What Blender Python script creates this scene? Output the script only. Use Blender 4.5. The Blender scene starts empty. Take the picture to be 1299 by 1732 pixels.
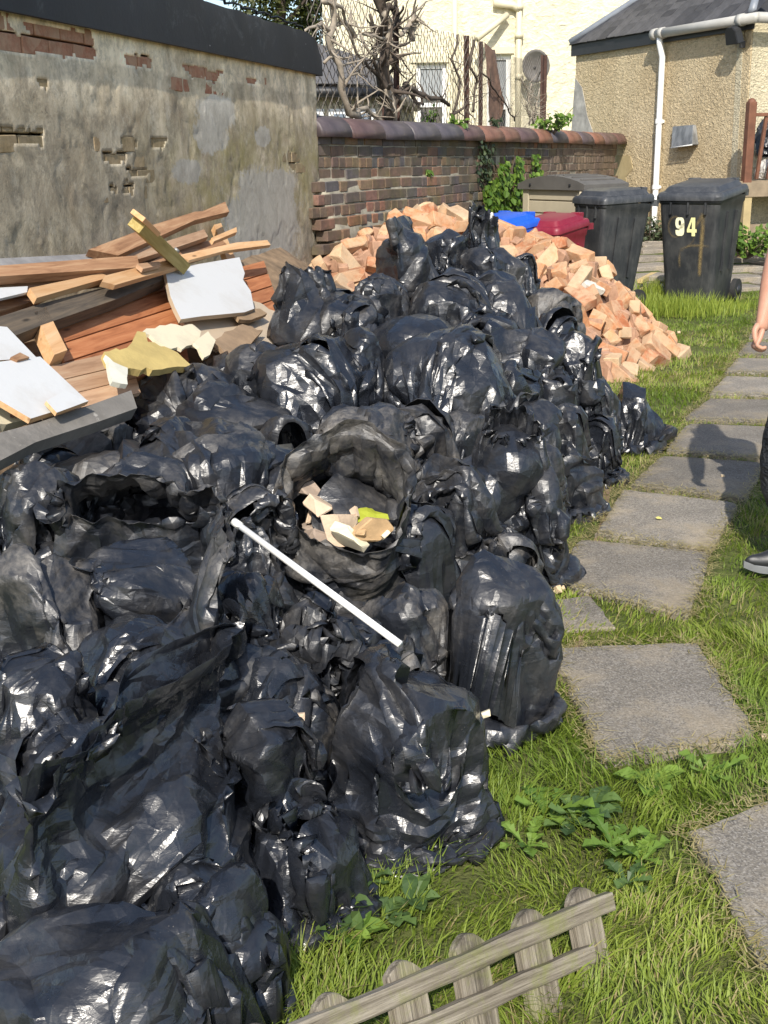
import bpy, bmesh, math, random
import numpy as np
from mathutils import Vector, Matrix, Euler, noise as mnoise
RND = random.Random(7)
NR = np.random.RandomState(11)
sc = bpy.context.scene
COL = sc.collection
# ------------------------------------------------------------------ camera
FPX, CX, CY = 1960.0, 649.5, 866.0          # focal length and centre, in pixels of the photograph
PITCH, ROLL, EYE = math.radians(17.2), math.radians(1.1), 1.55
F_ = Vector((0, math.cos(PITCH), -math.sin(PITCH)))
R0 = Vector((1, 0, 0)); U0 = Vector((0, math.sin(PITCH), math.cos(PITCH)))
R_ = R0*math.cos(ROLL) - U0*math.sin(ROLL)
U_ = U0*math.cos(ROLL) + R0*math.sin(ROLL)
cam = bpy.data.objects.new('camera', bpy.data.cameras.new('camera')); COL.objects.link(cam)
cam.matrix_world = Matrix(((R_.x, U_.x, -F_.x, 0), (R_.y, U_.y, -F_.y, 0), (R_.z, U_.z, -F_.z, EYE), (0, 0, 0, 1)))
cam.data.sensor_fit = 'VERTICAL'; cam.data.sensor_height = 24.0
cam.data.lens = FPX/1732*24.0
cam.data.clip_start = 0.05; cam.data.clip_end = 1500
sc.camera = cam
# ------------------------------------------------------------------ sky and sun
SUN_EL, SUN_TX, SUN_TY = math.radians(41), 0.08, 0.9968      # where the sunlight travels to
w = bpy.data.worlds.new('World'); sc.world = w; w.use_nodes = True
nt = w.node_tree; bgn = nt.nodes['Background']
sky = nt.nodes.new('ShaderNodeTexSky'); sky.sky_type = 'NISHITA'; sky.sun_disc = False
sky.sun_elevation = SUN_EL
sky.sun_rotation = math.atan2(-SUN_TX, -SUN_TY)
sky.air_density = 1.0; sky.dust_density = 1.2; sky.ozone_density = 1.0
nt.links.new(sky.outputs[0], bgn.inputs[0]); bgn.inputs[1].default_value = 0.15
sun = bpy.data.objects.new('sun', bpy.data.lights.new('sun', 'SUN')); COL.objects.link(sun)
sun.data.energy = 4.4; sun.data.angle = math.radians(0.6); sun.data.color = (1.0, 0.94, 0.84)
sl = Vector((SUN_TX*math.cos(SUN_EL), SUN_TY*math.cos(SUN_EL), -math.sin(SUN_EL)))
sun.rotation_euler = sl.to_track_quat('-Z', 'Y').to_euler()
sc.view_settings.view_transform = 'Standard'; sc.view_settings.look = 'None'
sc.view_settings.exposure = 0.45; sc.view_settings.gamma = 1.0
sc.view_settings.use_curve_mapping = False
sc.cycles.max_bounces = 6; sc.cycles.diffuse_bounces = 3; sc.cycles.glossy_bounces = 3
# ------------------------------------------------------------------ rays of the photograph
def ray(px, py): return F_ + R_*((px-CX)/FPX) - U_*((py-CY)/FPX)
def PS(px, py, s): return Vector((0, 0, EYE)) + ray(px, py)*s           # at depth s
def PZ(px, py, z=0.0):                                                   # on a level plane
    d = ray(px, py); return Vector((0, 0, EYE)) + d*((z-EYE)/d.z)
def PP(px, py, p0, n):                                                   # on any plane
    d = ray(px, py); o = Vector((0, 0, EYE)); return o + d*((p0-o).dot(n)/d.dot(n))
# ------------------------------------------------------------------ object helpers
def tag(o, label=None, cat=None, group=None, kind=None):
    if label: o['label'] = label
    if cat: o['category'] = cat
    if group: o['group'] = group
    if kind: o['kind'] = kind
    return o
def empty(name, loc=(0, 0, 0), rz=0.0):
    o = bpy.data.objects.new(name, None); COL.objects.link(o); o.location = loc
    o.rotation_euler = (0, 0, rz); o.empty_display_size = 0.05; return o
def link(name, me, mat=None, parent=None, mw=None):
    o = bpy.data.objects.new(name, me); COL.objects.link(o)
    if mat is not None and len(me.materials) == 0: me.materials.append(mat)
    if parent is not None: o.parent = parent
    if mw is not None: o.matrix_basis = mw
    return o
def mesh_np(name, V, Fq, smooth=False, mat=None, col=None, colname='tint'):
    me = bpy.data.meshes.new(name)
    V = np.asarray(V, np.float32).reshape(-1, 3); Fq = np.asarray(Fq, np.int32)
    k = Fq.shape[1]
    me.vertices.add(len(V)); me.vertices.foreach_set('co', V.ravel())
    me.loops.add(Fq.size); me.loops.foreach_set('vertex_index', Fq.ravel())
    me.polygons.add(len(Fq)); me.polygons.foreach_set('loop_start', np.arange(0, Fq.size, k, dtype=np.int32))
    me.polygons.foreach_set('use_smooth', np.full(len(Fq), bool(smooth)))
    me.update(calc_edges=True)
    if col is not None:
        a = me.color_attributes.new(colname, 'FLOAT_COLOR', 'POINT')
        c = np.ones((len(V), 4), np.float32); c[:, :3] = col; a.data.foreach_set('color', c.ravel())
    if mat: me.materials.append(mat)
    return me
def bm_mesh(name, bm, smooth=False, mat=None):
    bmesh.ops.recalc_face_normals(bm, faces=bm.faces[:])
    me = bpy.data.meshes.new(name); bm.to_mesh(me); bm.free()
    if smooth:
        me.polygons.foreach_set('use_smooth', np.ones(len(me.polygons), bool))
    if mat: me.materials.append(mat)
    return me
def add_box(bm, c, h, m=None, bev=0.0):
    """box of half sizes h about c, optional 3x3/4x4 matrix m applied afterwards"""
    b2 = bmesh.new(); bmesh.ops.create_cube(b2, size=2.0)
    for v in b2.verts: v.co = Vector((v.co.x*h[0], v.co.y*h[1], v.co.z*h[2]))
    if bev: bmesh.ops.bevel(b2, geom=b2.edges[:], offset=bev, segments=2, affect='EDGES', profile=0.6)
    for v in b2.verts:
        v.co = v.co + Vector(c)
        if m is not None: v.co = m @ v.co
    t = bpy.data.meshes.new('t'); b2.to_mesh(t); b2.free(); bm.from_mesh(t); bpy.data.meshes.remove(t)
def box_me(name, h, bev=0.0, mat=None, c=(0, 0, 0), m=None):
    bm = bmesh.new(); add_box(bm, c, h, m, bev); return bm_mesh(name, bm, False, mat)
def add_tube(bm, pts, rad, n=8, cap=True, squash=None):
    """tube along pts; rad is a number or a list"""
    pts = [Vector(p) for p in pts]
    if not hasattr(rad, '__len__'): rad = [rad]*len(pts)
    rings = []; up = None
    for i, p in enumerate(pts):
        a = pts[max(i-1, 0)]; b = pts[min(i+1, len(pts)-1)]; t = (b-a)
        t = t.normalized() if t.length > 1e-9 else Vector((0, 0, 1))
        if up is None:
            up = Vector((0, 0, 1)) if abs(t.z) < 0.9 else Vector((1, 0, 0))
        x = up.cross(t); x = x.normalized() if x.length > 1e-6 else Vector((1, 0, 0)); y = t.cross(x); up = y
        rings.append([bm.verts.new(p + (x*math.cos(6.28318*k/n) + y*math.sin(6.28318*k/n))*rad[i]) for k in range(n)])
    for i in range(len(rings)-1):
        for k in range(n):
            bm.faces.new((rings[i][k], rings[i][(k+1) % n], rings[i+1][(k+1) % n], rings[i+1][k]))
    if cap:
        bm.faces.new(rings[0][::-1]); bm.faces.new(rings[-1])
def tube_me(name, pts, rad, n=8, mat=None, smooth=True):
    bm = bmesh.new(); add_tube(bm, pts, rad, n); return bm_mesh(name, bm, smooth, mat)
def add_prism(bm, poly, z0, z1, m=None):
    """poly: 2-D outline (ccw), extruded from z0 to z1"""
    lo = [bm.verts.new((x, y, z0)) for x, y in poly]; hi = [bm.verts.new((x, y, z1)) for x, y in poly]
    n = len(poly)
    bm.faces.new(lo[::-1]); bm.faces.new(hi)
    for i in range(n): bm.faces.new((lo[i], lo[(i+1) % n], hi[(i+1) % n], hi[i]))
    if m is not None:
        for v in lo+hi: v.co = m @ v.co
def frame_m(o, x, y, z=None):
    """matrix with origin o and axes x (kept), y (made square)"""
    x = Vector(x).normalized(); y = Vector(y); y = (y - x*y.dot(x)).normalized(); z = x.cross(y)
    return Matrix(((x.x, y.x, z.x, o[0]), (x.y, y.y, z.y, o[1]), (x.z, y.z, z.z, o[2]), (0, 0, 0, 1)))
# ------------------------------------------------------------------ material helpers
class NT:
    def __init__(s, name):
        s.m = bpy.data.materials.new(name); s.m.use_nodes = True; s.t = s.m.node_tree
        s.b = s.t.nodes['Principled BSDF']; s.out = s.t.nodes['Material Output']; s._tc = None
    def n(s, ty, **kw):
        nd = s.t.nodes.new(ty)
        for k, v in kw.items():
            if k.startswith('i_'): nd.inputs[int(k[2:])].default_value = v
            else: setattr(nd, k, v)
        return nd
    def l(s, a, b): s.t.links.new(a, b)
    def co(s, which='Object', scale=(1, 1, 1), rot=(0, 0, 0)):
        if s._tc is None: s._tc = s.n('ShaderNodeTexCoord')
        mp = s.n('ShaderNodeMapping'); mp.inputs['Scale'].default_value = scale; mp.inputs['Rotation'].default_value = rot
        s.l(s._tc.outputs[which], mp.inputs[0]); return mp.outputs[0]
    def noise(s, co, scale, detail=4, rough=0.6, dist=0.0, out=0):
        nd = s.n('ShaderNodeTexNoise'); nd.inputs['Scale'].default_value = scale
        nd.inputs['Detail'].default_value = detail; nd.inputs['Roughness'].default_value = rough
        nd.inputs['Distortion'].default_value = dist; s.l(co, nd.inputs['Vector']); return nd.outputs[out]
    def vor(s, co, scale, feature='F1', out='Distance', rnd=1.0):
        nd = s.n('ShaderNodeTexVoronoi', feature=feature); nd.inputs['Scale'].default_value = scale
        nd.inputs['Randomness'].default_value = rnd; s.l(co, nd.inputs['Vector']); return nd.outputs[out]
    def ramp(s, fac, stops, interp='LINEAR'):
        nd = s.n('ShaderNodeValToRGB'); cr = nd.color_ramp; cr.interpolation = interp
        while len(cr.elements) < len(stops): cr.elements.new(0.5)
        for e, (p, c) in zip(cr.elements, stops):
            e.position = p; e.color = (c, c, c, 1) if not hasattr(c, '__len__') else (*c[:3], 1)
        s.l(fac, nd.inputs[0]); return nd.outputs[0]
    def mix(s, fac, a, b, mode='MIX'):
        nd = s.n('ShaderNodeMix', data_type='RGBA', blend_type=mode)
        for v, i in ((fac, 0), (a, 6), (b, 7)):
            if hasattr(v, 'is_output'): s.l(v, nd.inputs[i])
            else: nd.inputs[i].default_value = v if i == 0 else (*v[:3], 1)
        return nd.outputs[2]
    def math(s, op, a, b=0.0, clamp=False):
        nd = s.n('ShaderNodeMath', operation=op, use_clamp=clamp)
        for v, i in ((a, 0), (b, 1)):
            if hasattr(v, 'is_output'): s.l(v, nd.inputs[i])
            else: nd.inputs[i].default_value = v
        return nd.outputs[0]
    def bump(s, h, strength=0.5, dist=0.01, prev=None):
        nd = s.n('ShaderNodeBump'); nd.inputs['Strength'].default_value = strength; nd.inputs['Distance'].default_value = dist
        s.l(h, nd.inputs['Height'])
        if prev is not None: s.l(prev, nd.inputs['Normal'])
        return nd.outputs[0]
    def attr(s, name):
        return s.n('ShaderNodeAttribute', attribute_name=name).outputs['Color']
    def rnd(s): return s.n('ShaderNodeObjectInfo').outputs['Random']
    def setc(s, c):
        if hasattr(c, 'is_output'): s.l(c, s.b.inputs['Base Color'])
        else: s.b.inputs['Base Color'].default_value = (*c[:3], 1)
    def fin(s, rough=0.8, spec=None, normal=None, metal=None):
        if hasattr(rough, 'is_output'): s.l(rough, s.b.inputs['Roughness'])
        else: s.b.inputs['Roughness'].default_value = rough
        if spec is not None:
            if hasattr(spec, 'is_output'): s.l(spec, s.b.inputs['Specular IOR Level'])
            else: s.b.inputs['Specular IOR Level'].default_value = spec
        if metal is not None: s.b.inputs['Metallic'].default_value = metal
        if normal is not None: s.l(normal, s.b.inputs['Normal'])
        return s.m
def plain(name, c, rough=0.7, var=0.25, scale=8, spec=None, bump=0.0, bs=60):
    t = NT(name); co = t.co()
    n1 = t.noise(co, scale, 5, 0.65)
    k = t.ramp(n1, [(0.3, 1-var), (0.7, 1+var*0.6)])
    t.setc(t.mix(1.0, c, k, 'MULTIPLY'))
    nm = t.bump(t.noise(co, bs, 4), bump, 0.004) if bump else None
    return t.fin(rough, spec, nm)
# ================================================================== the black bags: thin film draped by position based dynamics
def mat_bag(name, dust, rough=0.30, base=(0.012, 0.014, 0.019)):
    t = NT(name); co = t.co('Object')
    d1 = t.noise(co, 5.0, 6, 0.65, 0.6); d2 = t.noise(co, 38, 5, 0.75, 0.3)
    a = t.ramp(d1, [(0.44, 0.0), (0.72, 1.0)]); b = t.ramp(d2, [(0.35, 0.25), (0.68, 1.0)])
    rn = t.rnd()
    f = t.math('MULTIPLY', t.math('MULTIPLY', a, b), t.math('ADD', t.math('MULTIPLY', rn, dust), dust*0.35), True)
    c = t.mix(f, base, (0.30, 0.27, 0.23))
    sp = t.vor(t.co('Object'), 95, 'F1'); spk = t.ramp(sp, [(0.06, 1.0), (0.13, 0.0)])
    spn = t.ramp(t.noise(co, 7, 3), [(0.5, 0.0), (0.62, 1.0)])
    c = t.mix(t.math('MULTIPLY', t.math('MULTIPLY', spk, spn), 0.30), c, (0.34, 0.30, 0.25))
    t.setc(c)
    r = t.math('ADD', t.math('MULTIPLY', f, 0.55), t.ramp(d1, [(0.3, rough-0.05), (0.7, rough+0.10)]), True)
    w1 = t.noise(t.co('Object', (1, 1, 1)), 11, 3, 0.5, 0.8)
    w2 = t.vor(t.mix(0.12, t.co('Object'), t.noise(co, 6, 2, 0.5, 0, 1)), 17, 'DISTANCE_TO_EDGE')
    w2 = t.ramp(w2, [(0.0, 1.0), (0.08, 0.35), (0.30, 0.0)])
    w3 = t.noise(t.co('Object', (1, 1, 3.2)), 30, 3, 0.55, 1.2)
    w3 = t.math('ABSOLUTE', t.math('SUBTRACT', w3, 0.5))
    gg = t.n('ShaderNodeNewGeometry'); n = None
    m1 = t.n('ShaderNodeMix', data_type='VECTOR'); m1.inputs[0].default_value = 0.60; t.l(gg.outputs['Normal'], m1.inputs[4]); t.l(gg.outputs['True Normal'], m1.inputs[5])
    m2 = t.n('ShaderNodeVectorMath', operation='NORMALIZE'); t.l(m1.outputs[1], m2.inputs[0]); n = m2.outputs[0]
    for sc_, rot_, st_, amp_ in ((10.0, (0.6, 0.3, 0.2), (1.3, 1.3, 0.25), 0.16), (22.0, (0.2, 0.9, 0.5), (1.2, 0.22, 1.2), 0.16), (48.0, (0.9, 0.1, 1.2), (0.2, 1.2, 1.2), 0.13)):
        vc = t.vor(t.mix(0.04, t.co('Object', st_, rot_), t.noise(co, 5, 2, 0.5, 0, 1)), sc_, 'F1', 'Color')
        a1 = t.n('ShaderNodeVectorMath', operation='SUBTRACT'); t.l(vc, a1.inputs[0]); a1.inputs[1].default_value = (0.5, 0.5, 0.5)
        a2 = t.n('ShaderNodeVectorMath', operation='SCALE'); t.l(a1.outputs[0], a2.inputs[0]); a2.inputs['Scale'].default_value = amp_
        a3 = t.n('ShaderNodeVectorMath', operation='ADD'); t.l(a2.outputs[0], a3.inputs[0]); t.l(n, a3.inputs[1])
        a4 = t.n('ShaderNodeVectorMath', operation='NORMALIZE'); t.l(a3.outputs[0], a4.inputs[0]); n = a4.outputs[0]
    n = t.bump(w3, 0.22, 0.006, n); n = t.bump(w2, 0.16, 0.004, n)
    return t.fin(r, 0.66, n)
BAGM = [mat_bag('bag_film', 0.30), mat_bag('bag_film_dusty', 0.75, 0.38), mat_bag('bag_film_glossy', 0.12, 0.26)]

# px, py, depth s, content width px, content height px, lean (x, toward camera), top kind, top direction, length, girth, material, label
# kinds: 'flop' loose top falling over to (dx,dy), 'tie' gathered neck, 'open' mouth held open facing (dx,dy,dz), 'flat' sheet-like bag lying
BAGS = []
def bag(px, py, s, wp, hp, lean=(0, 0), top='flop', d=(0.3, -0.2, 0.6), L=1.0, g=1.14, m=0, depth=0.9, mouth=0.8, label=None, yaw=0.0, tl=0.35, **kw):
    BAGS.append(dict(px=px, py=py, s=s, w=wp, h=hp, lean=lean, top=top, d=d, L=L, g=g, m=m, depth=depth, mouth=mouth, label=label, yaw=yaw, tl=tl, **kw))
# ---- nearest ground bags
bag(688, 1235, 2.70, 268, 210, (0.05, -0.05), 'flop', (-0.8, -0.25, 0.30), m=2, g=1.10, tl=0.22, rib=1.35, low=0.17, label='plump upright black bag with ribbed horizontal creases, nearest to the pickets on the grass')
bag(240, 1385, 2.40, 430, 300, (0.05, 0.1), 'flop', (0.25, -0.1, 0.9), m=2, g=1.10, tl=0.40, L=1.0, stand=0.03, label='huge glossy black bag with water drops and a tall twisted neck, lower left')
bag(455, 1290, 2.50, 165, 250, (-0.15, 0), 'flop', (0.1, -0.2, 0.4), m=2, g=1.18, tl=0.25, label='blue sheened bag wedged between the huge twisted neck bag and the ribbed bag')
bag(520, 1440, 2.45, 170, 170, (0.35, 0.2), 'flop', (-0.8, 0, 0.2), m=2, g=1.18, tl=0.2, label='small low bag resting on the weeds below the ribbed bag')
bag(200, 1665, 1.95, 470, 250, (0.1, 0.15), 'flop', (0.8, -0.35, 0.55), m=2, g=1.22, tl=0.50, depth=0.6, cr=1.3, label='wide smooth bag with a straight open hem, at the bottom left corner')
bag(415, 1640, 2.15, 130, 170, (0.1, 0.1), 'flop', (0.1, -0.3, 0.4), m=2, tl=0.15, label='small bag half hidden behind the hem of the bottom corner bag')
bag(850, 1085, 3.22, 165, 280, (-0.12, -0.05), 'flop', (-0.35, -0.6, 0.45), m=0, g=1.14, tl=0.42, L=1.0, wo=0.85, depth=0.7, label='tall upright bag with a long folded collar, beside the first whole slab')
bag(60, 1180, 2.55, 210, 210, (-0.2, 0.1), 'flop', (0.5, -0.5, 0.5), m=2, g=1.35, tl=0.5, label='strongly crumpled shiny bag at the left edge, above the huge twisted neck bag')
bag(85, 1010, 3.0, 215, 165, (0.1, 0.1), 'flop', (-0.5, -0.4, 0.5), m=1, g=1.16, tl=0.3, label='round full bag at the left edge with a dusty right side')
bag(225, 1125, 2.85, 180, 110, (0, 0), 'flop', (0.4, -0.4, 0.3), m=2, tl=0.25, label='flat bluish bag lying low between the round dusty bag and the tall dusty flap')
bag(350, 1085, 2.72, 150, 170, (-0.1, -0.1), 'flop', (0.55, 0.1, 0.8), m=1, g=1.2, tl=0.5, L=1.0, stand=0.04, label='bag with a tall pale dusty flap standing up, left of the white rod')
bag(425, 1020, 3.0, 130, 150, (0.1, 0), 'flop', (-0.3, -0.2, 0.3), m=2, tl=0.2, label='smooth bag with water drops, just left of the middle of the white rod')
bag(535, 1080, 2.98, 135, 190, (0.1, 0), 'flop', (0.0, -0.5, 0.5), m=1, g=1.3, tl=0.3, label='dull creased bag crossed by the lower half of the white rod')
bag(690, 1035, 3.2, 130, 110, (0, 0), 'flop', (-0.3, -0.5, 0.4), m=1, g=1.25, tl=0.3, label='dull bag with a curled hem under the open bag of rubble')
bag(630, 1130, 3.0, 170, 120, (0, 0), 'flop', (0.5, -0.4, 0.4), m=1, g=1.2, tl=0.3, label='low bag behind the ribbed bag, at the lower end of the white rod')
bag(520, 1220, 2.8, 130, 140, (0, 0), 'flop', (0, -0.4, 0.4), m=1, tl=0.2)
# ---- middle left
bag(45, 850, 3.5, 150, 150, (0.1, 0), 'flop', (0.4, -0.5, 0.4), m=0, g=1.2, tl=0.4, label='bag at the left edge with a long hem falling right, above the round dusty bag')
bag(240, 985, 3.1, 190, 110, (0, 0.1), 'flop', (0.1, -0.6, 0.2), m=0, g=1.2, tl=0.2, label='bag sticking out below the wide gaping mouth')
bag(240, 880, 3.5, 255, 110, (0, 0.9), 'open', (0.05, -0.95, 0.25), m=1, g=1.12, mouth=1.0, sq=0.30, tl=0.2, label='bag lying with a wide dark gaping mouth towards the camera')
bag(200, 800, 3.9, 280, 70, (0, 0), 'flop', (0.3, -0.4, 0.3), m=1, g=1.35, tl=0.4, label='bunched up bag top lying behind the wide gaping mouth')
bag(150, 735, 4.3, 190, 55, (0, 0), 'flop', (-0.3, -0.3, 0.3), m=1, g=1.4, tl=0.4, label='flat crumpled bag lying against the dark board at the left')
bag(340, 775, 3.95, 260, 125, (0.1, 0.1), 'flop', (-0.5, -0.3, 0.3), m=0, g=1.16, tl=0.35, label='broad bag with soft dents in the middle of the left side')
bag(310, 655, 4.8, 190, 85, (0, 0.1), 'flop', (-0.5, -0.3, 0.5), m=0, g=1.3, tl=0.4, label='bag with a flat square corner lying against the broken boards')
bag(400, 632, 5.15, 140, 60, (0.2, 0), 'flop', (-0.6, -0.1, 0.3), m=0, g=1.25, tl=0.3, label='low bag touching the crumbled plasterboard')
bag(380, 690, 4.6, 140, 70, (0.2, 0), 'flop', (0.5, -0.4, 0.3), m=1, g=1.3, tl=0.3)
bag(420, 885, 3.45, 130, 150, (0.2, 0), 'flop', (0.2, -0.3, 0.5), m=0, g=1.2, tl=0.2, label='taut bag under the upper end of the white rod')
bag(485, 735, 4.3, 120, 80, (0, 0), 'flop', (0.1, -0.4, 0.5), m=0, g=1.5, tl=0.45, label='tightly scrunched bag behind the open bag of rubble, on its left')
# ---- hero open bag and neighbours
bag(590, 885, 3.70, 212, 200, (0.0, 0.9), 'open', (0.05, -0.80, 0.50), m=1, g=1.12, mouth=1.0, sq=0.95, tl=0.12, label='open bag showing broken plaster and a yellow green sheet inside')
bag(690, 940, 3.75, 150, 190, (0.1, 0), 'flop', (0.2, -0.4, 0.4), m=0, g=1.25, tl=0.25)
bag(765, 840, 3.95, 150, 160, (0, 0), 'flop', (-0.3, -0.6, 0.4), m=0, g=1.25, tl=0.35, label='bag with fine vertical creases right of the open bag of rubble')
bag(845, 815, 4.25, 120, 120, (0.15, 0), 'open', (0.15, -0.5, 0.6), m=0, g=1.25, mouth=0.6, tl=0.3, label='small bag with a narrow open mouth showing brown board inside')
bag(905, 880, 4.3, 110, 190, (0.1, 0.1), 'flop', (-0.6, -0.3, 0.5), m=0, g=1.2, tl=0.3, label='ribbed bag standing next to the spilled crumbs of plaster')
bag(860, 965, 3.9, 100, 130, (0, 0), 'flop', (0.1, -0.5, 0.4), m=1, tl=0.2, label='dusty bag spilling crumbs of plaster by the path')
bag(650, 735, 4.5, 110, 100, (0, 0), 'flop', (0.1, -0.3, 0.5), m=1, g=1.25, tl=0.25)
bag(715, 735, 4.6, 115, 110, (0, 0), 'flop', (-0.1, -0.3, 0.5), m=1, g=1.3, tl=0.3, label='pale dusty bag just behind the rim of the open bag of rubble')
bag(785, 745, 4.7, 110, 90, (0, 0), 'flop', (0.4, -0.3, 0.3), m=1, g=1.2, tl=0.25, label='round dull bag beneath the ball shaped bag of the second row')
bag(905, 790, 4.75, 85, 85, (0, 0), 'flop', (-0.3, -0.5, 0.4), m=0, g=1.2, tl=0.3, label='small hooded bag between the path edge stack and the narrow open mouth')
# ---- stack along the path
bag(965, 810, 5.15, 105, 85, (0, 0), 'flop', (0.1, -0.3, 0.3), m=0, g=1.2, tl=0.1, label='lowest tightly ribbed bag of the stack at the path edge')
bag(950, 735, 5.25, 95, 110, (0, 0), 'flop', (0.1, -0.3, 0.4), m=0, g=1.2, tl=0.2, label='bag on the tightly ribbed lowest bag at the path edge')
bag(1012, 755, 5.65, 82, 100, (0.1, 0), 'flop', (-0.2, -0.2, 0.4), m=2, g=1.2, tl=0.15, label='small shiny bag on the grass, third from the far end of the row')
bag(1072, 700, 6.25, 84, 105, (-0.45, 0), 'flop', (-0.6, 0, 0.5), m=2, g=1.25, tl=0.3, label='slumped triangular bag on the grass, farthest towards the bins')
bag(1005, 690, 5.95, 85, 100, (0, 0), 'flop', (-0.2, -0.4, 0.4), m=0, g=1.2, tl=0.25, label='bag leaning on the slumped triangular bag')
bag(935, 670, 5.5, 80, 100, (0.1, 0), 'flop', (-0.3, -0.4, 0.4), m=0, g=1.2, tl=0.2)
bag(870, 715, 5.0, 135, 90, (0, 0), 'flop', (0.2, -0.2, 0.4), m=0, g=1.15, tl=0.15, label='smooth pillow shaped bag right of the middle, below two others')
bag(860, 650, 5.25, 125, 85, (0, 0), 'flop', (0.2, -0.2, 0.4), m=2, g=1.15, tl=0.2, label='bag with fan shaped creases on the smooth pillow shaped bag')
bag(900, 600, 5.6, 110, 80, (0, 0), 'flop', (0.3, -0.2, 0.3), m=0, g=1.2, tl=0.25)
bag(975, 600, 5.9, 90, 70, (0.1, 0), 'flop', (0.6, -0.1, 0.6), m=2, g=1.3, tl=0.35, label='bag with a square boxy flap pointing at the brick heap')
# ---- second row
bag(760, 625, 4.95, 190, 130, (0, 0.1), 'flop', (0.45, -0.2, 0.65), m=2, g=1.16, tl=0.4, L=1.1, label='big ball shaped bag in the centre of the heap')
bag(530, 630, 4.75, 175, 140, (0, 0.1), 'flop', (-0.2, -0.3, 0.6), m=2, g=1.2, tl=0.3, label='big glossy bag left of centre with a pinched crest')
bag(608, 620, 4.95, 90, 120, (0.1, 0), 'flop', (-0.5, -0.2, 0.6), m=2, g=1.2, tl=0.3, label='narrow bag leaning on the right of the big pinched crest bag')
bag(650, 660, 5.0, 70, 80, (0, 0), 'flop', (0, -0.3, 0.5), m=0, tl=0.2)
bag(440, 640, 4.95, 110, 110, (0, 0), 'flop', (-0.3, -0.3, 0.4), m=0, tl=0.3)
# ---- upper rows
bag(515, 525, 5.5, 85, 85, (0, 0), 'flop', (0.02, 0.05, 1.0), m=0, g=1.1, tl=0.28, L=1.0, stand=0.03, wo=0.75, spin=0.6, label='bag with a stiff black neck standing straight up in front of the plaster wall')
bag(590, 545, 5.4, 110, 70, (0, 0), 'flop', (0.3, -0.2, 0.4), m=0, g=1.25, tl=0.25)
bag(635, 510, 5.7, 90, 70, (0, 0), 'flop', (0.1, -0.2, 0.6), m=0, g=1.25, tl=0.4, label='bag with an arched hem left of the highest bags')
bag(690, 592, 5.3, 95, 70, (0.1, 0.1), 'flop', (-0.3, -0.3, 0.5), m=0, g=1.2, tl=0.3, label='bag with a pointed dark cowl above the big ball shaped bag')
bag(755, 510, 5.75, 140, 90, (0.05, 0), 'flop', (-0.1, -0.5, 0.6), m=0, g=1.25, tl=0.4, label='broad bag with a hanging dark collar, under the rolled bag')
bag(835, 530, 5.9, 150, 120, (0.1, 0.1), 'flop', (0.2, -0.4, 0.4), m=0, g=1.15, tl=0.3, label='long smooth grey blue bag sloping down towards the brick heap')
bag(830, 455, 6.3, 110, 70, (0.1, 0), 'flop', (-0.3, -0.2, 0.4), m=0, g=1.15, tl=0.25)
bag(690, 440, 6.1, 95, 90, (-0.1, 0), 'flop', (-0.45, 0.1, 0.8), m=0, g=1.1, tl=0.25, stand=0.05, label='upright bag with a ragged open top, at the left of the highest three')
bag(765, 420, 6.3, 80, 55, (0, 0), 'flop', (0.4, -0.3, 0.5), m=2, g=1.3, tl=0.3, label='rolled up bag between the two highest bags')
bag(810, 405, 6.5, 65, 60, (0.1, 0), 'open', (0.55, -0.25, 0.8), m=2, g=1.3, mouth=0.9, tl=0.15, label='topmost bag with its black mouth turned to the bins')
bag(888, 452, 6.8, 50, 48, (0, 0), 'flop', (0.1, -0.3, 0.5), m=0, g=1.2, tl=0.2, label='small round bag against the near side of the brick heap')
bag(935, 520, 6.4, 85, 60, (0.1, 0), 'flop', (0.5, -0.4, 0.3), m=1, g=1.35, tl=0.4, label='dull scrunched bag pressed into the brick heap')
bag(940, 570, 6.05, 90, 70, (0, 0), 'flop', (0.2, -0.2, 0.4), m=0, g=1.2, tl=0.2)
bag(60, 790, 4.0, 150, 90, (0, 0), 'flop', (0.6, -0.3, 0.3), m=0, g=1.2, tl=0.3)
bag(440, 1180, 2.75, 150, 130, (0, 0), 'flop', (0.4, -0.3, 0.3), m=2, g=1.2, tl=0.3, label='low bluish bag with a pointed fold beside the tall dusty flap')
bag(345, 1530, 2.15, 170, 150, (0, 0), 'flop', (0.4, -0.3, 0.3), m=2, g=1.2, tl=0.2)
bag(120, 1480, 2.15, 200, 160, (0, 0), 'flop', (0.4, -0.3, 0.3), m=2, g=1.2, tl=0.2)
bag(10, 1400, 2.5, 160, 200, (0, 0), 'flop', (0.4, -0.3, 0.3), m=2, g=1.2, tl=0.2)
bag(-20, 1620, 2.1, 160, 200, (0, 0), 'flop', (0.4, -0.3, 0.3), m=2, g=1.2, tl=0.2)
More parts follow.
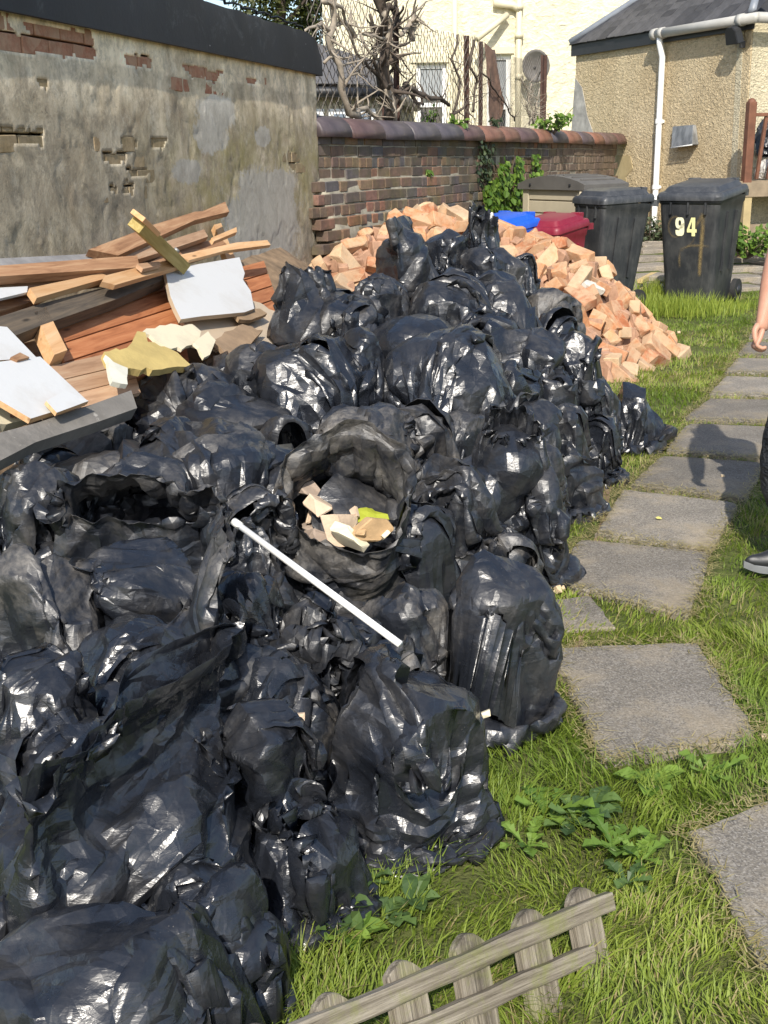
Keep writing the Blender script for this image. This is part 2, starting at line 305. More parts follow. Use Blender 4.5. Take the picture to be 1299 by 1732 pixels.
# ---- the heap's inside, seen only through gaps
for q in ((330, 1230, 2.75, 220, 200), (560, 960, 3.75, 200, 200), (330, 960, 3.6, 200, 160), (150, 930, 3.9, 200, 160), (470, 850, 4.0, 180, 160), (600, 760, 4.5, 180, 160), (800, 900, 4.3, 170, 190), (690, 660, 5.3, 200, 160), (820, 600, 5.7, 170, 150), (560, 560, 5.6, 170, 120), (730, 520, 6.3, 160, 110), (400, 740, 4.6, 200, 120), (110, 1300, 2.5, 180, 180), (880, 700, 5.6, 150, 120), (250, 730, 4.7, 200, 90), (730, 1130, 3.3, 150, 170)):
    bag(*q, g=1.12, tl=0.15, m=0)
def simulate_bags():
    B = len(BAGS)
    C = np.zeros((B, 3)); RAD = np.zeros((B, 3)); FR = np.zeros((B, 3, 3))       # rows: e1, e2, axis
    G = np.zeros(B); LEN = np.zeros(B)
    for i, b in enumerate(BAGS):
        b['c'] = c = np.array(PS(b['px'], b['py'], b['s'])); sc_ = b['s']/FPX
        rx = b['w']/2*sc_; rz = b['h']/2*sc_; ry = (rx*b['depth']+rz*0.3)/1.15
        a = np.array((b['lean'][0], -b['lean'][1], 1.0)); a /= np.linalg.norm(a)
        e1 = np.array((math.cos(b['yaw']), math.sin(b['yaw']), 0)); e1 -= a*e1.dot(a); e1 /= np.linalg.norm(e1); e2 = np.cross(a, e1)
        c[2] = max(c[2], rz*0.8+b.get('low', 0))
        C[i] = c; RAD[i] = (rx/b['g']**0.5, ry/b['g']**0.5, rz); FR[i] = (e1, e2, a)
        b['cut'] = max(0.0, rz+b.get('low', 0.0)-c[2]+0.02)
        m = (rx+ry)/2; G[i] = 2*math.pi*m*b['g']*0.97; LEN[i] = (2*rz*1.05 + 0.75*m + b.get('low', 0) - b['cut']) + b['tl']*0.75*b['L']*(0.5+m)*0.9
    # colliders: lumps of the content of each bag, and its neighbours
    rs = np.random.RandomState(5); K = 4
    colC = np.zeros((B, K, 3)); colR = np.zeros((B, K, 3))
    for i in range(B):
        colC[i, 0] = C[i]; colR[i, 0] = RAD[i]*np.array((1.08, 1.08, 1.02))
        for k in range(1, K):
            u = rs.normal(size=3); u /= np.linalg.norm(u); u[2] *= 0.75
            o = (u*RAD[i]*rs.uniform(0.35, 0.5)) @ FR[i]
            colC[i, k] = C[i]+o; colR[i, k] = RAD[i].min()*rs.uniform(0.45, 0.70)*np.array((1, 1, 0.9))
    D = np.linalg.norm(C[:, None]-C[None], axis=2); NB = np.argsort(D, axis=1)[:, 1:7]
    NP = 12
    PN_ = rs.normal(size=(B, NP, 3)); PN_ /= np.linalg.norm(PN_, axis=2, keepdims=True)
    PD_ = rs.uniform(0.64, 0.98, size=(B, NP)); PLN = (PN_/PD_[:, :, None]).astype(np.float32)
    LPL = rs.normal(size=(B, K, 9, 3)); LPL /= np.linalg.norm(LPL, axis=3, keepdims=True); LPL = (LPL/rs.uniform(0.6, 0.95, size=(B, K, 9, 1))).astype(np.float32)
    NBR = [(FR[:, :, :]/RAD[:, :, None]/0.90).astype(np.float32)]
    def collide(P, idx, shrink, Q, full=True):
        mv = (P-Q)*0.75; hit = P[..., 2] < 0.014; b_, U, V1, _ = P.shape; F2 = P.reshape(b_, -1, 3); h2 = hit.reshape(b_, -1)
        cols = []
        if full:
            for k in range(NB.shape[1]): j = NB[idx, k]; cols.append((C[j], NBR[0][j]))
        for k in range(K):
            c = colC[idx, k][:, None].astype(np.float32); d = F2-c
            q = d @ (FR[idx]/colR[idx, k][:, :, None]).astype(np.float32).transpose(0, 2, 1)
            g = (q @ (PLN[idx] if k == 0 else LPL[idx, k]).transpose(0, 2, 1)).max(-1)
            g = np.maximum(g, np.sqrt((q*q).sum(-1))*0.98)
            h2 |= g < 1.04; ins = g < 1
            if ins.any(): F2[:] = c + d*np.where(ins, 1/np.maximum(g, 0.05), 1.0)[..., None]
        for c, M in cols:
            c = c[:, None].astype(np.float32); d = F2-c; q = d @ M.transpose(0, 2, 1)
            n2 = (q*q).sum(-1)+1e-9; h2 |= n2 < 1.07; ins = n2 < 1
            if ins.any():
                f = np.where(ins, 1/np.sqrt(n2), 1.0).astype(np.float32)[..., None]; F2[:] = c + d*f
        P -= mv*hit[..., None]
        np.maximum(P[..., 2], 0.012, out=P[..., 2])
    # initial loft
    U, V = 44, 40
    P = np.zeros((B, U, V+1, 3), np.float32); tt = np.arange(V+1)/V; th = np.arange(U)/U*2*math.pi
    hooks = []
    for i, b in enumerate(BAGS):
        r = RAD[i]; m = G[i]/2/math.pi; h = r[2]; Lg = LEN[i]; s = tt*Lg
        body = 2*h*1.05+0.75*m+b.get('low', 0)-b['cut']; d = np.array(b['d'], float)
        d = d[0]*np.array((1, 0, 0)) + d[1]*np.array((0, 1, 0)) + d[2]*np.array((0, 0, 1)); dl = np.linalg.norm(d); d /= dl
        dh = np.array((d[0], d[1], 0.0001)); ew = np.cross(dh, (0, 0, 1)); ew /= np.linalg.norm(ew); rt = b.get('spin', 0.0)
        ew = ew*math.cos(rt)+np.cross((0, 0, 1), ew)*math.sin(rt)
        wo = b.get('wo') or dict(flop=1.30, tie=0.22, open=b['mouth'])[b['top']]; to = dict(flop=0.13, tie=0.2, open=b['mouth']*b.get('sq', 0.85))[b['top']]
        seam_d = FR[i][0]
        for k in range(V+1):
            sm = lambda x: (lambda y: y*y*(3-2*y))(min(1.0, max(0.0, x)))
            if s[k] <= body:
                q = s[k]/body; lo_ = b.get('low', 0.0); z = -h*1.0-lo_+b['cut'] + (2.05*h+lo_-b['cut'])*min(1, max(0, (q-0.14)/0.80)); ax = FR[i][2]
                base = C[i] + z*ax; wt = sm((q-0.62)/0.38)*0.85
                if q < 0.16: rad = m*((0.30 if lo_ > 0 else 0.50)+(2.2 if lo_ > 0 else 2.3)*q)
                else: rad = m*min(1.02, (0.90 if lo_ == 0 else 0.65)+(0.6 if lo_ == 0 else 1.1)*(q-0.16))
                fl = sm(q*6.0)
            else:
                q = (s[k]-body)/max(1e-6, Lg-body); w = min(1, q*2.2); wt = min(1.0, 0.85+q); rad = m; fl = 1
                ax = FR[i][2]*(1-w)+d*w; ax /= np.linalg.norm(ax); base = base + ax*(s[k]-s[k-1])
            e1 = ew-ax*ew.dot(ax); e1 /= np.linalg.norm(e1); e2 = np.cross(ax, e1)
            ph = i*1.7; rr = 1+wt*(0.07*np.sin(3*th+ph)+0.03*np.sin(5*th+ph*2))
            w1 = rad*(1-wt)+m*wo*wt; w2 = rad*(1-wt)*(r[1]/r[0])*fl+m*to*wt
            if q < 0.16 and s[k] <= body: w1 = rad*(1+0.3*(1-fl))
            P[i, :, k] = base + (w1*rr*np.cos(th))[:, None]*e1 + (w2*rr*np.sin(th))[:, None]*e2
            if wt > 0 and b['top'] == 'flop': P[i, :, k] += (0.10*m*wt*np.sin(2.3*np.cos(th)*2+ph+q*3))[:, None]*e2
        if b['top'] == 'open': hooks.append(i)
    nz = rs.normal(size=(B, 12, 11, 3)).astype(np.float32)
    def up2(A, per):
        """double along axis 1 (periodic) and 2"""
        n = A.shape[1]; a = np.repeat(A, 2, axis=1)
        a[:, 1::2] = (9*(A+np.roll(A, -1, 1)) - np.roll(A, 1, 1)-np.roll(A, -2, 1))/16
        nv = a.shape[2]; o = np.zeros((a.shape[0], a.shape[1], nv*2-1, 3), np.float32); o[:, :, ::2] = a
        mid = (a[:, :, :-1]+a[:, :, 1:])/2
        mid[:, :, 1:-1] = (9*(a[:, :, 1:-2]+a[:, :, 2:-1])-a[:, :, :-3]-a[:, :, 3:])/16
        o[:, :, 1::2] = mid; return o
    P += rs.normal(size=P.shape).astype(np.float32)*0.006*(G/1.3)[:, None, None, None]
    def step_level(P, idx, n, grav, amp, slackh, slackv, shrink, hold, bend):
        b_, U, V1, _ = P.shape; V = V1-1
        hu = (G[idx]/U*slackh).astype(np.float32)[:, None, None]; hv = (LEN[idx]/V*slackv).astype(np.float32)[:, None, None]
        def field(amp_, nu, nv):
            f = rs.normal(size=(b_, nu, nv)).astype(np.float32)
            x = np.arange(U)/U*nu; i0 = x.astype(int) % nu; fx = (x-np.floor(x))[None, :, None]; f = f[:, i0]*(1-fx)+f[:, (i0+1) % nu]*fx
            y = np.arange(V1)/V*(nv-1.001); j0 = y.astype(int); fy = y-j0; f = f[:, :, j0]*(1-fy)+f[:, :, np.minimum(j0+1, nv-1)]*fy
            return (1+amp_*f).astype(np.float32)
        rib = np.array([BAGS[i].get('rib', 1.05) for i in idx], np.float32)[:, None, None]
        vv = np.clip(1.2-np.arange(V1)/V*1.6, 0, 1)[None, None]
        nf = max(8, U//5)
        HU = hu*field(0.02, nf, nf)*field(0.04, nf//3, nf//3); HV = hv*field(0.02, nf, nf)*(1+(rib-1)*vv); HD = np.sqrt(HU*HU+HV*HV)
        P += rs.normal(size=P.shape).astype(np.float32)*(amp*hu[..., None])
        Q = P.copy(); seam = (-np.arange(U)) % U
        rim0 = P.copy()
        def pair(A, Bx, L, k=0.5, only_stretch=False):
            d = Bx-A; l = np.sqrt((d*d).sum(-1))+1e-9; e = (l-L)/l
            if only_stretch: e = np.maximum(e, 0)
            c = d*(e*k)[..., None]; A += c; Bx -= c
        hm = np.zeros((b_, 1, V1, 1), np.float32)
        for q, bi in enumerate(idx):
            if bi in hold: hm[q, 0, -max(2, V1//12):] = 0.85
            elif BAGS[bi].get('stand'): hm[q, 0, int(V1*0.72):] = BAGS[bi]['stand']
            hm[q, 0, :V1//5] = 0.4; hm[q, 0, :V1//9] = 0.9
        for it in range(n):
            vel = (P-Q)*0.90; Q = P.copy(); P = P+vel; P[..., 2] -= grav
            P += (rim0-P)*hm
            for rep in range(2):
                for o in (0, 1):
                    # along u
                    A = P[:, o::2]; Bn = np.roll(P, -1, 1)[:, o::2].copy(); A = A.copy(); pair(A, Bn, HU[:, o::2], 0.5)
                    P[:, o::2] = A; ii = (np.arange(o, U, 2)+1) % U; P[:, ii] = Bn
                    # along v
                    e = V1-1-((V1-1-o) % 2)
                    A = P[:, :, o:e:2].copy(); Bn = P[:, :, o+1:e+1:2].copy(); pair(A, Bn, HV[:, :, o:e:2]); P[:, :, o:e:2] = A; P[:, :, o+1:e+1:2] = Bn
                    # shear
                    for sg in (1, -1):
                        S = np.roll(P, -sg, 1); A = P[:, :, o:e:2].copy(); Bn = S[:, :, o+1:e+1:2].copy(); pair(A, Bn, HD[:, :, o:e:2], 0.30)
                        S[:, :, o+1:e+1:2] = Bn; T = np.roll(S, sg, 1); T[:, :, o:e:2] = A; P = T
                if bend:
                    # bending: vertices two apart should not come much closer than the flat distance
                    S = np.roll(P, -2, 1); d = S-P; l = np.sqrt((d*d).sum(-1))+1e-9; e2 = np.minimum((l-2*hu*0.93)/l, 0)*bend
                    c = d*e2[..., None]*0.5; P = P + c - np.roll(c, 2, 1)
                    d = P[:, :, 2:]-P[:, :, :-2]; l = np.sqrt((d*d).sum(-1))+1e-9; e2 = np.minimum((l-2*hv*0.93)/l, 0)*bend
                    c = d*e2[..., None]*0.5; P[:, :, :-2] += c; P[:, :, 2:] -= c
            P[:, :, 0] = (P[:, :, 0]+P[:, seam, 0])/2
            collide(P, idx, shrink, Q, it % 3 == 0 or it > n-3)
        return P
    hold = set(hooks); allb = np.arange(B)
    P = step_level(P, allb, 60, 0.0010, 0.05, 1.0, 1.0, 1.0, hold, 0.25)
    P = up2(P, True)
    P = step_level(P, allb, 20, 0.0004, 0.10, 1.01, 1.015, 1.0, hold, 0.15)
    near = np.array([i for i in allb if BAGS[i]['s'] < 4.4 and BAGS[i]['w'] > 90 and (BAGS[i]['label'] is not None)])
    PN = up2(P[near], True)
    PN = step_level(PN, near, 8, 0.0001, 0.04, 1.0, 1.005, 1.0, hold, 0.10)
    out = [None]*B
    for i in allb: out[i] = P[i]
    for q, i in enumerate(near): out[i] = PN[q]
    return out, C, RAD, FR
def relax_normals(A):
    return (A*2 + np.roll(A, 1, 0)+np.roll(A, -1, 0))/4
def vnoise0(x, y, seed):
    r = np.random.RandomState(seed % 4000); T = r.rand(64, 64); i = np.floor(x).astype(int); j = np.floor(y).astype(int); fx = x-i; fy = y-j; fy = fy*fy*(3-2*fy)
    return (T[i % 64, j % 64]*(1-fx)+T[(i+1) % 64, j % 64]*fx)*(1-fy)+(T[i % 64, (j+1) % 64]*(1-fx)+T[(i+1) % 64, (j+1) % 64]*fx)*fy
def crumple(A, i):
    """sharp creases of a crumpled film, laid out in the film's own plane"""
    U, V1, _ = A.shape; V = V1-1; rs = np.random.RandomState(100+i); b = BAGS[i]
    gu = np.roll(A, -1, 0)-np.roll(A, 1, 0); gv = np.empty_like(A); gv[:, 1:-1] = A[:, 2:]-A[:, :-2]; gv[:, 0] = A[:, 1]-A[:, 0]; gv[:, -1] = A[:, -1]-A[:, -2]
    n = np.cross(gu, gv); n /= np.linalg.norm(n, axis=2, keepdims=True)+1e-9
    gl = 2*math.pi*(BR[i][0]+BR[i][1])/2; x = np.arange(U)/U*gl; y = np.arange(V1)/V*gl*0.75
    X, Y = np.meshgrid(x, y, indexing='ij'); k = 5/gl*2*math.pi
    X2 = X+0.05*gl*np.sin(Y*k+i)+0.03*gl*np.sin(Y*k*2.3+X*0+i*2); Y2 = Y+0.04*gl*np.sin(X/gl*2*math.pi*3+i)
    h = np.zeros((U, V1)); gh_ = gl*0.80
    from mathutils.geometry import delaunay_2d_cdt
    lv = [(0.20, 0.030, 2.0), (0.11, 0.014, 3.5)]+([(0.055, 0.0035, 3.5)] if U > 120 else [])
    for cell, amp, an in lv:
        kx = max(3, int(gl/cell*1.4)); ky = max(3, int(gh_/cell)); ang = rs.uniform(-1.6, 1.6)
        n_ = int(kx*ky*0.75); s = rs.rand(n_, 2)*np.array((gl, gh_)); z = rs.normal(size=n_)*amp; z = np.clip(z, -1.3*amp, 1.3*amp)
        sw = s[:, 0] < gl*0.25; se = s[:, 0] > gl*0.75
        cor = np.array([(-gl*.3, -0.02), (gl*1.3, -0.02), (-gl*.3, gh_+.02), (gl*1.3, gh_+.02), (gl*.5, -0.05), (gl*.5, gh_+.05)])
        S = np.concatenate([s, s[sw]+[gl, 0], s[se]-[gl, 0], cor]); Z = np.concatenate([z, z[sw], z[se], np.zeros(6)])
        # stretch along a slanted direction so that the facets are long
        ca, sa = math.cos(ang), math.sin(ang); Rm = np.array([[ca/an**.5, sa/an**.5], [-sa*an**.5, ca*an**.5]])
        T = S @ Rm.T; r_ = delaunay_2d_cdt([Vector(p) for p in T], [], [], 0, 1e-6); tv = np.array([tuple(p) for p in r_[0]]); ov = r_[3]
        zz = np.array([Z[o_[0]] if o_ else 0 for o_ in ov]); tv0 = tv @ np.linalg.inv(Rm).T
        hx = np.zeros((U, V1)); W1 = X+0.018*np.sin(Y*13+i+cell*90); W2 = Y+0.018*np.sin(X*11+i+cell*70)
        for t3 in r_[2]:
            p = tv0[list(t3)]; lo = p.min(0)-0.02; hi = p.max(0)+0.02
            i0, i1 = max(0, int(lo[0]/gl*U)), min(U, int(hi[0]/gl*U)+2); j0, j1 = max(0, int(lo[1]/(gl*0.75)*V)), min(V1, int(hi[1]/(gl*0.75)*V)+2)
            if i0 >= i1 or j0 >= j1: continue
            x_ = W1[i0:i1, j0:j1]; y_ = W2[i0:i1, j0:j1]; d_ = (p[1, 1]-p[2, 1])*(p[0, 0]-p[2, 0])+(p[2, 0]-p[1, 0])*(p[0, 1]-p[2, 1])
            if abs(d_) < 1e-9: continue
            a_ = ((p[1, 1]-p[2, 1])*(x_-p[2, 0])+(p[2, 0]-p[1, 0])*(y_-p[2, 1]))/d_; b_ = ((p[2, 1]-p[0, 1])*(x_-p[2, 0])+(p[0, 0]-p[2, 0])*(y_-p[2, 1]))/d_; c_ = 1-a_-b_
            m_ = (a_ >= -1e-4) & (b_ >= -1e-4) & (c_ >= -1e-4); hx[i0:i1, j0:j1] = np.where(m_, a_*zz[t3[0]]+b_*zz[t3[1]]+c_*zz[t3[2]], hx[i0:i1, j0:j1])
        h += hx
    # long tension creases, in patches
    ribs = b.get('rib', 1.05) > 1.2
    for q in range(3):
        ang = (rs.uniform(-0.12, 0.12) if (ribs or q == 2) else math.pi/2+rs.uniform(-0.35, 0.35)); lam = 0.040 if q == 0 else 0.022
        p_ = -X*math.sin(ang)+Y*math.cos(ang)+0.02*np.sin((X*math.cos(ang)+Y*math.sin(ang))*9+i+q*2); t_ = X*math.cos(ang)+Y*math.sin(ang)
        fr_ = vnoise0(p_/lam, t_/0.22+q*7, 900+i*3+q); ms = np.clip((vnoise0(X/0.20, Y/0.20, 50+i+q)-0.42)*3.2, 0, 1) if not (ribs and q < 2) else np.clip(1.25-Y/gh_*1.3, 0, 1)
        h += -np.abs(fr_-0.5)*2*(0.012 if q == 0 else 0.007)*ms*(1.5 if ribs and q < 2 else 1)
    return A + (n*(h*b.get('cr', 1.0)*min(1.0, b['s']/3.5+0.25))[..., None]).astype(np.float32)
import time as _t
_t0 = _t.time()
BP, BC, BR, BFR = simulate_bags()
print('bags', len(BAGS), round(_t.time()-_t0, 1))
GL = ['black bag deep inside the heap, showing only between the others']
for i, b in enumerate(BAGS):
    A = crumple(BP[i], i); U, V1, _ = A.shape
    c = A.reshape(-1, 3).mean(0); base = Vector((float(c[0]), float(c[1]), float(A[..., 2].min())))
    idx = np.arange(U*V1).reshape(U, V1); a = idx; bq = np.roll(idx, -1, 0)
    Fq = np.stack([a[:, :-1], bq[:, :-1], bq[:, 1:], a[:, 1:]], -1).reshape(-1, 4)
    me = mesh_np('rubbish_bag', A.reshape(-1, 3)-np.array(base), Fq, True, BAGM[b['m']])
    o = link('rubbish_bag', me, None, None, Matrix.Translation(base))
    lab = b['label'] or GL[0]
    tag(o, lab, 'rubbish bag', 'black rubbish bags heaped along the wall')
    b['obj'] = o
    dc = o.modifiers.new('facets', 'DECIMATE'); dc.ratio = (0.17 if b['s'] < 3.2 else 0.12) if U > 120 else 0.21
    md = o.modifiers.new('film', 'SOLIDIFY'); md.thickness = 0.0006; md.offset = 0
    if b['s'] < 3.4 and b['label']:
        pass
# ================================================================== where the structures stand
def HD(px, d, py=256.0):
    r = ray(px, py); h = math.hypot(r.x, r.y); return Vector((r.x/h*d, r.y/h*d, 0))
def ZR(px, py, d):
    r = ray(px, py); return EYE + r.z/math.hypot(r.x, r.y)*d
UP = Vector((0, 0, 1))
J = HD(535, 9.8); GW = math.radians(13.8)
wdir = Vector((math.sin(GW), math.cos(GW), 0)); wn = Vector((math.cos(GW), -math.sin(GW), 0))    # along the garage wall, out of it
E = HD(1040, 17.8); bdir = (E-J).normalized(); bn = Vector((bdir.y, -bdir.x, 0)); BL = (E-J).length
def hgt(x, y):
    """height of the ground: lawn flat, patio rising gently to the outhouse"""
    t = min(1.0, max(0.0, (y-12.4)/3.8)); return 0.30*t*t*(3-2*t)
def rgb(c, s=1.0): return tuple(x*s for x in c)
# ------------------------------------------------------------------ ground sheet
def mat_soil():
    t = NT('lawn_soil'); co = t.co()
    n1 = t.noise(co, 1.6, 5, 0.7); n2 = t.noise(co, 24, 5, 0.7); n3 = t.noise(co, 0.6, 3)
    c = t.ramp(n1, [(0.30, (0.060, 0.085, 0.018)), (0.50, (0.105, 0.125, 0.035)), (0.68, (0.19, 0.165, 0.075))])
    c = t.mix(t.ramp(n2, [(0.40, 0.0), (0.62, 0.7)]), c, (0.045, 0.060, 0.014)); c = t.mix(t.ramp(n3, [(0.45, 0), (0.7, 0.5)]), c, (0.14, 0.13, 0.055))
    t.setc(c); return t.fin(0.95, 0.2, t.bump(t.noise(co, 60, 4), 0.7, 0.02))
xs = np.concatenate([np.linspace(-60, -4, 12), np.linspace(-3.5, 6.5, 81), np.linspace(7.5, 60, 12)])
ys = np.concatenate([np.linspace(-8, 0.5, 5), np.linspace(1.0, 21, 140), np.linspace(23, 240, 16)])
V = []; 
for y in ys:
    for x in xs:
        b = 0.012*mnoise.noise(Vector((x*1.3, y*1.3, 3))) if 0.5 < y < 13 else 0
        V.append((x, y, hgt(x, y)+b-0.012))
nx, ny = len(xs), len(ys); ii = np.arange(nx*ny).reshape(ny, nx)
Fq = np.stack([ii[:-1, :-1], ii[:-1, 1:], ii[1:, 1:], ii[1:, :-1]], -1).reshape(-1, 4)
tag(link('ground', mesh_np('ground', V, Fq, True, mat_soil())), kind='structure')
# ------------------------------------------------------------------ path slabs
def mat_slab(name, base=(0.20, 0.178, 0.145), sp=0.55):
    t = NT(name); co = t.co('Object')
    n1 = t.noise(co, 3.0, 6, 0.7); v = t.vor(co, 130, 'F1'); v2 = t.vor(co, 230, 'F1', 'Color')
    sepr = t.n('ShaderNodeSeparateColor'); t.l(v2, sepr.inputs[0])
    c = t.mix(1.0, base, t.ramp(n1, [(0.25, 0.60), (0.5, 1.0), (0.75, 1.40)]), 'MULTIPLY')
    c = t.mix(t.math('MULTIPLY', t.ramp(sepr.outputs[0], [(0.45, 0), (0.95, 1)]), sp), c, (0.36, 0.335, 0.30))
    c = t.mix(t.math('MULTIPLY', t.ramp(sepr.outputs[1], [(0.60, 0), (0.80, 1)]), 0.7), c, (0.10, 0.09, 0.08))
    c = t.mix(t.math('MULTIPLY', t.ramp(t.noise(co, 2.1, 6, 0.7, 0.5), [(0.48, 0), (0.66, 1)]), 0.65), c, (0.33, 0.27, 0.185))
    rn = t.rnd(); c = t.mix(1.0, c, t.ramp(rn, [(0, 0.85), (1, 1.2)]), 'MULTIPLY')
    t.setc(c); return t.fin(0.92, 0.25, t.bump(t.noise(co, 170, 4, 0.8), 0.7, 0.006, t.bump(t.noise(co, 14, 5), 0.4, 0.02)))
M_SLAB = mat_slab('weathered_concrete'); M_PATIO = mat_slab('patio_concrete', (0.30, 0.265, 0.22), 0.25)
def slab_poly(name, pts, th, mat, parent, top=0.0, jag=0.012, seed=0, tilt=0.004):
    """a paving slab with worn edges; pts are world xy corners"""
    r = random.Random(seed); c = sum((Vector((p[0], p[1])) for p in pts), Vector((0, 0)))/len(pts)
    out = []
    n = len(pts)
    for i in range(n):
        a = Vector(pts[i][:2]); b = Vector(pts[(i+1) % n][:2]); k = max(3, int((b-a).length/0.045))
        for j in range(k):
            t = j/k; p = a.lerp(b, t); p = p + (c-p).normalized()*r.uniform(0, jag)*(1.8 if j == 0 else 1)
            if j in (0, 1, k-1): p = p+(c-p).normalized()*0.006
            out.append(p)
    bm = bmesh.new(); tx, ty = r.uniform(-tilt, tilt), r.uniform(-tilt, tilt)
    zt = lambda p: top + tx*(p.x-c.x)/0.3 + ty*(p.y-c.y)/0.3
    hi = [bm.verts.new((p.x-c.x, p.y-c.y, zt(p)-0.004-hgt(c.x, c.y)*0)) for p in out]
    hi2 = [bm.verts.new(((p.x-c.x)*0.975, (p.y-c.y)*0.975, zt(p)+0.002)) for p in out]
    lo = [bm.verts.new((p.x-c.x, p.y-c.y, top-th)) for p in out]; m = len(out)
    ce = bm.verts.new((0, 0, top+0.002))
    for i in range(m):
        j = (i+1) % m
        bm.faces.new((hi2[i], hi2[j], ce)); bm.faces.new((hi[i], hi[j], hi2[j], hi2[i])); bm.faces.new((lo[i], lo[j], hi[j], hi[i]))
    me = bm_mesh(name, bm, False, mat)
    return link(name, me, None, parent, Matrix.Translation((c.x, c.y, 0)))
path = tag(empty('path'), kind='structure')
SL = [[(1158, 1405), (1335, 1338), (1490, 1560), (1290, 1645)], [(925, 1097), (1182, 1088), (1292, 1252), (1015, 1288)],
      [(975, 912), (1205, 936), (1168, 1045), (932, 985)], [(1052, 828), (1252, 852), (1205, 934), (1002, 902)],
      [(1117, 770), (1300, 783), (1262, 846), (1064, 821)], [(1162, 716), (1318, 722), (1300, 777), (1122, 763)],
      [(1197, 674), (1330, 678), (1320, 716), (1152, 709)], [(1226, 637), (1345, 640), (1334, 671), (1196, 667)],
      [(1246, 606), (1352, 608), (1346, 633), (1224, 630)], [(1262, 578), (1358, 580), (1352, 602), (1246, 600)],
      [(1276, 553), (1362, 555), (1358, 574), (1264, 572)], [(1284, 530), (1368, 532), (1364, 549), (1274, 548)], [(1292, 508), (1372, 510), (1370, 526), (1284, 525)],
      [(893, 1015), (1000, 1003), (1046, 1058), (900, 1070)]]
SLW = []
for k, q in enumerate(SL):
    P = [PZ(x, y, 0.012) for x, y in q]; SLW.append([(p.x, p.y) for p in P])
    slab_poly('paving_slab', SLW[-1][::-1], 0.05, M_SLAB, path, 0.016 if k < 13 else 0.004, 0.016, k, 0.003)
# the two slabs under and behind the walking figure, out of the frame to the right, are left as lawn
patio = tag(empty('patio'), kind='structure')
pu = Vector((0.955, 0.295)); pv = Vector((-0.295, 0.955)); po = Vector(PZ(1222, 497, 0.0)[:2]); k = 100
for r in range(9):
    off = 0.3*(r % 2)
    for c in range(-3, 5):
        a = po + pu*(c*0.62-off) + pv*(r*0.47); P = [a, a+pu*0.60, a+pu*0.60+pv*0.455, a+pv*0.455]
        ctr = (P[0]+P[2])/2; k += 1
        if ctr.y > 17.6: continue
        o = slab_poly('paving_slab', [tuple(p) for p in P], 0.05, M_PATIO, patio, 0.012, 0.014, k, 0.006)
        o.location.z = hgt(ctr.x, ctr.y)
# ------------------------------------------------------------------ garage wall: bricks behind, render skin with broken holes in front
def mat_brick(name, cols, moss=0.0, soot=0.0, rough=0.9, mortar=0.0):
    t = NT(name); co = t.co('Object'); rn = t.rnd()
    n1 = t.noise(co, 14, 6, 0.7); n2 = t.noise(co, 45, 5, 0.75)
    c = t.ramp(rn, [(i/max(1, len(cols)-1), cc) for i, cc in enumerate(cols)])
    c = t.mix(1.0, c, t.ramp(n1, [(0.3, 0.68), (0.7, 1.25)]), 'MULTIPLY')
    if mortar:
        g = t.n('ShaderNodeTexCoord'); nn = t.noise(co, 9, 6, 0.72, 0.4)
        off = t.n('ShaderNodeVectorMath', operation='ADD'); t.l(co, off.inputs[0]); cmb = t.n('ShaderNodeCombineXYZ'); t.l(t.math('MULTIPLY', rn, 37.0), cmb.inputs[0]); t.l(cmb.outputs[0], off.inputs[1])
        nn = t.noise(off.outputs[0], 8, 6, 0.72, 0.4)
        c = t.mix(t.math('MULTIPLY', t.ramp(nn, [(0.42, 0), (0.56, 1)]), mortar), c, (0.50, 0.39, 0.26))
    if moss:
        gp = t.n('ShaderNodeNewGeometry').outputs['Position']; nm = t.noise(gp, 2.0, 6, 0.7)
        c = t.mix(t.math('MULTIPLY', t.ramp(nm, [(0.42, 0), (0.58, 1)]), moss), c, (0.115, 0.115, 0.035))
    if soot:
        gp = t.n('ShaderNodeNewGeometry').outputs['Position']; nm = t.noise(gp, 3.1, 5, 0.7)
        c = t.mix(t.math('MULTIPLY', t.ramp(nm, [(0.4, 0), (0.62, 1)]), soot), c, (0.050, 0.047, 0.050))
    t.setc(c); return t.fin(rough, 0.2, t.bump(n2, 0.6, 0.006, t.bump(n1, 0.4, 0.012)))
M_WBR = mat_brick('old_wall_brick', [(0.13, 0.10, 0.085), (0.24, 0.145, 0.10), (0.20, 0.145, 0.105), (0.13, 0.12, 0.125), (0.34, 0.16, 0.10), (0.24, 0.185, 0.12)], 0.45, 0.5)
M_EXP = mat_brick('exposed_brick', [(0.36, 0.15, 0.09), (0.42, 0.22, 0.14), (0.38, 0.18, 0.11)], 0, 0, 0.9, 0.35)
M_TAN = mat_brick('exposed_tan_brick', [(0.34, 0.25, 0.14), (0.26, 0.20, 0.12), (0.38, 0.27, 0.15)], 0.2, 0.2, 0.9, 0.4)
M_LOOSE = mat_brick('loose_brick', [(0.42, 0.17, 0.075), (0.50, 0.27, 0.14), (0.46, 0.21, 0.10), (0.54, 0.38, 0.23), (0.36, 0.13, 0.06), (0.46, 0.33, 0.21)], 0, 0, 0.92, 0.55)
M_MORT = plain('lime_mortar', (0.32, 0.29, 0.22), 0.95, 0.4, 9, bump=0.5)
garage = empty('garage_wall'); tag(garage, 'stained grey rendered wall with broken patches of brick under a black felt edge', 'wall')
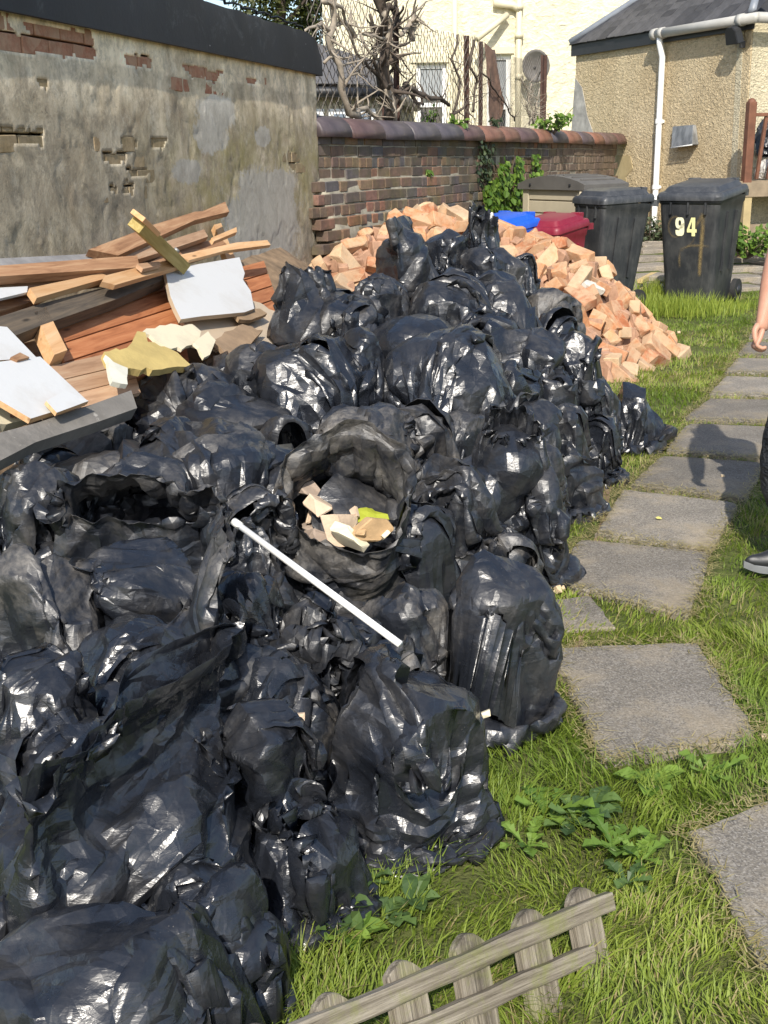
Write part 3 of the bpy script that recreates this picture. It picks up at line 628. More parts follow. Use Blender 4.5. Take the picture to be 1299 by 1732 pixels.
def mat_render():
    t = NT('old_cement_render'); co = t.co('Object'); a = t.attr('tint'); sp = t.n('ShaderNodeSeparateColor'); t.l(a, sp.inputs[0])
    n1 = t.noise(co, 2.4, 8, 0.72, 0.4); n2 = t.noise(co, 30, 6, 0.75); n3 = t.noise(t.co('Object', (7, 7, 1.2)), 1.5, 5, 0.6); ng = t.noise(co, 85, 4, 0.8)
    c = t.ramp(n1, [(0.32, (0.27, 0.215, 0.15)), (0.47, (0.50, 0.42, 0.305)), (0.62, (0.72, 0.625, 0.47))])
    c = t.mix(t.math('MULTIPLY', t.ramp(n3, [(0.42, 0), (0.66, 1)]), 0.32), c, (0.17, 0.145, 0.11)); c = t.mix(t.ramp(t.noise(co, 6.5, 7, 0.78, 0.3), [(0.46, 0), (0.60, 0.55)]), c, (0.15, 0.135, 0.11)); c = t.mix(t.ramp(t.noise(t.co('Object', (1, 1, 1), (0, 0, 1)), 4.5, 8, 0.8, 0.2), [(0.54, 0), (0.66, 0.6)]), c, (0.60, 0.55, 0.45))
    lich = t.math('MULTIPLY', sp.outputs[1], t.ramp(t.noise(co, 4.2, 8, 0.8, 0.3), [(0.38, 0.0), (0.58, 1.0)]))
    c = t.mix(t.math('MULTIPLY', lich, 0.60), c, (0.33, 0.29, 0.10))
    c = t.mix(t.ramp(t.noise(co, 26, 4, 0.9), [(0.60, 0), (0.72, 0.6)]), c, (0.40, 0.37, 0.29))
    c = t.mix(t.ramp(t.noise(co, 19, 5, 0.9, 0.4), [(0.60, 0), (0.72, 0.75)]), c, (0.05, 0.047, 0.04))
    pale = t.mix(t.ramp(t.noise(co, 8, 5, 0.7, 1.0), [(0.35, 0), (0.65, 1)]), (0.40, 0.375, 0.325), (0.54, 0.51, 0.45))
    c = t.mix(t.ramp(t.math('ADD', sp.outputs[0], t.math('MULTIPLY', t.math('SUBTRACT', n2, 0.5), 0.9)), [(0.42, 0), (0.58, 0.9)]), c, pale)
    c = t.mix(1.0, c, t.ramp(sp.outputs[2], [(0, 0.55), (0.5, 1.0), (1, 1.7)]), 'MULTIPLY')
    t.setc(c); return t.fin(0.95, 0.2, t.bump(ng, 0.6, 0.004, t.bump(n2, 0.5, 0.008)))
gz1 = ZR(530, 125, (J).length)             # underside of the felt
g0, g1 = -6.2, 0.0; du = 0.016; nu = int((g1-g0)/du); nv = int((gz1+0.06)/du)
o0 = Vector((0, 0, EYE))
def wall_uv(px, py):                        # pixel -> (t along, z) on the face of the garage wall
    p = PP(px, py, J, wn); return ((p-J).dot(wdir), p.z)
def poly_uv(q): return [wall_uv(*p) for p in q]
holes_px = [[(34, 40), (150, 57), (160, 104), (85, 95), (74, 70), (38, 58)], [(-60, 35), (36, 62), (78, 66), (92, 95), (40, 90), (-60, 78)],
            [(204, 92), (252, 101), (251, 121), (208, 115)], [(300, 107), (340, 122), (372, 124), (358, 139), (320, 131)], [(411, 131), (431, 139), (428, 147), (414, 143)],
            [(-40, 215), (66, 222), (66, 247), (-40, 243)], [(168, 258), (210, 262), (209, 280), (170, 279)], [(197, 235), (228, 238), (226, 250), (198, 248)],
            [(248, 234), (277, 240), (270, 257), (250, 252)], [(202, 310), (220, 314), (218, 330), (200, 326)], [(178, 315), (192, 315), (190, 326), (178, 325)], [(483, 260), (498, 262), (496, 290), (486, 284)],
            [(207, 288), (245, 291), (243, 303), (212, 300)], [(55, 133), (74, 134), (70, 150), (58, 148)]]
holes = [poly_uv(q) for q in holes_px]
patch_px = [(365, 190, 32, 28, 1), (352, 228, 27, 30, 1), (441, 232, 14, 17, 1), (312, 288, 25, 24, 1), (445, 380, 58, 92, 1.0), (455, 310, 40, 22, 1), (-20, 20, 30, 20, 0)]
def inpoly(x, y, q):
    c = np.zeros(x.shape, bool)
    for i in range(len(q)):
        x1, y1 = q[i]; x2, y2 = q[i-1]
        with np.errstate(divide='ignore', invalid='ignore'):
            c ^= ((y1 > y) != (y2 > y)) & (x < (x2-x1)*(y-y1)/((y2-y1) if y2 != y1 else 1e-9)+x1)
    return c
def vnoise(x, y, s, seed, oct=4):
    """smooth value noise on arrays"""
    r = np.random.RandomState(seed); T = r.rand(64, 64); o = np.zeros(np.shape(x)); a = 1; tot = 0
    for k in range(oct):
        X = np.asarray(x)*s*2**k; Y = np.asarray(y)*s*2**k; i = np.floor(X).astype(int); j = np.floor(Y).astype(int); fx = X-i; fy = Y-j
        fx = fx*fx*(3-2*fx); fy = fy*fy*(3-2*fy)
        g = lambda p, q: T[(p+k*7) % 64, (q+k*13) % 64]
        o += a*((g(i, j)*(1-fx)+g(i+1, j)*fx)*(1-fy)+(g(i, j+1)*(1-fx)+g(i+1, j+1)*fx)*fy); tot += a; a *= 0.55
    return o/tot
tu = np.linspace(g0, g1, nu+1); zv = np.linspace(-0.05, gz1+0.05, nv+1); TU, ZV = np.meshgrid(tu, zv, indexing='ij')
wx = TU+(vnoise(TU, ZV, 9, 1)-0.5)*0.05; wz = ZV+(vnoise(TU, ZV, 9, 2)-0.5)*0.05
hm = np.zeros(TU.shape, bool)
for q in holes: hm |= inpoly(wx, wz, q)
tint = np.zeros(TU.shape+(3,)); tint[..., 2] = 0.5
for x, y, a, b, s in patch_px:
    c0 = wall_uv(x, y); ca = abs(wall_uv(x+a, y)[0]-c0[0]); cb = abs(wall_uv(x, y+b)[1]-c0[1])
    dd = np.sqrt(((wx-c0[0])/ca)**2+((wz-c0[1])/cb)**2)+(vnoise(TU, ZV, 5, 3)-0.5)*0.7
    if s: tint[..., 0] = np.maximum(tint[..., 0], np.clip(1.5-dd, 0, 1))
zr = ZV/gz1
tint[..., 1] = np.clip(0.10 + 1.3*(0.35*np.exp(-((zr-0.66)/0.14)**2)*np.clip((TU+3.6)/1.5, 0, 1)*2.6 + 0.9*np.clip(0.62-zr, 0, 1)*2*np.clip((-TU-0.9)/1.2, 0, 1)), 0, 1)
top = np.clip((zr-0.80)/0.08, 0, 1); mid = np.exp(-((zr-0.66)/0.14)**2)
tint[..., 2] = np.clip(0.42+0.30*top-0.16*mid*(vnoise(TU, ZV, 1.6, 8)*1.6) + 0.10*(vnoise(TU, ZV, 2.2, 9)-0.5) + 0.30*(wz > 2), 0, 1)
disp = 0.016 + 0.008*(vnoise(TU, ZV, 1.5, 4)-0.5)+0.004*(vnoise(TU, ZV, 8, 5)-0.5)
ledge = 0.55+0.22*np.round(vnoise(TU*0.7, ZV*0.3, 2.0, 6)*2)            # thin spalled layers
disp -= 0.004*np.clip((vnoise(TU, ZV, 4.3, 12, 4)-0.60)*25, 0, 1)
P = (np.array(J)[None, None]+TU[..., None]*np.array(wdir)+disp[..., None]*np.array(wn)); P[..., 2] = ZV
ii = np.arange((nu+1)*(nv+1)).reshape(nu+1, nv+1)
keep = ~hm[:-1, :-1]
Fq = np.stack([ii[:-1, :-1], ii[1:, :-1], ii[1:, 1:], ii[:-1, 1:]], -1)[keep]
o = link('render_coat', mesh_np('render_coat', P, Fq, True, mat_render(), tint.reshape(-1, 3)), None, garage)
sd = o.modifiers.new('coat', 'SOLIDIFY'); sd.thickness = 0.022; sd.offset = -1
bm = bmesh.new(); m = frame_m(J, wdir, UP); zc = gz1/2
add_box(bm, ((g0+g1)/2, (gz1+0.2)/2, 0.23), ((g1-g0)/2, (gz1+0.2)/2, 0.16), None)   # local z is wall's inward side
mw = frame_m(J, wdir, UP)                      # x along, y up, z = x cross y
inward = -1 if Vector((mw[0][2], mw[1][2], mw[2][2])).dot(wn) > 0 else 1
bm.free(); bm = bmesh.new(); add_box(bm, ((g0+g1)/2, (gz1+0.2)/2-0.2, inward*0.24), ((g1-g0)/2, (gz1+0.2)/2+0.1, 0.16)); 
link('wall_core', bm_mesh('wall_core', bm, False, M_MORT), None, garage, mw)
# chipped brick meshes shared by everything built of brick (unit box scaled per use)
def brick_mesh(name, h, chip, seed, bev=0.006, cut=True):
    r = random.Random(seed); bm = bmesh.new(); bmesh.ops.create_cube(bm, size=2.0)
    for v in bm.verts: v.co = Vector((v.co.x*h[0], v.co.y*h[1], v.co.z*h[2]))
    if cut:
        for k in range(r.choice((1, 2, 3, 4))):
            n = Vector((r.choice((-1, 1))*r.uniform(0.4, 1), r.choice((-1, 1))*r.uniform(0.4, 1), r.choice((-1, 1))*r.uniform(0.3, 1))).normalized()
            far = max(v.co.dot(n) for v in bm.verts)
            ge = bmesh.ops.bisect_plane(bm, geom=bm.verts[:]+bm.edges[:]+bm.faces[:], plane_co=n*(far-r.uniform(0.2, 1.0)*chip), plane_no=n, clear_outer=True)
            ed = [e for e in bm.edges if e.is_boundary]
            if ed: bmesh.ops.contextual_create(bm, geom=ed)
    bmesh.ops.bevel(bm, geom=bm.edges[:], offset=bev, segments=1, affect='EDGES')
    for v in bm.verts:
        v.co += Vector((r.uniform(-1, 1), r.uniform(-1, 1), r.uniform(-1, 1)))*chip*0.06
    return bm_mesh(name, bm, False)
WB_S = [brick_mesh('brick', (0.111, 0.036, 0.05), 0.012, i, 0.004) for i in range(6)]
WB_H = [brick_mesh('brick', (0.054, 0.036, 0.05), 0.012, 20+i, 0.004) for i in range(6)]
def lay(me, mat, parent, m, sc=(1, 1, 1)):
    k = me.name.split('.')[0]
    o = bpy.data.objects.new('brick', me); COL.objects.link(o); o.parent = parent
    o.matrix_basis = m @ Matrix.Diagonal((*sc, 1)); 
    if len(me.materials) == 0: me.materials.append(mat)
    return o
def matset(meshes, mat):
    out = []
    for me in meshes:
        c = me.copy(); c.materials.clear(); c.materials.append(mat); out.append(c)
    return out
EX_S = matset(WB_S, M_EXP); EX_T = matset(WB_S, M_TAN)
for hi, q in enumerate(holes):
    us = [p[0] for p in q]; vs = [p[1] for p in q]; ch = 0.083; bl = 0.235
    r0 = math.floor(min(vs)/ch); r1 = math.floor(max(vs)/ch)
    for r in range(r0, r1+1):
        c0 = math.floor(min(us)/bl-0.5*(r % 2)); c1 = math.floor(max(us)/bl-0.5*(r % 2))
        for c in range(c0, c1+1):
            x = (c+0.5+0.5*(r % 2))*bl; z = (r+0.5)*ch
            if x > -0.02: continue
            mm = mw @ Matrix.Translation((x, z, inward*(0.038-0.004*RND.random()))) @ Euler((RND.uniform(-.02, .02),)*3).to_matrix().to_4x4()
            lay(RND.choice(EX_S if hi < 5 else EX_T), None, garage, mm, (1.0, 1.03, 1))
# ------------------------------------------------------------------ felt edge and roof of the garage
def mat_felt():
    t = NT('bitumen_felt'); co = t.co('Object'); n = t.noise(co, 2.0, 6, 0.7)
    c = t.ramp(n, [(0.3, (0.004, 0.006, 0.011)), (0.7, (0.009, 0.012, 0.020))]); s = t.vor(co, 5.5)
    c = t.mix(t.ramp(s, [(0.020, 0.7), (0.03, 0)]), c, (0.5, 0.5, 0.5)); c = t.mix(t.ramp(t.noise(co, 3, 6, 0.8, 0.6), [(0.56, 0), (0.75, 0.25)]), c, (0.20, 0.23, 0.24))
    t.setc(c); return t.fin(0.55, 0.28, t.bump(t.noise(co, 2.5, 2, 0.5, 0.3), 0.25, 0.02, t.bump(t.noise(co, 40, 4), 0.2, 0.004)))
M_FELT = mat_felt()
groof = empty('garage_roof'); tag(groof, 'flat garage roof with a deep black felt fascia above the rendered wall', 'roof')
fz0, fz1 = gz1-0.015, ZR(500, 55, J.length*0.97)
A = []; nseg = 90; prof = [(0.055, fz0), (0.062, fz0+0.004), (0.058, (fz0+fz1)/2), (0.05, fz1-0.03), (0.045, fz1), (-0.10, fz1+0.03), (-0.6, fz1+0.09), (-4.0, fz1+0.12)]
for i in range(nseg+1):
    t_ = g0+(g1+0.03-g0)*i/nseg; edge = max(0.0, (t_+0.30)/0.33)
    for j, (dn, z) in enumerate(prof):
        w1 = 0.005*mnoise.noise(Vector((t_*2.2, j*0.9, 0)))+(0.012*mnoise.noise(Vector((t_*6, j*1.3, 5))) if j >= 4 else 0)
        zz = z - (0.12*edge*edge if j >= 3 else 0) + (w1 if j >= 3 else 0.3*w1)
        A.append(J+wdir*t_+wn*(dn+w1*0.8)+UP*zz)
np_ = len(prof); ii = np.arange((nseg+1)*np_).reshape(nseg+1, np_)
Fq = np.stack([ii[:-1, :-1], ii[1:, :-1], ii[1:, 1:], ii[:-1, 1:]], -1).reshape(-1, 4)
link('felt_sheet', mesh_np('felt_sheet', [tuple(p) for p in A], Fq, True, M_FELT), None, groof).modifiers.new('edges', 'EDGE_SPLIT').split_angle = math.radians(35)
bm = bmesh.new(); add_prism(bm, [(-0.062, fz0), (-0.058, fz1-0.17), (0.10, fz1-0.07), (3.9, fz1-0.05), (3.9, fz0)], 0, 0.012, None)
e0 = J+wdir*0.032; me = bm_mesh('end_flap', bm, False, M_FELT)
link('end_flap', me, None, groof, frame_m((e0.x, e0.y, 0), -wn, UP))
bm = bmesh.new(); cr = []
for i in range(26):
    t_ = -2.6+i*0.10; cr.append(J+wdir*t_+wn*(-0.02+0.02*math.sin(i*2.1))+UP*(fz1+0.055+0.03*mnoise.noise(Vector((i*0.7, 1, 1)))-(0.14 if i > 24 else 0)))
add_tube(bm, cr, [0.006+0.012*abs(mnoise.noise(Vector((i*0.9, 3, 2)))) for i in range(26)], 6)
link('felt_ruck', bm_mesh('felt_ruck', bm, True, M_FELT), None, groof)
# ------------------------------------------------------------------ old brick wall with round coping
bwall = empty('brick_wall'); tag(bwall, 'old leaning brick wall with a rounded coping, between the rendered wall and the outhouse', 'wall')
cop_b0, cop_b1 = ZR(540, 226, 9.8)-0.0, ZR(1036, 242, 17.8)      # underside of the coping at both ends
CH = 0.090
def bulge(s, z):
    near = max(0.0, 1-s/4.5); return 0.17*near*max(0, min(1, (cop_b0-0.36-z)/0.10))*(0.75+0.25*math.sin(z*9)) + 0.02*math.sin(s*1.1)+0.012*mnoise.noise(Vector((s, z*2, 0)))
bfr = frame_m(J, bdir, UP); binw = -1 if Vector((bfr[0][2], bfr[1][2], bfr[2][2])).dot(bn) > 0 else 1
W_S = matset(WB_S, M_WBR); W_H = matset(WB_H, M_WBR)
lst = []
ncourse = int((cop_b0)/CH)
for r in range(ncourse):
    s = -0.35 if r > 3 else -0.05; s = -0.30+0.06*(r % 3) if r >= 4 else -0.02; hdr = (r % 4 == 2)
    while s < BL-0.02:
        f = s/BL; ztop = cop_b0*(1-f)+cop_b1*f; z = ztop-CH*(r+0.5)
        if z < 0: break
        st = (not hdr and RND.random() > 0.25); L = 0.235 if st else 0.12; L *= RND.uniform(0.93, 1.05)
        drp = -0.05*max(0, 1-s/3.0)*(r-3)/8 if r > 3 else 0
        z += drp + 0.004*math.sin(s*3+r)
        if RND.random() < (0.02 if r > 2 else 0.008): s += L; continue
        lst.append((s+L/2, z, st, L, r)); s += L
lst.sort(key=lambda q: (q[0]+0.35*q[4] if q[4] < 11 else 99+q[0]))
rest = bmesh.new()
for k, (s, z, st, L, r) in enumerate(lst):
    lowr = r > 3
    dep = bulge(s, z)+RND.uniform(-0.006, 0.006)+(0.015*RND.random() if lowr and s < 4 else 0)
    mm = bfr @ Matrix.Translation((s, z, binw*(0.045-dep))) @ Euler((RND.uniform(-.03, .03), RND.uniform(-.03, .03), RND.uniform(-.025, .025)-(0.06 if lowr and s < 3 else 0)*0)).to_matrix().to_4x4()
    me = RND.choice(W_S if st else W_H); sx = (L-0.010)/(0.222 if st else 0.108); sy = 1.13
    if k < 300: lay(me, None, bwall, mm, (sx, sy, 1.1))
    else:
        t = me.copy(); t.transform(mm @ Matrix.Diagonal((sx, sy, 1.1, 1))); rest.from_mesh(t); bpy.data.meshes.remove(t)
o = link('far_bricks', bm_mesh('far_bricks', rest, False, mat_brick('far_wall_brick', [(0.20, 0.145, 0.11)]*2, 0.15, 0.45)), None, bwall); o['kind'] = 'stuff'
# colour for joined bricks varies by place
t = bpy.data.materials['far_wall_brick'].node_tree
# mortar core behind, following the bulge
A = []; ns_, nz_ = 60, 24
for i in range(ns_+1):
    s = -0.05+(BL+0.05)*i/ns_
    for j in range(nz_+1):
        f = max(0, s)/BL; zt = cop_b0*(1-f)+cop_b1*f; z = -0.05+(zt+0.08)*j/nz_; dep = bulge(max(0, s), z)+0.001
        A.append(J+bdir*s+bn*dep+UP*z)
ii = np.arange((ns_+1)*(nz_+1)).reshape(ns_+1, nz_+1); Fq = np.stack([ii[:-1, :-1], ii[1:, :-1], ii[1:, 1:], ii[:-1, 1:]], -1).reshape(-1, 4)
o = link('mortar', mesh_np('mortar', [tuple(p) for p in A], Fq, True, M_MORT), None, bwall); sd = o.modifiers.new('thick', 'SOLIDIFY'); sd.thickness = 0.25; sd.offset = -1
# coping stones
def mat_cope():
    t = NT('glazed_coping'); co = t.co('Object'); rn = t.rnd()
    c = t.ramp(rn, [(0.0, (0.115, 0.060, 0.050)), (0.3, (0.085, 0.065, 0.070)), (0.5, (0.070, 0.072, 0.085)), (0.75, (0.14, 0.075, 0.055)), (1.0, (0.24, 0.11, 0.07))])
    c = t.mix(1.0, c, t.ramp(t.noise(co, 6, 6, 0.7), [(0.3, 0.7), (0.7, 1.35)]), 'MULTIPLY')
    c = t.mix(t.ramp(t.noise(co, 12, 5, 0.8), [(0.6, 0), (0.72, 0.6)]), c, (0.17, 0.15, 0.09))
    t.setc(c); return t.fin(0.5, 0.45, t.bump(t.noise(co, 30, 4), 0.25, 0.006))
M_COPE = mat_cope(); s = -0.02; k = 0
while s < BL+0.15:
    L = RND.uniform(0.50, 0.62); 
    f = min(1, max(0, (s+L/2)/BL)); z = cop_b0*(1-f)+cop_b1*f; bm = bmesh.new(); n = 10; rings = []
    for e in (0.0, 0.012, L/2, L-0.022, L-0.010):
        rr = 0.92 if e in (0.0, L-0.010) else 1.0
        rings.append([bm.verts.new((e, -0.020+0.165*rr*max(0, math.sin(a))**0.9, 0.185*rr*math.cos(a))) for a in [math.pi*q/n for q in range(n+1)]])
    for a, b in zip(rings[:-1], rings[1:]):
        for q in range(n): bm.faces.new((a[q], a[q+1], b[q+1], b[q]))
    bm.faces.new(rings[0][::-1]); bm.faces.new(rings[-1])
    for q in range(len(rings)-1): bm.faces.new((rings[q][0], rings[q+1][0], rings[q+1][n], rings[q][n]))
    me = bm_mesh('coping_stone', bm, True, M_COPE)
    link('coping_stone', me, None, bwall, bfr @ Matrix.Translation((s, z+RND.uniform(-0.006, 0.006), binw*0.10)) @ Euler((RND.uniform(-.05, .05), RND.uniform(-.015, .015), RND.uniform(-.015, .015)-0.012)).to_matrix().to_4x4())
    s += L
# ================================================================== outhouse
CR_ = HD(1258, 16.0, 250); CL_ = HD(970, 19.3, 250)
ze = ZR(1258, 34, 16.0)
fdir = (CR_-CL_).normalized(); fn = Vector((-abs(fdir.y), 0, 0)); fn = Vector((fdir.y, -fdir.x, 0)); 
if fn.dot(-CR_) < 0: fn = -fn                                   # outward, towards the lawn
sdir = -fn                                                       # the right side runs back along -fn
FW = (CR_-CL_).length
def mat_roughcast(name, c0, c1, sc1=26, st=1.0, dirt=0.35, weave=1.0):
    t = NT(name); co = t.co('Object'); n1 = t.noise(co, 1.1, 6, 0.65); n2 = t.noise(t.co('Object', (1, 1, 1.6)), sc1, 4, 0.6, 0.8); n3 = t.noise(co, sc1*2.6, 4, 0.7)
    c = t.mix(t.ramp(n1, [(0.32, 0), (0.68, 1)]), c0, c1); c = t.mix(1.0, c, t.ramp(n2, [(0.32, 0.72), (0.55, 1.0), (0.72, 1.12)]), 'MULTIPLY')
    c = t.mix(t.math('MULTIPLY', t.ramp(t.noise(t.co('Object', (3, 3, 0.6)), 1.2, 6, 0.7), [(0.45, 0), (0.75, 1)]), dirt), c, rgb(c0, 0.55))
    t.setc(c); return t.fin(0.92, 0.2, t.bump(n3, 0.5, 0.01*st, t.bump(n2, 1.0, 0.045*st)))
M_RC = mat_roughcast('tan_roughcast', (0.56, 0.44, 0.265), (0.68, 0.56, 0.36), 19)
M_CREAM = mat_roughcast('cream_paint', (0.70, 0.64, 0.465), (0.78, 0.72, 0.54), 7, 0.9, 0.10)
M_WHITE = plain('white_plastic', (0.78, 0.78, 0.76), 0.4, 0.06, 5); M_GUT = plain('grey_gutter', (0.40, 0.39, 0.36), 0.5, 0.15, 4)
M_DARKW = plain('dark_metal', (0.02, 0.021, 0.024), 0.5, 0.2, 8)
outh = empty('outhouse'); tag(outh, 'tan roughcast outhouse with a slate roof and white downpipe behind the bins', 'outhouse')
m = frame_m(CL_, fdir, UP); mi = m.inverted()                    # x along facade, y up, z
fz = 1 if Vector((m[0][2], m[1][2], m[2][2])).dot(fn) > 0 else -1
DP = 4.2
bm = bmesh.new(); n = 40
A = [CL_, CR_, CR_-fn*DP, CL_-fn*DP]
me = mesh_np('wall', [tuple(p-UP*0.1) for p in A]+[tuple(p+UP*ze) for p in A], [(0, 1, 5, 4), (1, 2, 6, 5), (2, 3, 7, 6), (3, 0, 4, 7)], False, M_RC)
link('wall', me, None, outh)
def FP(px, py, off=0.0): return PP(px, py, CL_+fn*off, fn)
# pale margin at the corner and bare patches
q = [FP(1249, 34, .004), FP(1259, 33, .004), FP(1244, 330, .004), FP(1234, 330, .004)]
M_MARG = mat_roughcast('pale_margin', (0.62, 0.55, 0.38), (0.70, 0.62, 0.44), 22)
def flat_part(name, pts, n, th, mat, parent):
    """plate whose front follows pts, thickness th behind it"""
    n = n.normalized(); bm = bmesh.new(); f = [bm.verts.new(p) for p in pts]; b = [bm.verts.new(Vector(p)-n*th) for p in pts]; k = len(pts)
    bm.faces.new(f); bm.faces.new(b[::-1])
    for i in range(k): bm.faces.new((f[i], b[i], b[(i+1) % k], f[(i+1) % k]))
    return link(name, bm_mesh(name, bm, False, mat), None, parent)
flat_part('corner_margin', q, fn, 0.02, M_MARG, outh)
flat_part('bare_render', [FP(*p, .006) for p in ((973, 132), (984, 148), (989, 172), (993, 196), (1003, 224), (966, 224), (969, 180))], fn, 0.02, plain('bare_cement', (0.40, 0.385, 0.35), 0.9, 0.4, 6, bump=0.5), outh)
flat_part('bare_render', [FP(*p, .006) for p in ((1037, 262), (1066, 264), (1070, 285), (1058, 300), (1063, 320), (1034, 335))], fn, 0.02, plain('bare_tan_cement', (0.44, 0.35, 0.19), 0.9, 0.2, 6, bump=0.3), outh)
# right face paint in pale cream
e1 = CR_+UP*0.0; link('side_coat', mesh_np('side_coat', [tuple(e1-fn*0.02+fdir*.006+UP*0.0), tuple(e1-fn*DP+fdir*.006), tuple(e1-fn*DP+fdir*.006+UP*ze), tuple(e1-fn*0.02+fdir*.006+UP*ze)], [(0, 1, 2, 3)], False, M_MARG), None, outh)
# roof
M_SLATE = NT('roof_slate'); _t1 = M_SLATE; _co = _t1.co('Object'); _rn = _t1.rnd()
_c = _t1.mix(_rn, (0.030, 0.030, 0.034), (0.075, 0.073, 0.076)); _c = _t1.mix(1.0, _c, _t1.ramp(_t1.noise(_co, 9, 5), [(0.3, 0.7), (0.7, 1.4)]), 'MULTIPLY'); _t1.setc(_c)
M_SLATE = _t1.fin(0.6, 0.4, _t1.bump(_t1.noise(_co, 22, 4), 0.4, 0.01)); M_LEAD = plain('lead_hip', (0.20, 0.22, 0.25), 0.45, 0.2, 6)
OV = 0.07; eL = CL_+fn*OV-fdir*OV+UP*(ze+0.05); eR = CR_+fn*OV+fdir*OV+UP*(ze+0.05); bR = CR_-fn*(DP+OV)+fdir*OV+UP*(ze+0.05); bL = CL_-fn*(DP+OV)-fdir*OV+UP*(ze+0.05)
apL = CL_+fdir*2.1-fn*DP/2+UP*(ze+1.75); apR = CR_-fdir*2.1-fn*DP/2+UP*(ze+1.75)
roof = link('roof', mesh_np('roof', [tuple(p) for p in (eL, eR, bR, bL, apL, apR)], [(0, 1, 5, 4), (1, 2, 5, 5), (2, 3, 4, 5), (3, 0, 4, 4)], False, plain('roof_deck', (0.03, 0.03, 0.033), 0.8)), None, outh)
rx_ = fdir; rup = (apL-eL); rup = (rup-rx_*rup.dot(rx_)).normalized(); rn_ = rx_.cross(rup).normalized()
if rn_.z < 0: rn_ = -rn_
def slates(parent, o0_, ax, up, nrm, L, Hh, cl, cr, mat, w=0.25, e=0.155, jit=1.0, limit=300):
    """rows of slates on a roof plane; cl/cr: how far the left/right edge comes in per unit up"""
    ms = []
    for k in range(6):
        bm = bmesh.new(); r = random.Random(k); c = [(-w*0.49, 0.012*r.uniform(-1, 1)), (-w*0.2, -0.010*r.random()), (w*0.2, -0.012*r.random()), (w*0.49, 0.012*r.uniform(-1, 1)), (w*0.49, 0.27), (-w*0.49, 0.27)]
        add_prism(bm, c, 0, 0.009); me = bm_mesh('slate', bm, False, mat); ms.append(me)
    fr = frame_m(o0_, ax, up); sg = 1 if Vector((fr[0][2], fr[1][2], fr[2][2])).dot(nrm) > 0 else -1; cnt = 0
    for r in range(int(Hh/e)):
        y = r*e; x0 = cl*y; x1 = L-cr*y; x = x0 - w*0.5*(r % 2) + w*0.5
        while x < x1:
            if x > x0+w*0.2 and x < x1-w*0.1 and cnt < limit:
                mm = fr @ Matrix.Translation((x, y+RND.uniform(-.01, .01)*jit, sg*(0.012 if sg > 0 else 0.021))) @ Euler((sg*0.035, RND.uniform(-.02, .02)*jit, RND.uniform(-.03, .03)*jit)).to_matrix().to_4x4()
                o = link('slate', RND.choice(ms), None, parent, mm); cnt += 1
            x += w
Hs = (apL-eL).dot(rup); clf = (apL-eL).dot(rx_)/Hs
slates(outh, eL, rx_, rup, rn_, (eR-eL).length, Hs*0.62, clf, clf, M_SLATE)
for a, b in ((eL, apL), (eR, apR)):
    mid = [a+(b-a)*k/8+UP*0.035 for k in range(9)]
    link('lead_hip', tube_me('lead_hip', mid, 0.055, 8, M_LEAD), None, outh)
# fascia, gutter, downpipe
flat_part('fascia', [eL-fn*0.02-UP*0.16, eR-fn*0.02-UP*0.16, eR-fn*0.02-UP*0.0, eL-fn*0.02-UP*0.0], fn, 0.03, M_DARKW, outh)
gA = FP(1109, 42, OV+0.05); gB = FP(1278, 17, OV+0.05); gB = gB; zt = ze+0.0
gA.z = zt; gB.z = zt-0.0
def gutter(name, a, b, r, mat, parent):
    d = (b-a).normalized(); bm = bmesh.new(); add_tube(bm, [a, b], r, 12); o = link(name, bm_mesh(name, bm, True, mat), None, parent); return o
gutter('gutter', gA, gB+fdir*0.05, 0.062, M_GUT, outh)
gutter('gutter', gB+fdir*0.05, gB+fdir*0.05-fn*3.0, 0.062, M_GUT, outh)
for p in (gA, gB-fdir*0.25, gA+fdir*0.16):
    gutter('gutter_joint', p-fdir*0.045, p+fdir*0.045, 0.074, M_GUT, outh)
dA = gA+fdir*0.11; foot = FP(1104, 398, 0.06); zf = foot.z
kk = (Vector((dA.x, dA.y, 0))-CL_).dot(fn)-0.065; dB = Vector((dA.x-fn.x*kk, dA.y-fn.y*kk, zt-0.30)); dC = Vector((dB.x, dB.y, max(0.28, zf)))
link('downpipe', tube_me('downpipe', [dA-UP*0.03, dA-UP*0.12, dB, dC+UP*0.06, dC+fn*0.05], 0.042, 12, M_WHITE), None, outh)
for z in (0.35, 0.72):
    p = dB.lerp(dC, z); bm = bmesh.new(); add_tube(bm, [p+UP*0.03, p-UP*0.03], 0.052, 12)
    add_box(bm, p-fn*0.02, (0.07, 0.012, 0.018), None); link('pipe_clip', bm_mesh('pipe_clip', bm, False, M_WHITE), None, outh)
# vent hood
q = [FP(1137, 214, .05), FP(1173, 211, .05), FP(1171, 245, .11), FP(1135, 250, .11)]
v_ = empty('wall_vent', FP(1154, 232)); tag(v_, 'small square grey metal vent cover on the tan outhouse wall', 'vent')
mp = Matrix.Translation(-v_.location)
bm = bmesh.new(); f = [bm.verts.new(p-v_.location) for p in q]; b = [bm.verts.new(Vector(p)-fn*((Vector(p)-CL_).dot(fn)-0.002)-v_.location) for p in q]
bm.faces.new(f); bm.faces.new(b[::-1]); [bm.faces.new((f[i], b[i], b[(i+1) % 4], f[(i+1) % 4])) for i in range(4)]
bmesh.ops.bevel(bm, geom=bm.edges[:], offset=0.008, segments=2, affect='EDGES')
t = NT('dull_zinc'); co = t.co('Object'); t.setc(t.ramp(t.noise(t.co('Object', (1, 1, 0.4)), 9, 5), [(0.35, (0.16, 0.165, 0.165)), (0.65, (0.36, 0.36, 0.35))])); M_ZINC = t.fin(0.5, 0.5, None, 0.5)
link('hood', bm_mesh('hood', bm, False, M_ZINC), None, v_)
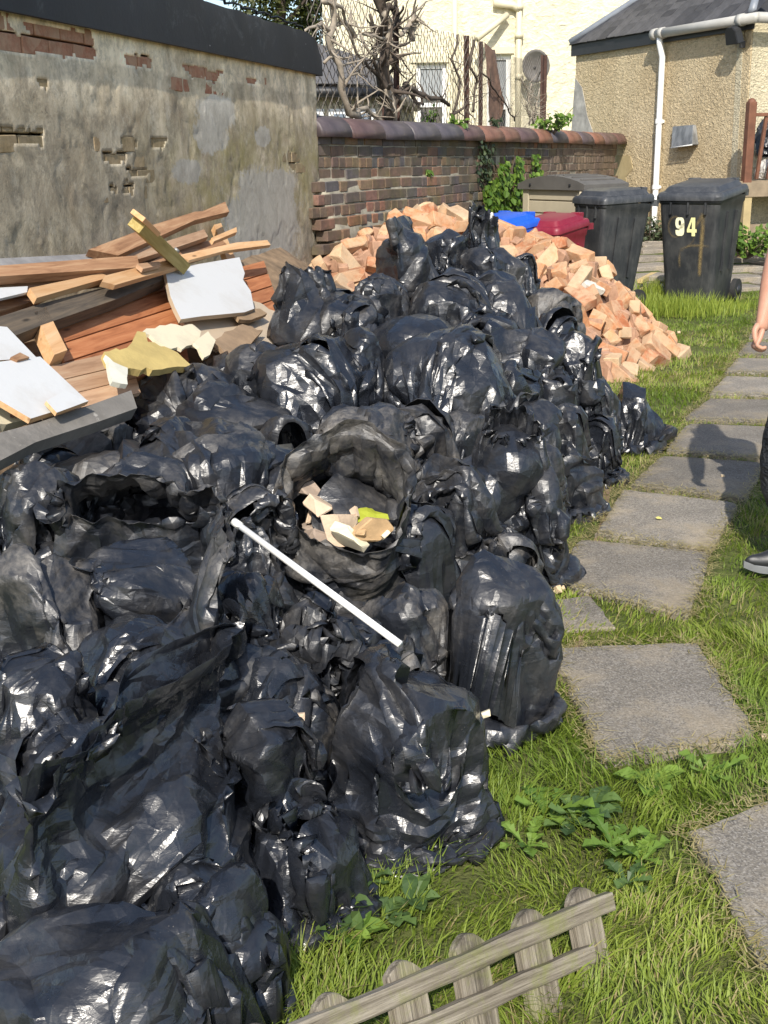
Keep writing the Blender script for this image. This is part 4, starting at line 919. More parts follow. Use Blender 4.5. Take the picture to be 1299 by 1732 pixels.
bm = bmesh.new(); add_tube(bm, [Vector(q[3])-v_.location+fn*0.004, Vector(q[2])-v_.location+fn*0.004], 0.008, 6); link('drip_edge', bm_mesh('drip_edge', bm, True, M_WHITE), None, v_)
# lamp
lp = FP(1241, 60, 0.16); la = empty('floodlight', lp); tag(la, 'small black floodlight fixed high on the outhouse wall near the corner', 'floodlight')
lm = frame_m((0, 0, 0), fdir, UP).to_4x4() @ Matrix.Scale(1.3, 4); bm = bmesh.new()
add_prism(bm, [(-0.09, -0.075), (0.09, -0.075), (0.075, 0.05), (0.045, 0.08), (-0.045, 0.08), (-0.075, 0.05)], -0.04, 0.04, lm @ Euler((0.3*fz, 0, 0)).to_matrix().to_4x4()); bmesh.ops.bevel(bm, geom=bm.edges[:], offset=0.008, segments=2, affect='EDGES')
link('lamp_housing', bm_mesh('lamp_housing', bm, False, M_DARKW), None, la)
bm = bmesh.new(); add_tube(bm, [fn*0.0-UP*0.05, -fn*0.15-UP*0.10], 0.012, 6); add_box(bm, -fn*0.14-UP*0.10, (0.03, 0.03, 0.04)); link('bracket', bm_mesh('bracket', bm, False, M_DARKW), None, la)
# window / door of the right face, seen at a slant
def sidep(a, z): return CR_-fn*a+fdir*0.03+UP*z
flat_part('door_frame', [sidep(0.55, 1.1), sidep(1.9, 1.1), sidep(1.9, ze-0.55), sidep(0.55, ze-0.55)], fdir, 0.05, M_WHITE, outh)
flat_part('door_glass', [sidep(0.65, 1.2)+fdir*.006, sidep(1.8, 1.2)+fdir*.006, sidep(1.8, ze-0.65)+fdir*.006, sidep(0.65, ze-0.65)+fdir*.006], fdir, 0.008, plain('door_pane', (0.25, 0.27, 0.30), 0.08, 0.1, 2, 0.6), outh)
# ================================================================== deck by the outhouse
M_STAIN = plain('red_brown_stain', (0.16, 0.065, 0.035), 0.7, 0.35, 7, bump=0.3); M_OLDW = plain('old_deck_wood', (0.27, 0.21, 0.14), 0.85, 0.3, 6, bump=0.4)
deck = empty('deck', HD(1268, 15.4)); tag(deck, 'raised timber deck with red brown railings at the right edge by the outhouse', 'deck')
dx = Vector((0.98, 0.20, 0)); dyv = Vector((-0.20, 0.98, 0)); d0 = HD(1266, 15.4, 250); rel = -Vector(deck.location)
def dbox(name, c, h, mat, bev=0.004, tilt=0.0):
    mm = Matrix(((dx.x, dyv.x, 0, c.x), (dx.y, dyv.y, 0, c.y), (0, 0, 1, c.z), (0, 0, 0, 1))) @ Euler((0, tilt, 0)).to_matrix().to_4x4()
    return link(name, box_me(name, h, bev, mat), None, deck, Matrix.Translation(rel) @ mm)
zd = ZR(1270, 308, 15.4); zp = ZR(1265, 178, 15.4)
po_ = dbox('newel_post', d0+UP*((zd+zp)/2), (0.05, 0.05, (zp-zd)/2+0.04), M_STAIN, 0.012)
bm = bmesh.new(); bmesh.ops.create_uvsphere(bm, u_segments=10, v_segments=6, radius=0.052); o = link('post_cap', bm_mesh('post_cap', bm, True, M_STAIN), None, deck, Matrix.Translation(rel+d0+UP*(zp+0.03)))
for k in range(5):
    dbox('deck_board', d0+dx*1.45+dyv*(0.06+0.145*k)+UP*(zd-0.0), (1.6, 0.068, 0.014), M_OLDW)
dbox('rim_joist', d0+dx*1.45-dyv*0.04+UP*(zd-0.09), (1.62, 0.022, 0.085), M_OLDW)
dbox('hand_rail', d0+dx*1.5+UP*(zp-0.11), (1.45, 0.035, 0.02), M_STAIN)
for k in range(9): dbox('baluster', d0+dx*(0.17+0.15*k)+UP*((zd+zp)/2-0.05), (0.019, 0.019, (zp-zd)/2-0.08), M_STAIN, 0.003, 0.10)
dbox('deck_leg', d0+dx*0.02-UP*0+UP*(zd/2+0.02), (0.05, 0.05, zd/2-0.16), plain('pale_post', (0.42, 0.33, 0.17), 0.8, 0.2), 0.006)
dbox('deck_leg', d0+dx*0.42-dyv*0.25+UP*(zd/2), (0.05, 0.05, zd/2), M_STAIN, 0.006)
for k in range(3): dbox('skirt_board', d0+dx*1.45+dyv*0.06+UP*(0.42+0.0+0.14*k*(k < 2)), (1.6, 0.012, 0.06), M_OLDW) if k < 2 else None
dk = empty('rubbish_bag', d0+dx*0.42+dyv*0.35+UP*(zd+0.02)); tag(dk, 'black sack with crumpled clear film piled on the deck behind the railing', 'rubbish bag')
me = BAGS[6]['obj'].data.copy(); me.materials.clear(); me.materials.append(BAGM[0]); o = link('black_film', me, None, dk, Matrix.Scale(0.85, 4) @ Matrix.Translation((0, 0, 0.30)))
me = BAGS[9]['obj'].data.copy(); me.materials.clear(); me.materials.append(plain('pale_film', (0.55, 0.52, 0.48), 0.35, 0.3, 12)); o = link('pale_film', me, None, dk, Matrix.Translation((0, -0.1, 0.0)) @ Matrix.Scale(0.8, 4))
# ================================================================== cream house behind
HY = 24.0; hn = Vector((0.05, -1, 0)).normalized(); hx = Vector((hn.y*-1, hn.x, 0)); hx = Vector((-hn.y, hn.x, 0)); H0 = HD(553, HY)
house = empty('cream_house', H0); tag(house, 'tall cream painted house with sash windows and drainpipes beyond the chain link fence', 'house')
hr = Matrix.Translation(-Vector(H0))
def HP(px, py, off=0.0): return PP(px, py, H0+hn*off, hn)
HWID, HT = 14.0, 9.0
wins = [((704, 108), (756, 240)), ((824, 93), (862, 300))]
# wall built round its openings
xs_ = [0.0]; ops = []
for a, b in wins:
    A_ = HP(*a); B_ = HP(*b); x0 = (A_-H0).dot(hx); x1 = (B_-H0).dot(hx); ops.append((x0, x1, B_.z, A_.z))
bm = bmesh.new(); hf = frame_m((0, 0, 0), hx, UP); sgn = 1 if Vector((hf[0][2], hf[1][2], hf[2][2])).dot(hn) > 0 else -1
cuts = [0.0]
for x0, x1, z0, z1 in ops: cuts += [x0, x1]
cuts.append(HWID)
def wallbox(x0, x1, z0, z1): add_box(bm, ((x0+x1)/2, (z0+z1)/2, -sgn*0.15), ((x1-x0)/2, (z1-z0)/2, 0.15), hf)
for k in range(0, len(cuts)-1, 2): wallbox(cuts[k], cuts[k+1], -0.2, HT)
for x0, x1, z0, z1 in ops:
    wallbox(x0, x1, z1, HT)
    if z0 > -0.1: wallbox(x0, x1, -0.2, z0)
link('wall', bm_mesh('wall', bm, False, M_CREAM), None, house)
M_GLD = plain('dark_window_glass', (0.035, 0.04, 0.045), 0.06, 0.3, 2, 0.8); M_PCR = plain('cream_gloss', (0.62, 0.56, 0.40), 0.45, 0.08, 5); M_ROOM = plain('pale_blind', (0.30, 0.32, 0.33), 0.8, 0.3, 1.5)
for k, (x0, x1, z0, z1) in enumerate(ops):
    wf = empty('window', (0, 0, 0)); wf.parent = house
    def bx(name, a0, a1, b0, b1, d0_, d1_, mat, par=wf):
        bm = bmesh.new(); add_box(bm, ((a0+a1)/2, (b0+b1)/2, sgn*(d0_+d1_)/2), ((a1-a0)/2, (b1-b0)/2, abs(d1_-d0_)/2), hf); return link(name, bm_mesh(name, bm, False, mat), None, par)
    fw = 0.085
    bx('frame', x0, x0+fw, z0, z1, -0.14, -0.08, M_WHITE); bx('frame', x1-fw, x1, z0, z1, -0.14, -0.08, M_WHITE)
    bx('frame', x0+fw, x1-fw, z1-fw, z1, -0.14, -0.08, M_WHITE); zm = z1-(z1-z0)*(0.52 if k == 0 else 0.42)
    bx('transom', x0+fw, x1-fw, zm-0.04, zm+0.04, -0.13, -0.07, M_WHITE)
    bx('pane', x0+fw, x1-fw, zm+0.04, z1-fw, -0.13, -0.12, M_ROOM if k == 1 else M_GLD); bx('pane', x0+fw, x1-fw, z0, zm-0.04, -0.12, -0.11, M_GLD)
    if k == 0: bx('blind', x0+fw, x1-fw, z1-0.62, z1-fw, -0.118, -0.112, M_ROOM)
    bx('lintel', x0-0.12, x1+0.05, z1+0.02, z1+0.14, 0.0, 0.035, M_PCR)
# drainpipes
def hpipe(px, r=0.055, mat=M_PCR, pyt=-60, pyb=300):
    a = HP(px[0], pyt, 0.09); b = HP(px[1], pyb, 0.09); link('drainpipe', tube_me('drainpipe', [a-H0, b-H0], r, 10, mat), None, house)
hpipe((769, 770)); hpipe((879, 875), 0.06)
a = HP(835, 5, 0.09); b = HP(868, 9, 0.09); c = HP(879, 18, 0.09); link('soil_bend', tube_me('soil_bend', [p-H0 for p in (a, b, c)], 0.07, 10, M_PCR), None, house)
for py in (12, 60, 130):
    p = HP(878, py, 0.09)-H0; link('pipe_collar', tube_me('pipe_collar', [p+UP*0.05, p-UP*0.05], 0.085, 10, M_PCR), None, house)
a = HP(858, 25, 0.12); b = HP(806, 66, 0.5); link('waste_pipe', tube_me('waste_pipe', [a-H0, b-H0], 0.06, 10, M_PCR), None, house)
# satellite dish
dp = HP(906, 112, 0.55); dish = empty('satellite_dish', dp); tag(dish, 'grey mesh satellite dish on the cream house behind the rusty post', 'satellite dish')
bm = bmesh.new(); rings = []
for k in range(7):
    r = 0.27*k/6; rings.append([bm.verts.new((r*math.cos(a), -0.12+r*r*1.2, r*math.sin(a)*1.12)) for a in [6.28318*j/20 for j in range(20)]] if k else [bm.verts.new((0, -0.12, 0))])
for j in range(20): bm.faces.new((rings[0][0], rings[1][j], rings[1][(j+1) % 20]))
for k in range(1, 6):
    for j in range(20): bm.faces.new((rings[k][j], rings[k+1][j], rings[k+1][(j+1) % 20], rings[k][(j+1) % 20]))
o = link('reflector', bm_mesh('reflector', bm, True, plain('dish_grey', (0.16, 0.15, 0.14), 0.6)), None, dish, Euler((0.2, 0, -0.3)).to_matrix().to_4x4() @ Matrix.Scale(-1, 4, (0, 1, 0)))
o.modifiers.new('thick', 'SOLIDIFY').thickness = 0.01
link('feed_arm', tube_me('feed_arm', [(0.03, 0.05, -0.25), (0.05, -0.30, -0.12)], 0.012, 6, M_DARKW), None, dish); link('mount', tube_me('mount', [(0.0, 0.1, -0.02), (-0.1, 0.5, -0.05)], 0.025, 6, M_DARKW), None, dish)
# ================================================================== low bungalow with slate roof
B0 = HD(500, 15.0, 140); bgl = empty('bungalow', B0); tag(bgl, 'low house with a grey slate roof and white window frames seen through the chain link', 'house')
def BPt(px, py, d): p = HD(px, d, py); p.z = ZR(px, py, d); return p-B0
M_SL2 = plain('far_slate', (0.105, 0.10, 0.10), 0.7, 0.4, 5)
eaL, eaM, eaR = BPt(505, 150, 14.5), BPt(640, 152, 14.8), BPt(705, 178, 17.0)
rdL, rdM, rdR = BPt(500, 62, 17.5), BPt(600, 92, 17.5), BPt(640, 103, 18.6)
link('roof', mesh_np('roof', [tuple(p) for p in (eaL, eaM, rdM, rdL, eaR, rdR)], [(0, 1, 2, 3), (1, 4, 5, 2)], False, M_SL2), None, bgl).modifiers.new('t', 'SOLIDIFY').thickness = 0.08
slx = (eaM-eaL).normalized(); sly = (rdL-eaL); sly = (sly-slx*sly.dot(slx)); Hh = sly.length; sly.normalize(); sn = slx.cross(sly); sn = sn if sn.z > 0 else -sn
slates(bgl, eaL+sn*0.05, slx, sly, sn, (eaM-eaL).length, Hh, 0.0, 0.12, plain('far_slate_piece', (0.12, 0.115, 0.115), 0.7, 0.3, 5), 0.24, 0.16, 1.0, 220)
for a, b in ((eaL, eaM), (eaM, eaR)):
    link('gutter', tube_me('gutter', [a-UP*0.03, b-UP*0.03], 0.06, 8, M_DARKW), None, bgl)
wl = [(505, 14.7), (638, 15.0), (700, 17.2)]; base_z = -0.2
for k in range(2):
    (p0, d0_), (p1, d1_) = wl[k], wl[k+1]; A_ = HD(p0, d0_, 170)-B0; B_ = HD(p1, d1_, 170)-B0; A_.z = B_.z = 0; z1 = eaL.z if k == 0 else (eaM.z+eaR.z)/2
    nn = Vector(((B_-A_).y, -(B_-A_).x, 0)).normalized(); nn = nn if nn.dot(-(B0+A_)) > 0 else -nn
    link('wall', mesh_np('wall', [tuple(A_+UP*base_z), tuple(B_+UP*base_z), tuple(B_+UP*(z1-0.03)), tuple(A_+UP*(z1-0.03))], [(0, 1, 2, 3)], False, M_MARG), None, bgl)
    L = (B_-A_).length; ex = (B_-A_).normalized()
    spans = [(0.02, 0.30), (0.36, 0.62), (0.68, 0.96)] if k == 0 else [(0.15, 0.7)]
    for u0, u1 in spans:
        w_ = empty('window', (0, 0, 0)); w_.parent = bgl; zt_ = z1-0.22 if k == 0 else z1-0.45; zb = z1-1.5
        P = lambda u, z, o_: A_+ex*(u*L)+UP*z+nn*o_
        f1 = flat_part('frame', [P(u0, zb, .05), P(u1, zb, .05), P(u1, zt_, .05), P(u0, zt_, .05)], nn, 0.045, M_WHITE, w_)
        g = 0.06/L; flat_part('pane', [P(u0+g, zb+.06, .058), P(u1-g, zb+.06, .058), P(u1-g, zt_-.06, .058), P(u0+g, zt_-.06, .058)], nn, 0.006, plain('cool_glass', (0.16, 0.20, 0.26), 0.08, 0.3, 1.5, 0.8), w_)
# ================================================================== chain link fence with dead vines, behind the brick wall
f_off = -0.30; fo = J+bn*f_off
def FN(px, py, off=0.0): return PP(px, py, fo+bn*off, bn)
M_WIRE = plain('old_wire', (0.115, 0.10, 0.085), 0.6, 0.3, 6); M_RUST = plain('rusty_iron', (0.075, 0.038, 0.028), 0.85, 0.4, 14, bump=0.4)
cf = empty('chain_link_fence', fo+UP*1.0); tag(cf, 'tall chain link fence with rusty posts standing behind the brick wall coping', 'fence'); frl = Vector(cf.location)
def fs(p): return (p-fo).dot(bdir)
def topz(s):   # top edge read from the photograph
    pts = [(500, -60), (560, -40), (640, -2), (720, 36), (800, 62), (850, 96), (918, 94)]
    ss = [(fs(FN(x, y)), FN(x, y).z) for x, y in pts]
    for (a, za), (b, zb) in zip(ss[:-1], ss[1:]):
        if s <= b: return za+(zb-za)*(s-a)/(b-a)
    return ss[-1][1]
s0, s1 = fs(FN(520, 100)), fs(FN(806, 100)); s2 = fs(FN(918, 100))
def mesh_net(a, b, cell, rad, name, kind='stuff'):
    V = []; Fc = []; zb = 1.55
    n = int((b-a)/cell)
    for i in range(n):
        sgn = 1 if i % 2 == 0 else -1; s = a+cell*i; z = zb; k = 0; pts = []
        zt = topz(s)
        while z < zt:
            pts.append(fo+bdir*(s+(cell if ((k+i) % 2 == 0) else 0)*1.02+0.006*math.sin(z*5+i))+bn*(0.03*math.sin(s*1.3+z)+(0.006 if (k+i) % 2 else -0.006))+UP*z); z += cell; k += 1
        for p, q in zip(pts[:-1], pts[1:]):
            d = (q-p).normalized(); x = bn; y = d.cross(x); b0 = len(V)
            for c in (p, q):
                for a_ in (0, 2.094, 4.189): V.append(tuple(c-frl+(x*math.cos(a_)+y*math.sin(a_))*rad))
            for j in range(3): Fc.append((b0+j, b0+(j+1) % 3, b0+3+(j+1) % 3, b0+3+j))
    o = link(name, mesh_np(name, V, Fc, False, M_WIRE), None, cf); o['kind'] = 'stuff'
mesh_net(s0, s1, 0.062, 0.0042, 'wire_mesh'); mesh_net(s1, s2, 0.034, 0.0028, 'fine_mesh')
for top, bot, r, tilt in (((668, 14), (669, 205), 0.026, 0), ((648, 8), (650, 205), 0.030, 0), ((787, 60), (788, 208), 0.026, 0), ((811, 70), (812, 210), 0.022, 0), ((917, 93), (917, 213), 0.038, 0)):
    a = FN(*top); b = FN(*bot); b.z = 1.5; bm = bmesh.new()
    mm = frame_m((0, 0, 0), bdir, bn).to_4x4(); h = (a.z-b.z)/2
    add_box(bm, (0, 0, 0), (r, r*0.35, h)); [v.co.__iadd__(Vector((0, 0, 0))) for v in bm.verts]; add_box(bm, (r*0.8, r*0.6, 0), (r*0.2, r*0.6, h))
    link('post', bm_mesh('post', bm, False, M_RUST), None, cf, Matrix.Translation((a+b)/2-frl) @ mm)
# rusty corrugated scrap in the fence
q = [(820, 72), (833, 84), (838, 84), (843, 120), (852, 170), (846, 212), (829, 212), (826, 150)]
bm = bmesh.new(); f = [bm.verts.new(FN(x, y, 0.04+0.02*math.sin(i*2.0))-frl) for i, (x, y) in enumerate(q)]; bm.faces.new(f)
bmesh.ops.triangulate(bm, faces=bm.faces[:]); bmesh.ops.subdivide_edges(bm, edges=bm.edges[:], cuts=2, use_grid_fill=True)
for v in bm.verts: v.co += bn*0.02*mnoise.noise(v.co*6)
o = link('rusty_sheet', bm_mesh('rusty_sheet', bm, False, plain('flaking_rust', (0.20, 0.12, 0.085), 0.85, 0.5, 10, bump=0.5)), None, cf); o.modifiers.new('t', 'SOLIDIFY').thickness = 0.004
# dead vines
M_VINE = plain('dead_vine', (0.30, 0.255, 0.20), 0.85, 0.4, 14, bump=0.4); M_VINE2 = plain('dark_vine', (0.085, 0.065, 0.050), 0.9, 0.4, 14, bump=0.4)
def vine_path(pts, r0, r1, off, wig=1.0):
    P = [FN(x, y, off) for x, y in pts]; out = []; k = 0
    for a, b in zip(P[:-1], P[1:]):
        n = max(2, int((b-a).length/0.07))
        for j in range(n):
            t = j/n; p = a.lerp(b, t); w = Vector((mnoise.noise(p*6), mnoise.noise(p*6+Vector((9, 0, 0))), mnoise.noise(p*6+Vector((0, 9, 0)))))*0.045*wig; out.append(p+w)
    out.append(P[-1]); n = len(out); return out, [(r0+(r1-r0)*i/(n-1))*(1+0.25*mnoise.noise(out[i]*9)) for i in range(n)]
def vine(label, mat, off, paths, twigs, seed, spread=0.5):
    r = random.Random(seed); v = empty('dead_vine', FN(*paths[0][0][-1], off)); tag(v, label, 'vine', 'dead climbers on the fence'); rl = Vector(v.location)
    for pts, r0, r1 in paths:
        o_, rr = vine_path(pts, r0, r1, off); link('stem', tube_me('stem', [p-rl for p in o_], rr, 7, mat), None, v)
        for k in range(int(twigs*len(o_)/12)):
            i = r.randrange(2, len(o_)-1); p = o_[i]; d = (bdir*r.uniform(-1, 1)+UP*r.uniform(-0.6, 1)+bn*r.uniform(-0.2, 0.5)).normalized(); q = [p]; L = r.uniform(0.12, spread)
            for j in range(6): d = (d+Vector((r.uniform(-.5, .5), r.uniform(-.5, .5), r.uniform(-.4, .5)))*0.5).normalized(); q.append(q[-1]+d*L/6)
            link('twig', tube_me('twig', [x-rl for x in q], [rr[i]*0.5*(1-j/7.5) for j in range(7)], 5, mat), None, v)
vine('pale bare vine trunk with forked twigs on the fence by the felt roof', M_VINE, 0.10,
     [([(560, -20), (566, 40), (558, 60), (570, 110), (578, 160), (588, 188), (606, 198)], 0.028, 0.034), ([(512, 60), (530, 42), (560, 48), (585, 40), (600, 62)], 0.012, 0.022), ([(596, 190), (620, 186), (640, 198), (656, 216)], 0.020, 0.024),
      ([(578, 140), (600, 125), (620, 130)], 0.016, 0.008), ([(540, 0), (575, 15), (590, 60), (605, 90), (615, 108)], 0.02, 0.010), ([(553, 108), (566, 96), (566, 60)], 0.014, 0.01)], 13, 3, 0.45)
vine('thick matted tangle of dead vine round the pair of rusty posts', M_VINE2, 0.08,
     [([(636, -30), (648, 20), (650, 60), (646, 110), (655, 150), (660, 200)], 0.045, 0.06), ([(655, 10), (672, 12), (668, 40), (660, 60), (648, 90)], 0.03, 0.03), ([(625, 30), (640, 60), (630, 100), (648, 130)], 0.016, 0.012)], 26, 5, 0.55)
vine('grey knotted vine hanging in loops right of the matted tangle', M_VINE, 0.13,
     [([(650, 22), (660, 42), (655, 70), (662, 105), (676, 120)], 0.03, 0.02), ([(648, 60), (612, 58), (620, 92), (640, 100)], 0.014, 0.014), ([(655, 145), (660, 170), (668, 210)], 0.03, 0.02), ([(676, 60), (690, 40), (696, 22), (697, 70)], 0.02, 0.03)], 20, 6, 0.35)
vine('dark horizontal branch crossing the left window of the cream house', M_VINE2, 0.10, [([(682, 147), (700, 152), (722, 160), (745, 168), (760, 178)], 0.03, 0.018), ([(690, 150), (700, 168), (716, 176)], 0.02, 0.012)], 9, 7, 0.2)
vine('thin wavy stems on the fence between the two right hand posts', M_VINE2, 0.08, [([(775, 60), (766, 100), (776, 130), (772, 180), (765, 205)], 0.012, 0.014), ([(800, 65), (796, 110), (806, 140), (800, 190)], 0.016, 0.014), ([(812, 120), (830, 140), (850, 170), (870, 205)], 0.010, 0.008), ([(765, 190), (780, 186), (788, 178)], 0.018, 0.01)], 14, 8, 0.35)
vine('dry thin shrub stems in front of the satellite dish', M_VINE, 0.05, [([(885, 130), (892, 160), (895, 212)], 0.008, 0.010), ([(900, 140), (899, 180), (901, 212)], 0.008, 0.010), ([(912, 150), (905, 180), (904, 212)], 0.008, 0.010)], 40, 9, 0.35)
# ================================================================== foliage helper
def leaf_mat(name, c0, c1, rough=0.5):
    t = NT(name); a = t.attr('tint'); sp = t.n('ShaderNodeSeparateColor'); t.l(a, sp.inputs[0])
    c = t.mix(sp.outputs[0], c0, c1); t.setc(c)
    t.b.inputs['Transmission Weight'].default_value = 0.0
    tr = t.n('ShaderNodeBsdfTranslucent'); t.l(t.mix(1.0, c, (1.3, 1.5, 0.6), 'MULTIPLY'), tr.inputs[0]); ms = t.n('ShaderNodeMixShader'); ms.inputs[0].default_value = 0.30
    t.fin(rough, 0.4); t.l(t.b.outputs[0], ms.inputs[1]); t.l(tr.outputs[0], ms.inputs[2]); t.l(ms.outputs[0], t.out.inputs[0]); return t.m
LEAF = np.array([(0, 0, 0), (0.42, 0.30, 0.06), (0.30, 0.72, 0.04), (0, 1, -0.05), (-0.30, 0.72, 0.04), (-0.42, 0.30, 0.06)])
def leaves_mesh(name, pts, nrm, size, mat, seed=0, shape=LEAF, aspect=1.0, droop=None):
    r = np.random.RandomState(seed); n = len(pts); pts = np.asarray(pts, float); nrm = np.asarray(nrm, float)
    nrm = nrm/ (np.linalg.norm(nrm, axis=1, keepdims=True)+1e-9); h = r.normal(size=(n, 3))
    if droop is not None: h = h*0.5+np.array(droop)
    y = h-nrm*(h*nrm).sum(1, keepdims=True); y /= np.linalg.norm(y, axis=1, keepdims=True)+1e-9; x = np.cross(y, nrm)
    sz = (size*r.uniform(0.6, 1.25, size=n))[:, None, None]
    V = pts[:, None]+sz*(x[:, None]*shape[None, :, :1]*aspect+y[:, None]*shape[None, :, 1:2]+nrm[:, None]*shape[None, :, 2:])
    k = len(shape); b = np.arange(n)[:, None]*k
    if k == 6: F4 = np.concatenate([b+np.array([[0, 1, 2, 5]]), b+np.array([[2, 3, 4, 5]])]) if False else np.concatenate([b+np.array([[0, 1, 2, 3]]), b+np.array([[0, 3, 4, 5]])])
    else: F4 = np.concatenate([b+np.array([f]) for f in shape_faces])
    col = np.repeat(r.rand(n, 1)**1.3, k, 0); col = np.concatenate([col, col, col], 1)
    return mesh_np(name, V.reshape(-1, 3), F4, False, mat, col)
M_LF1 = leaf_mat('fresh_leaf', (0.07, 0.14, 0.02), (0.20, 0.30, 0.05)); M_LF2 = leaf_mat('dull_leaf', (0.035, 0.055, 0.030), (0.11, 0.14, 0.07)); M_LF3 = leaf_mat('tree_leaf', (0.020, 0.032, 0.012), (0.12, 0.13, 0.035))
# ivy on the brick wall
def ivy(label, px, n, size, mat, seed, off=0.05, stems=True):
    r = random.Random(seed); q = [PP(x, y, J+bn*0.02, bn) for x, y in px]; c = sum(q, Vector())/len(q); o_ = empty('ivy', c); tag(o_, label, 'ivy')
    xs = [p[0] for p in px]; ys = [p[1] for p in px]; pp = []; nn = []
    while len(pp) < n:
        x = r.uniform(min(xs), max(xs)); y = r.uniform(min(ys), max(ys))
        if inpoly(np.array([x]), np.array([y]), px)[0] and (mnoise.noise(Vector((x*0.12, y*0.12, seed)))+r.uniform(-0.3, 0.6) > -0.05):
            pp.append(tuple(PP(x, y, J+bn*(0.02+r.uniform(0.0, off)), bn)-c)); nn.append(tuple(bn+Vector((r.uniform(-.7, .7), r.uniform(-.7, .7), r.uniform(-.1, 1.0)))))
    link('foliage', leaves_mesh('foliage', pp, nn, size, mat, seed, aspect=1.1, droop=(0, 0, -1)), None, o_)
    if stems:
        for k in range(3):
            a = PP(r.uniform(min(xs)+4, max(xs)-4), max(ys), J+bn*0.03, bn); b = PP(r.uniform(min(xs)+4, max(xs)-4), min(ys)+8, J+bn*0.03, bn)
            link('stem', tube_me('stem', [a.lerp(b, t/6)-c+Vector((0, 0, 0))+bdir*0.05*math.sin(t*1.7+k) for t in range(7)], 0.008, 5, M_VINE2), None, o_)
ivy('bright green ivy climbing the brick wall behind the blue bin', [(820, 372), (818, 318), (838, 300), (852, 262), (862, 276), (866, 308), (871, 258), (882, 264), (884, 300), (896, 312), (890, 345), (886, 372)], 620, 0.075, M_LF1, 3, 0.16)
ivy('pointed spray of bright ivy on the wall above the storage box', [(890, 312), (900, 258), (912, 262), (918, 300), (916, 316)], 110, 0.062, M_LF1, 4, 0.10)
ivy('dull grey green creeper trailing down the middle of the brick wall', [(806, 318), (805, 260), (812, 232), (832, 228), (838, 258), (830, 300), (836, 325)], 170, 0.055, M_LF2, 5, 0.05)
ivy('tiny fern tuft growing from a joint of the brick wall', [(718, 292), (720, 284), (732, 286), (731, 298)], 16, 0.05, M_LF1, 6, 0.04, False)
def tuft(label, px, py, on, n, size, h, spread, mat, seed, name='wall_plant', cat='plant'):
    r = random.Random(seed); c = on; o_ = empty(name, c); tag(o_, label, cat); pp = []; nn = []
    for k in range(max(4, n//9)):
        d = Vector((r.uniform(-1, 1)*spread, r.uniform(-.6, .3)*spread, h*r.uniform(0.5, 1))); q = [Vector((0, 0, 0))+d*t/5+Vector((0, 0, -0.25*h*(t/5)**2*(abs(d.x)+abs(d.y))/max(.01, spread))) for t in range(6)]
        link('stem', tube_me('stem', q, [0.006-0.0008*t for t in range(6)], 5, M_VINE2), None, o_)
        for j in range(9):
            t = r.uniform(0.25, 1); i = int(t*5); p = q[min(i, 4)].lerp(q[min(i+1, 5)], t*5-i); pp.append(tuple(p)); nn.append((r.uniform(-.6, .6), r.uniform(-1, .2), r.uniform(0, 1)))
    link('foliage', leaves_mesh('foliage', pp, nn, size, mat, seed, aspect=0.8), None, o_)
tuft('leafy seedling growing out of the coping beside the end post of the fence', 0, 0, PP(936, 228, J+bn*0.05, bn), 130, 0.07, 0.42, 0.30, M_LF1, 7)
tuft('small tuft of bright leaves on the coping below the dark branch', 0, 0, PP(772, 213, J-bn*0.05, bn), 26, 0.06, 0.10, 0.10, M_LF1, 8)
tuft('few bright leaves on the coping below the rusty sheet', 0, 0, PP(838, 214, J-bn*0.05, bn), 30, 0.05, 0.12, 0.16, M_LF2, 9)
tuft('climbing weed behind the coping in front of the left window of the cream house', 0, 0, PP(733, 212, J-bn*0.45, bn), 30, 0.06, 0.25, 0.15, M_LF1, 19)
# shrubs at the outhouse foot
tuft('green weeds and grass growing at the foot of the deck', 0, 0, HD(1275, 15.0)+UP*0.24, 420, 0.085, 0.52, 0.55, M_LF1, 10, 'shrub', 'shrub')
tuft('brownish low shrub at the foot of the white downpipe', 0, 0, FP(1102, 420, 0.3)*1.0, 330, 0.06, 0.62, 0.35, M_LF2, 11, 'shrub', 'shrub')
tuft('wispy bare shrub with red twigs behind bin 94', 0, 0, HD(1172, 15.6)+UP*0.22, 90, 0.04, 1.05, 0.5, leaf_mat('red_leaf', (0.20, 0.06, 0.04), (0.30, 0.12, 0.07)), 12, 'shrub', 'shrub')
# tree at the top left
tr = empty('tree', HD(470, 27)); tag(tr, 'leafy tree beyond the felt roof at the top left', 'tree'); r = random.Random(4); trl = Vector(tr.location)
def TP(px, py, d): p = HD(px, d, py); p.z = ZR(px, py, d); return p-trl
link('trunk', tube_me('trunk', [(0, 0, 0), (0.1, 0, 1.5), (0.0, 0.1, 3.0), (0.2, 0, 4.6), (0.2, 0, 5.6)], [0.26, 0.22, 0.18, 0.12, 0.05], 9, M_VINE2), None, tr)
for k in range(9):
    a = Vector((0.1, 0, 2.0+0.35*k)); d = Vector((r.uniform(-1, 1), r.uniform(-1, 1), r.uniform(0.2, 0.9))).normalized(); link('limb', tube_me('limb', [a, a+d*0.7, a+d*1.4+UP*0.15], [0.07, 0.05, 0.02], 6, M_VINE2), None, tr)
pp = []; nn = []; cl = []
for k in range(70):
    u = Vector((r.gauss(0, 1), r.gauss(0, 1), r.gauss(0, 1))).normalized()*r.uniform(0.35, 1.0); cl.append((TP(496, 5, 27)+Vector((u.x*1.15, u.y*1.3, u.z*1.5)), r.uniform(0.22, 0.45)))
for c, s in cl:
    for j in range(90):
        u = Vector((r.gauss(0, 1), r.gauss(0, 1), r.gauss(0, 1))).normalized()*r.uniform(0.5, 1)*s; pp.append(tuple(c+u)); nn.append(tuple(u+Vector((0, 0, 0.2))))
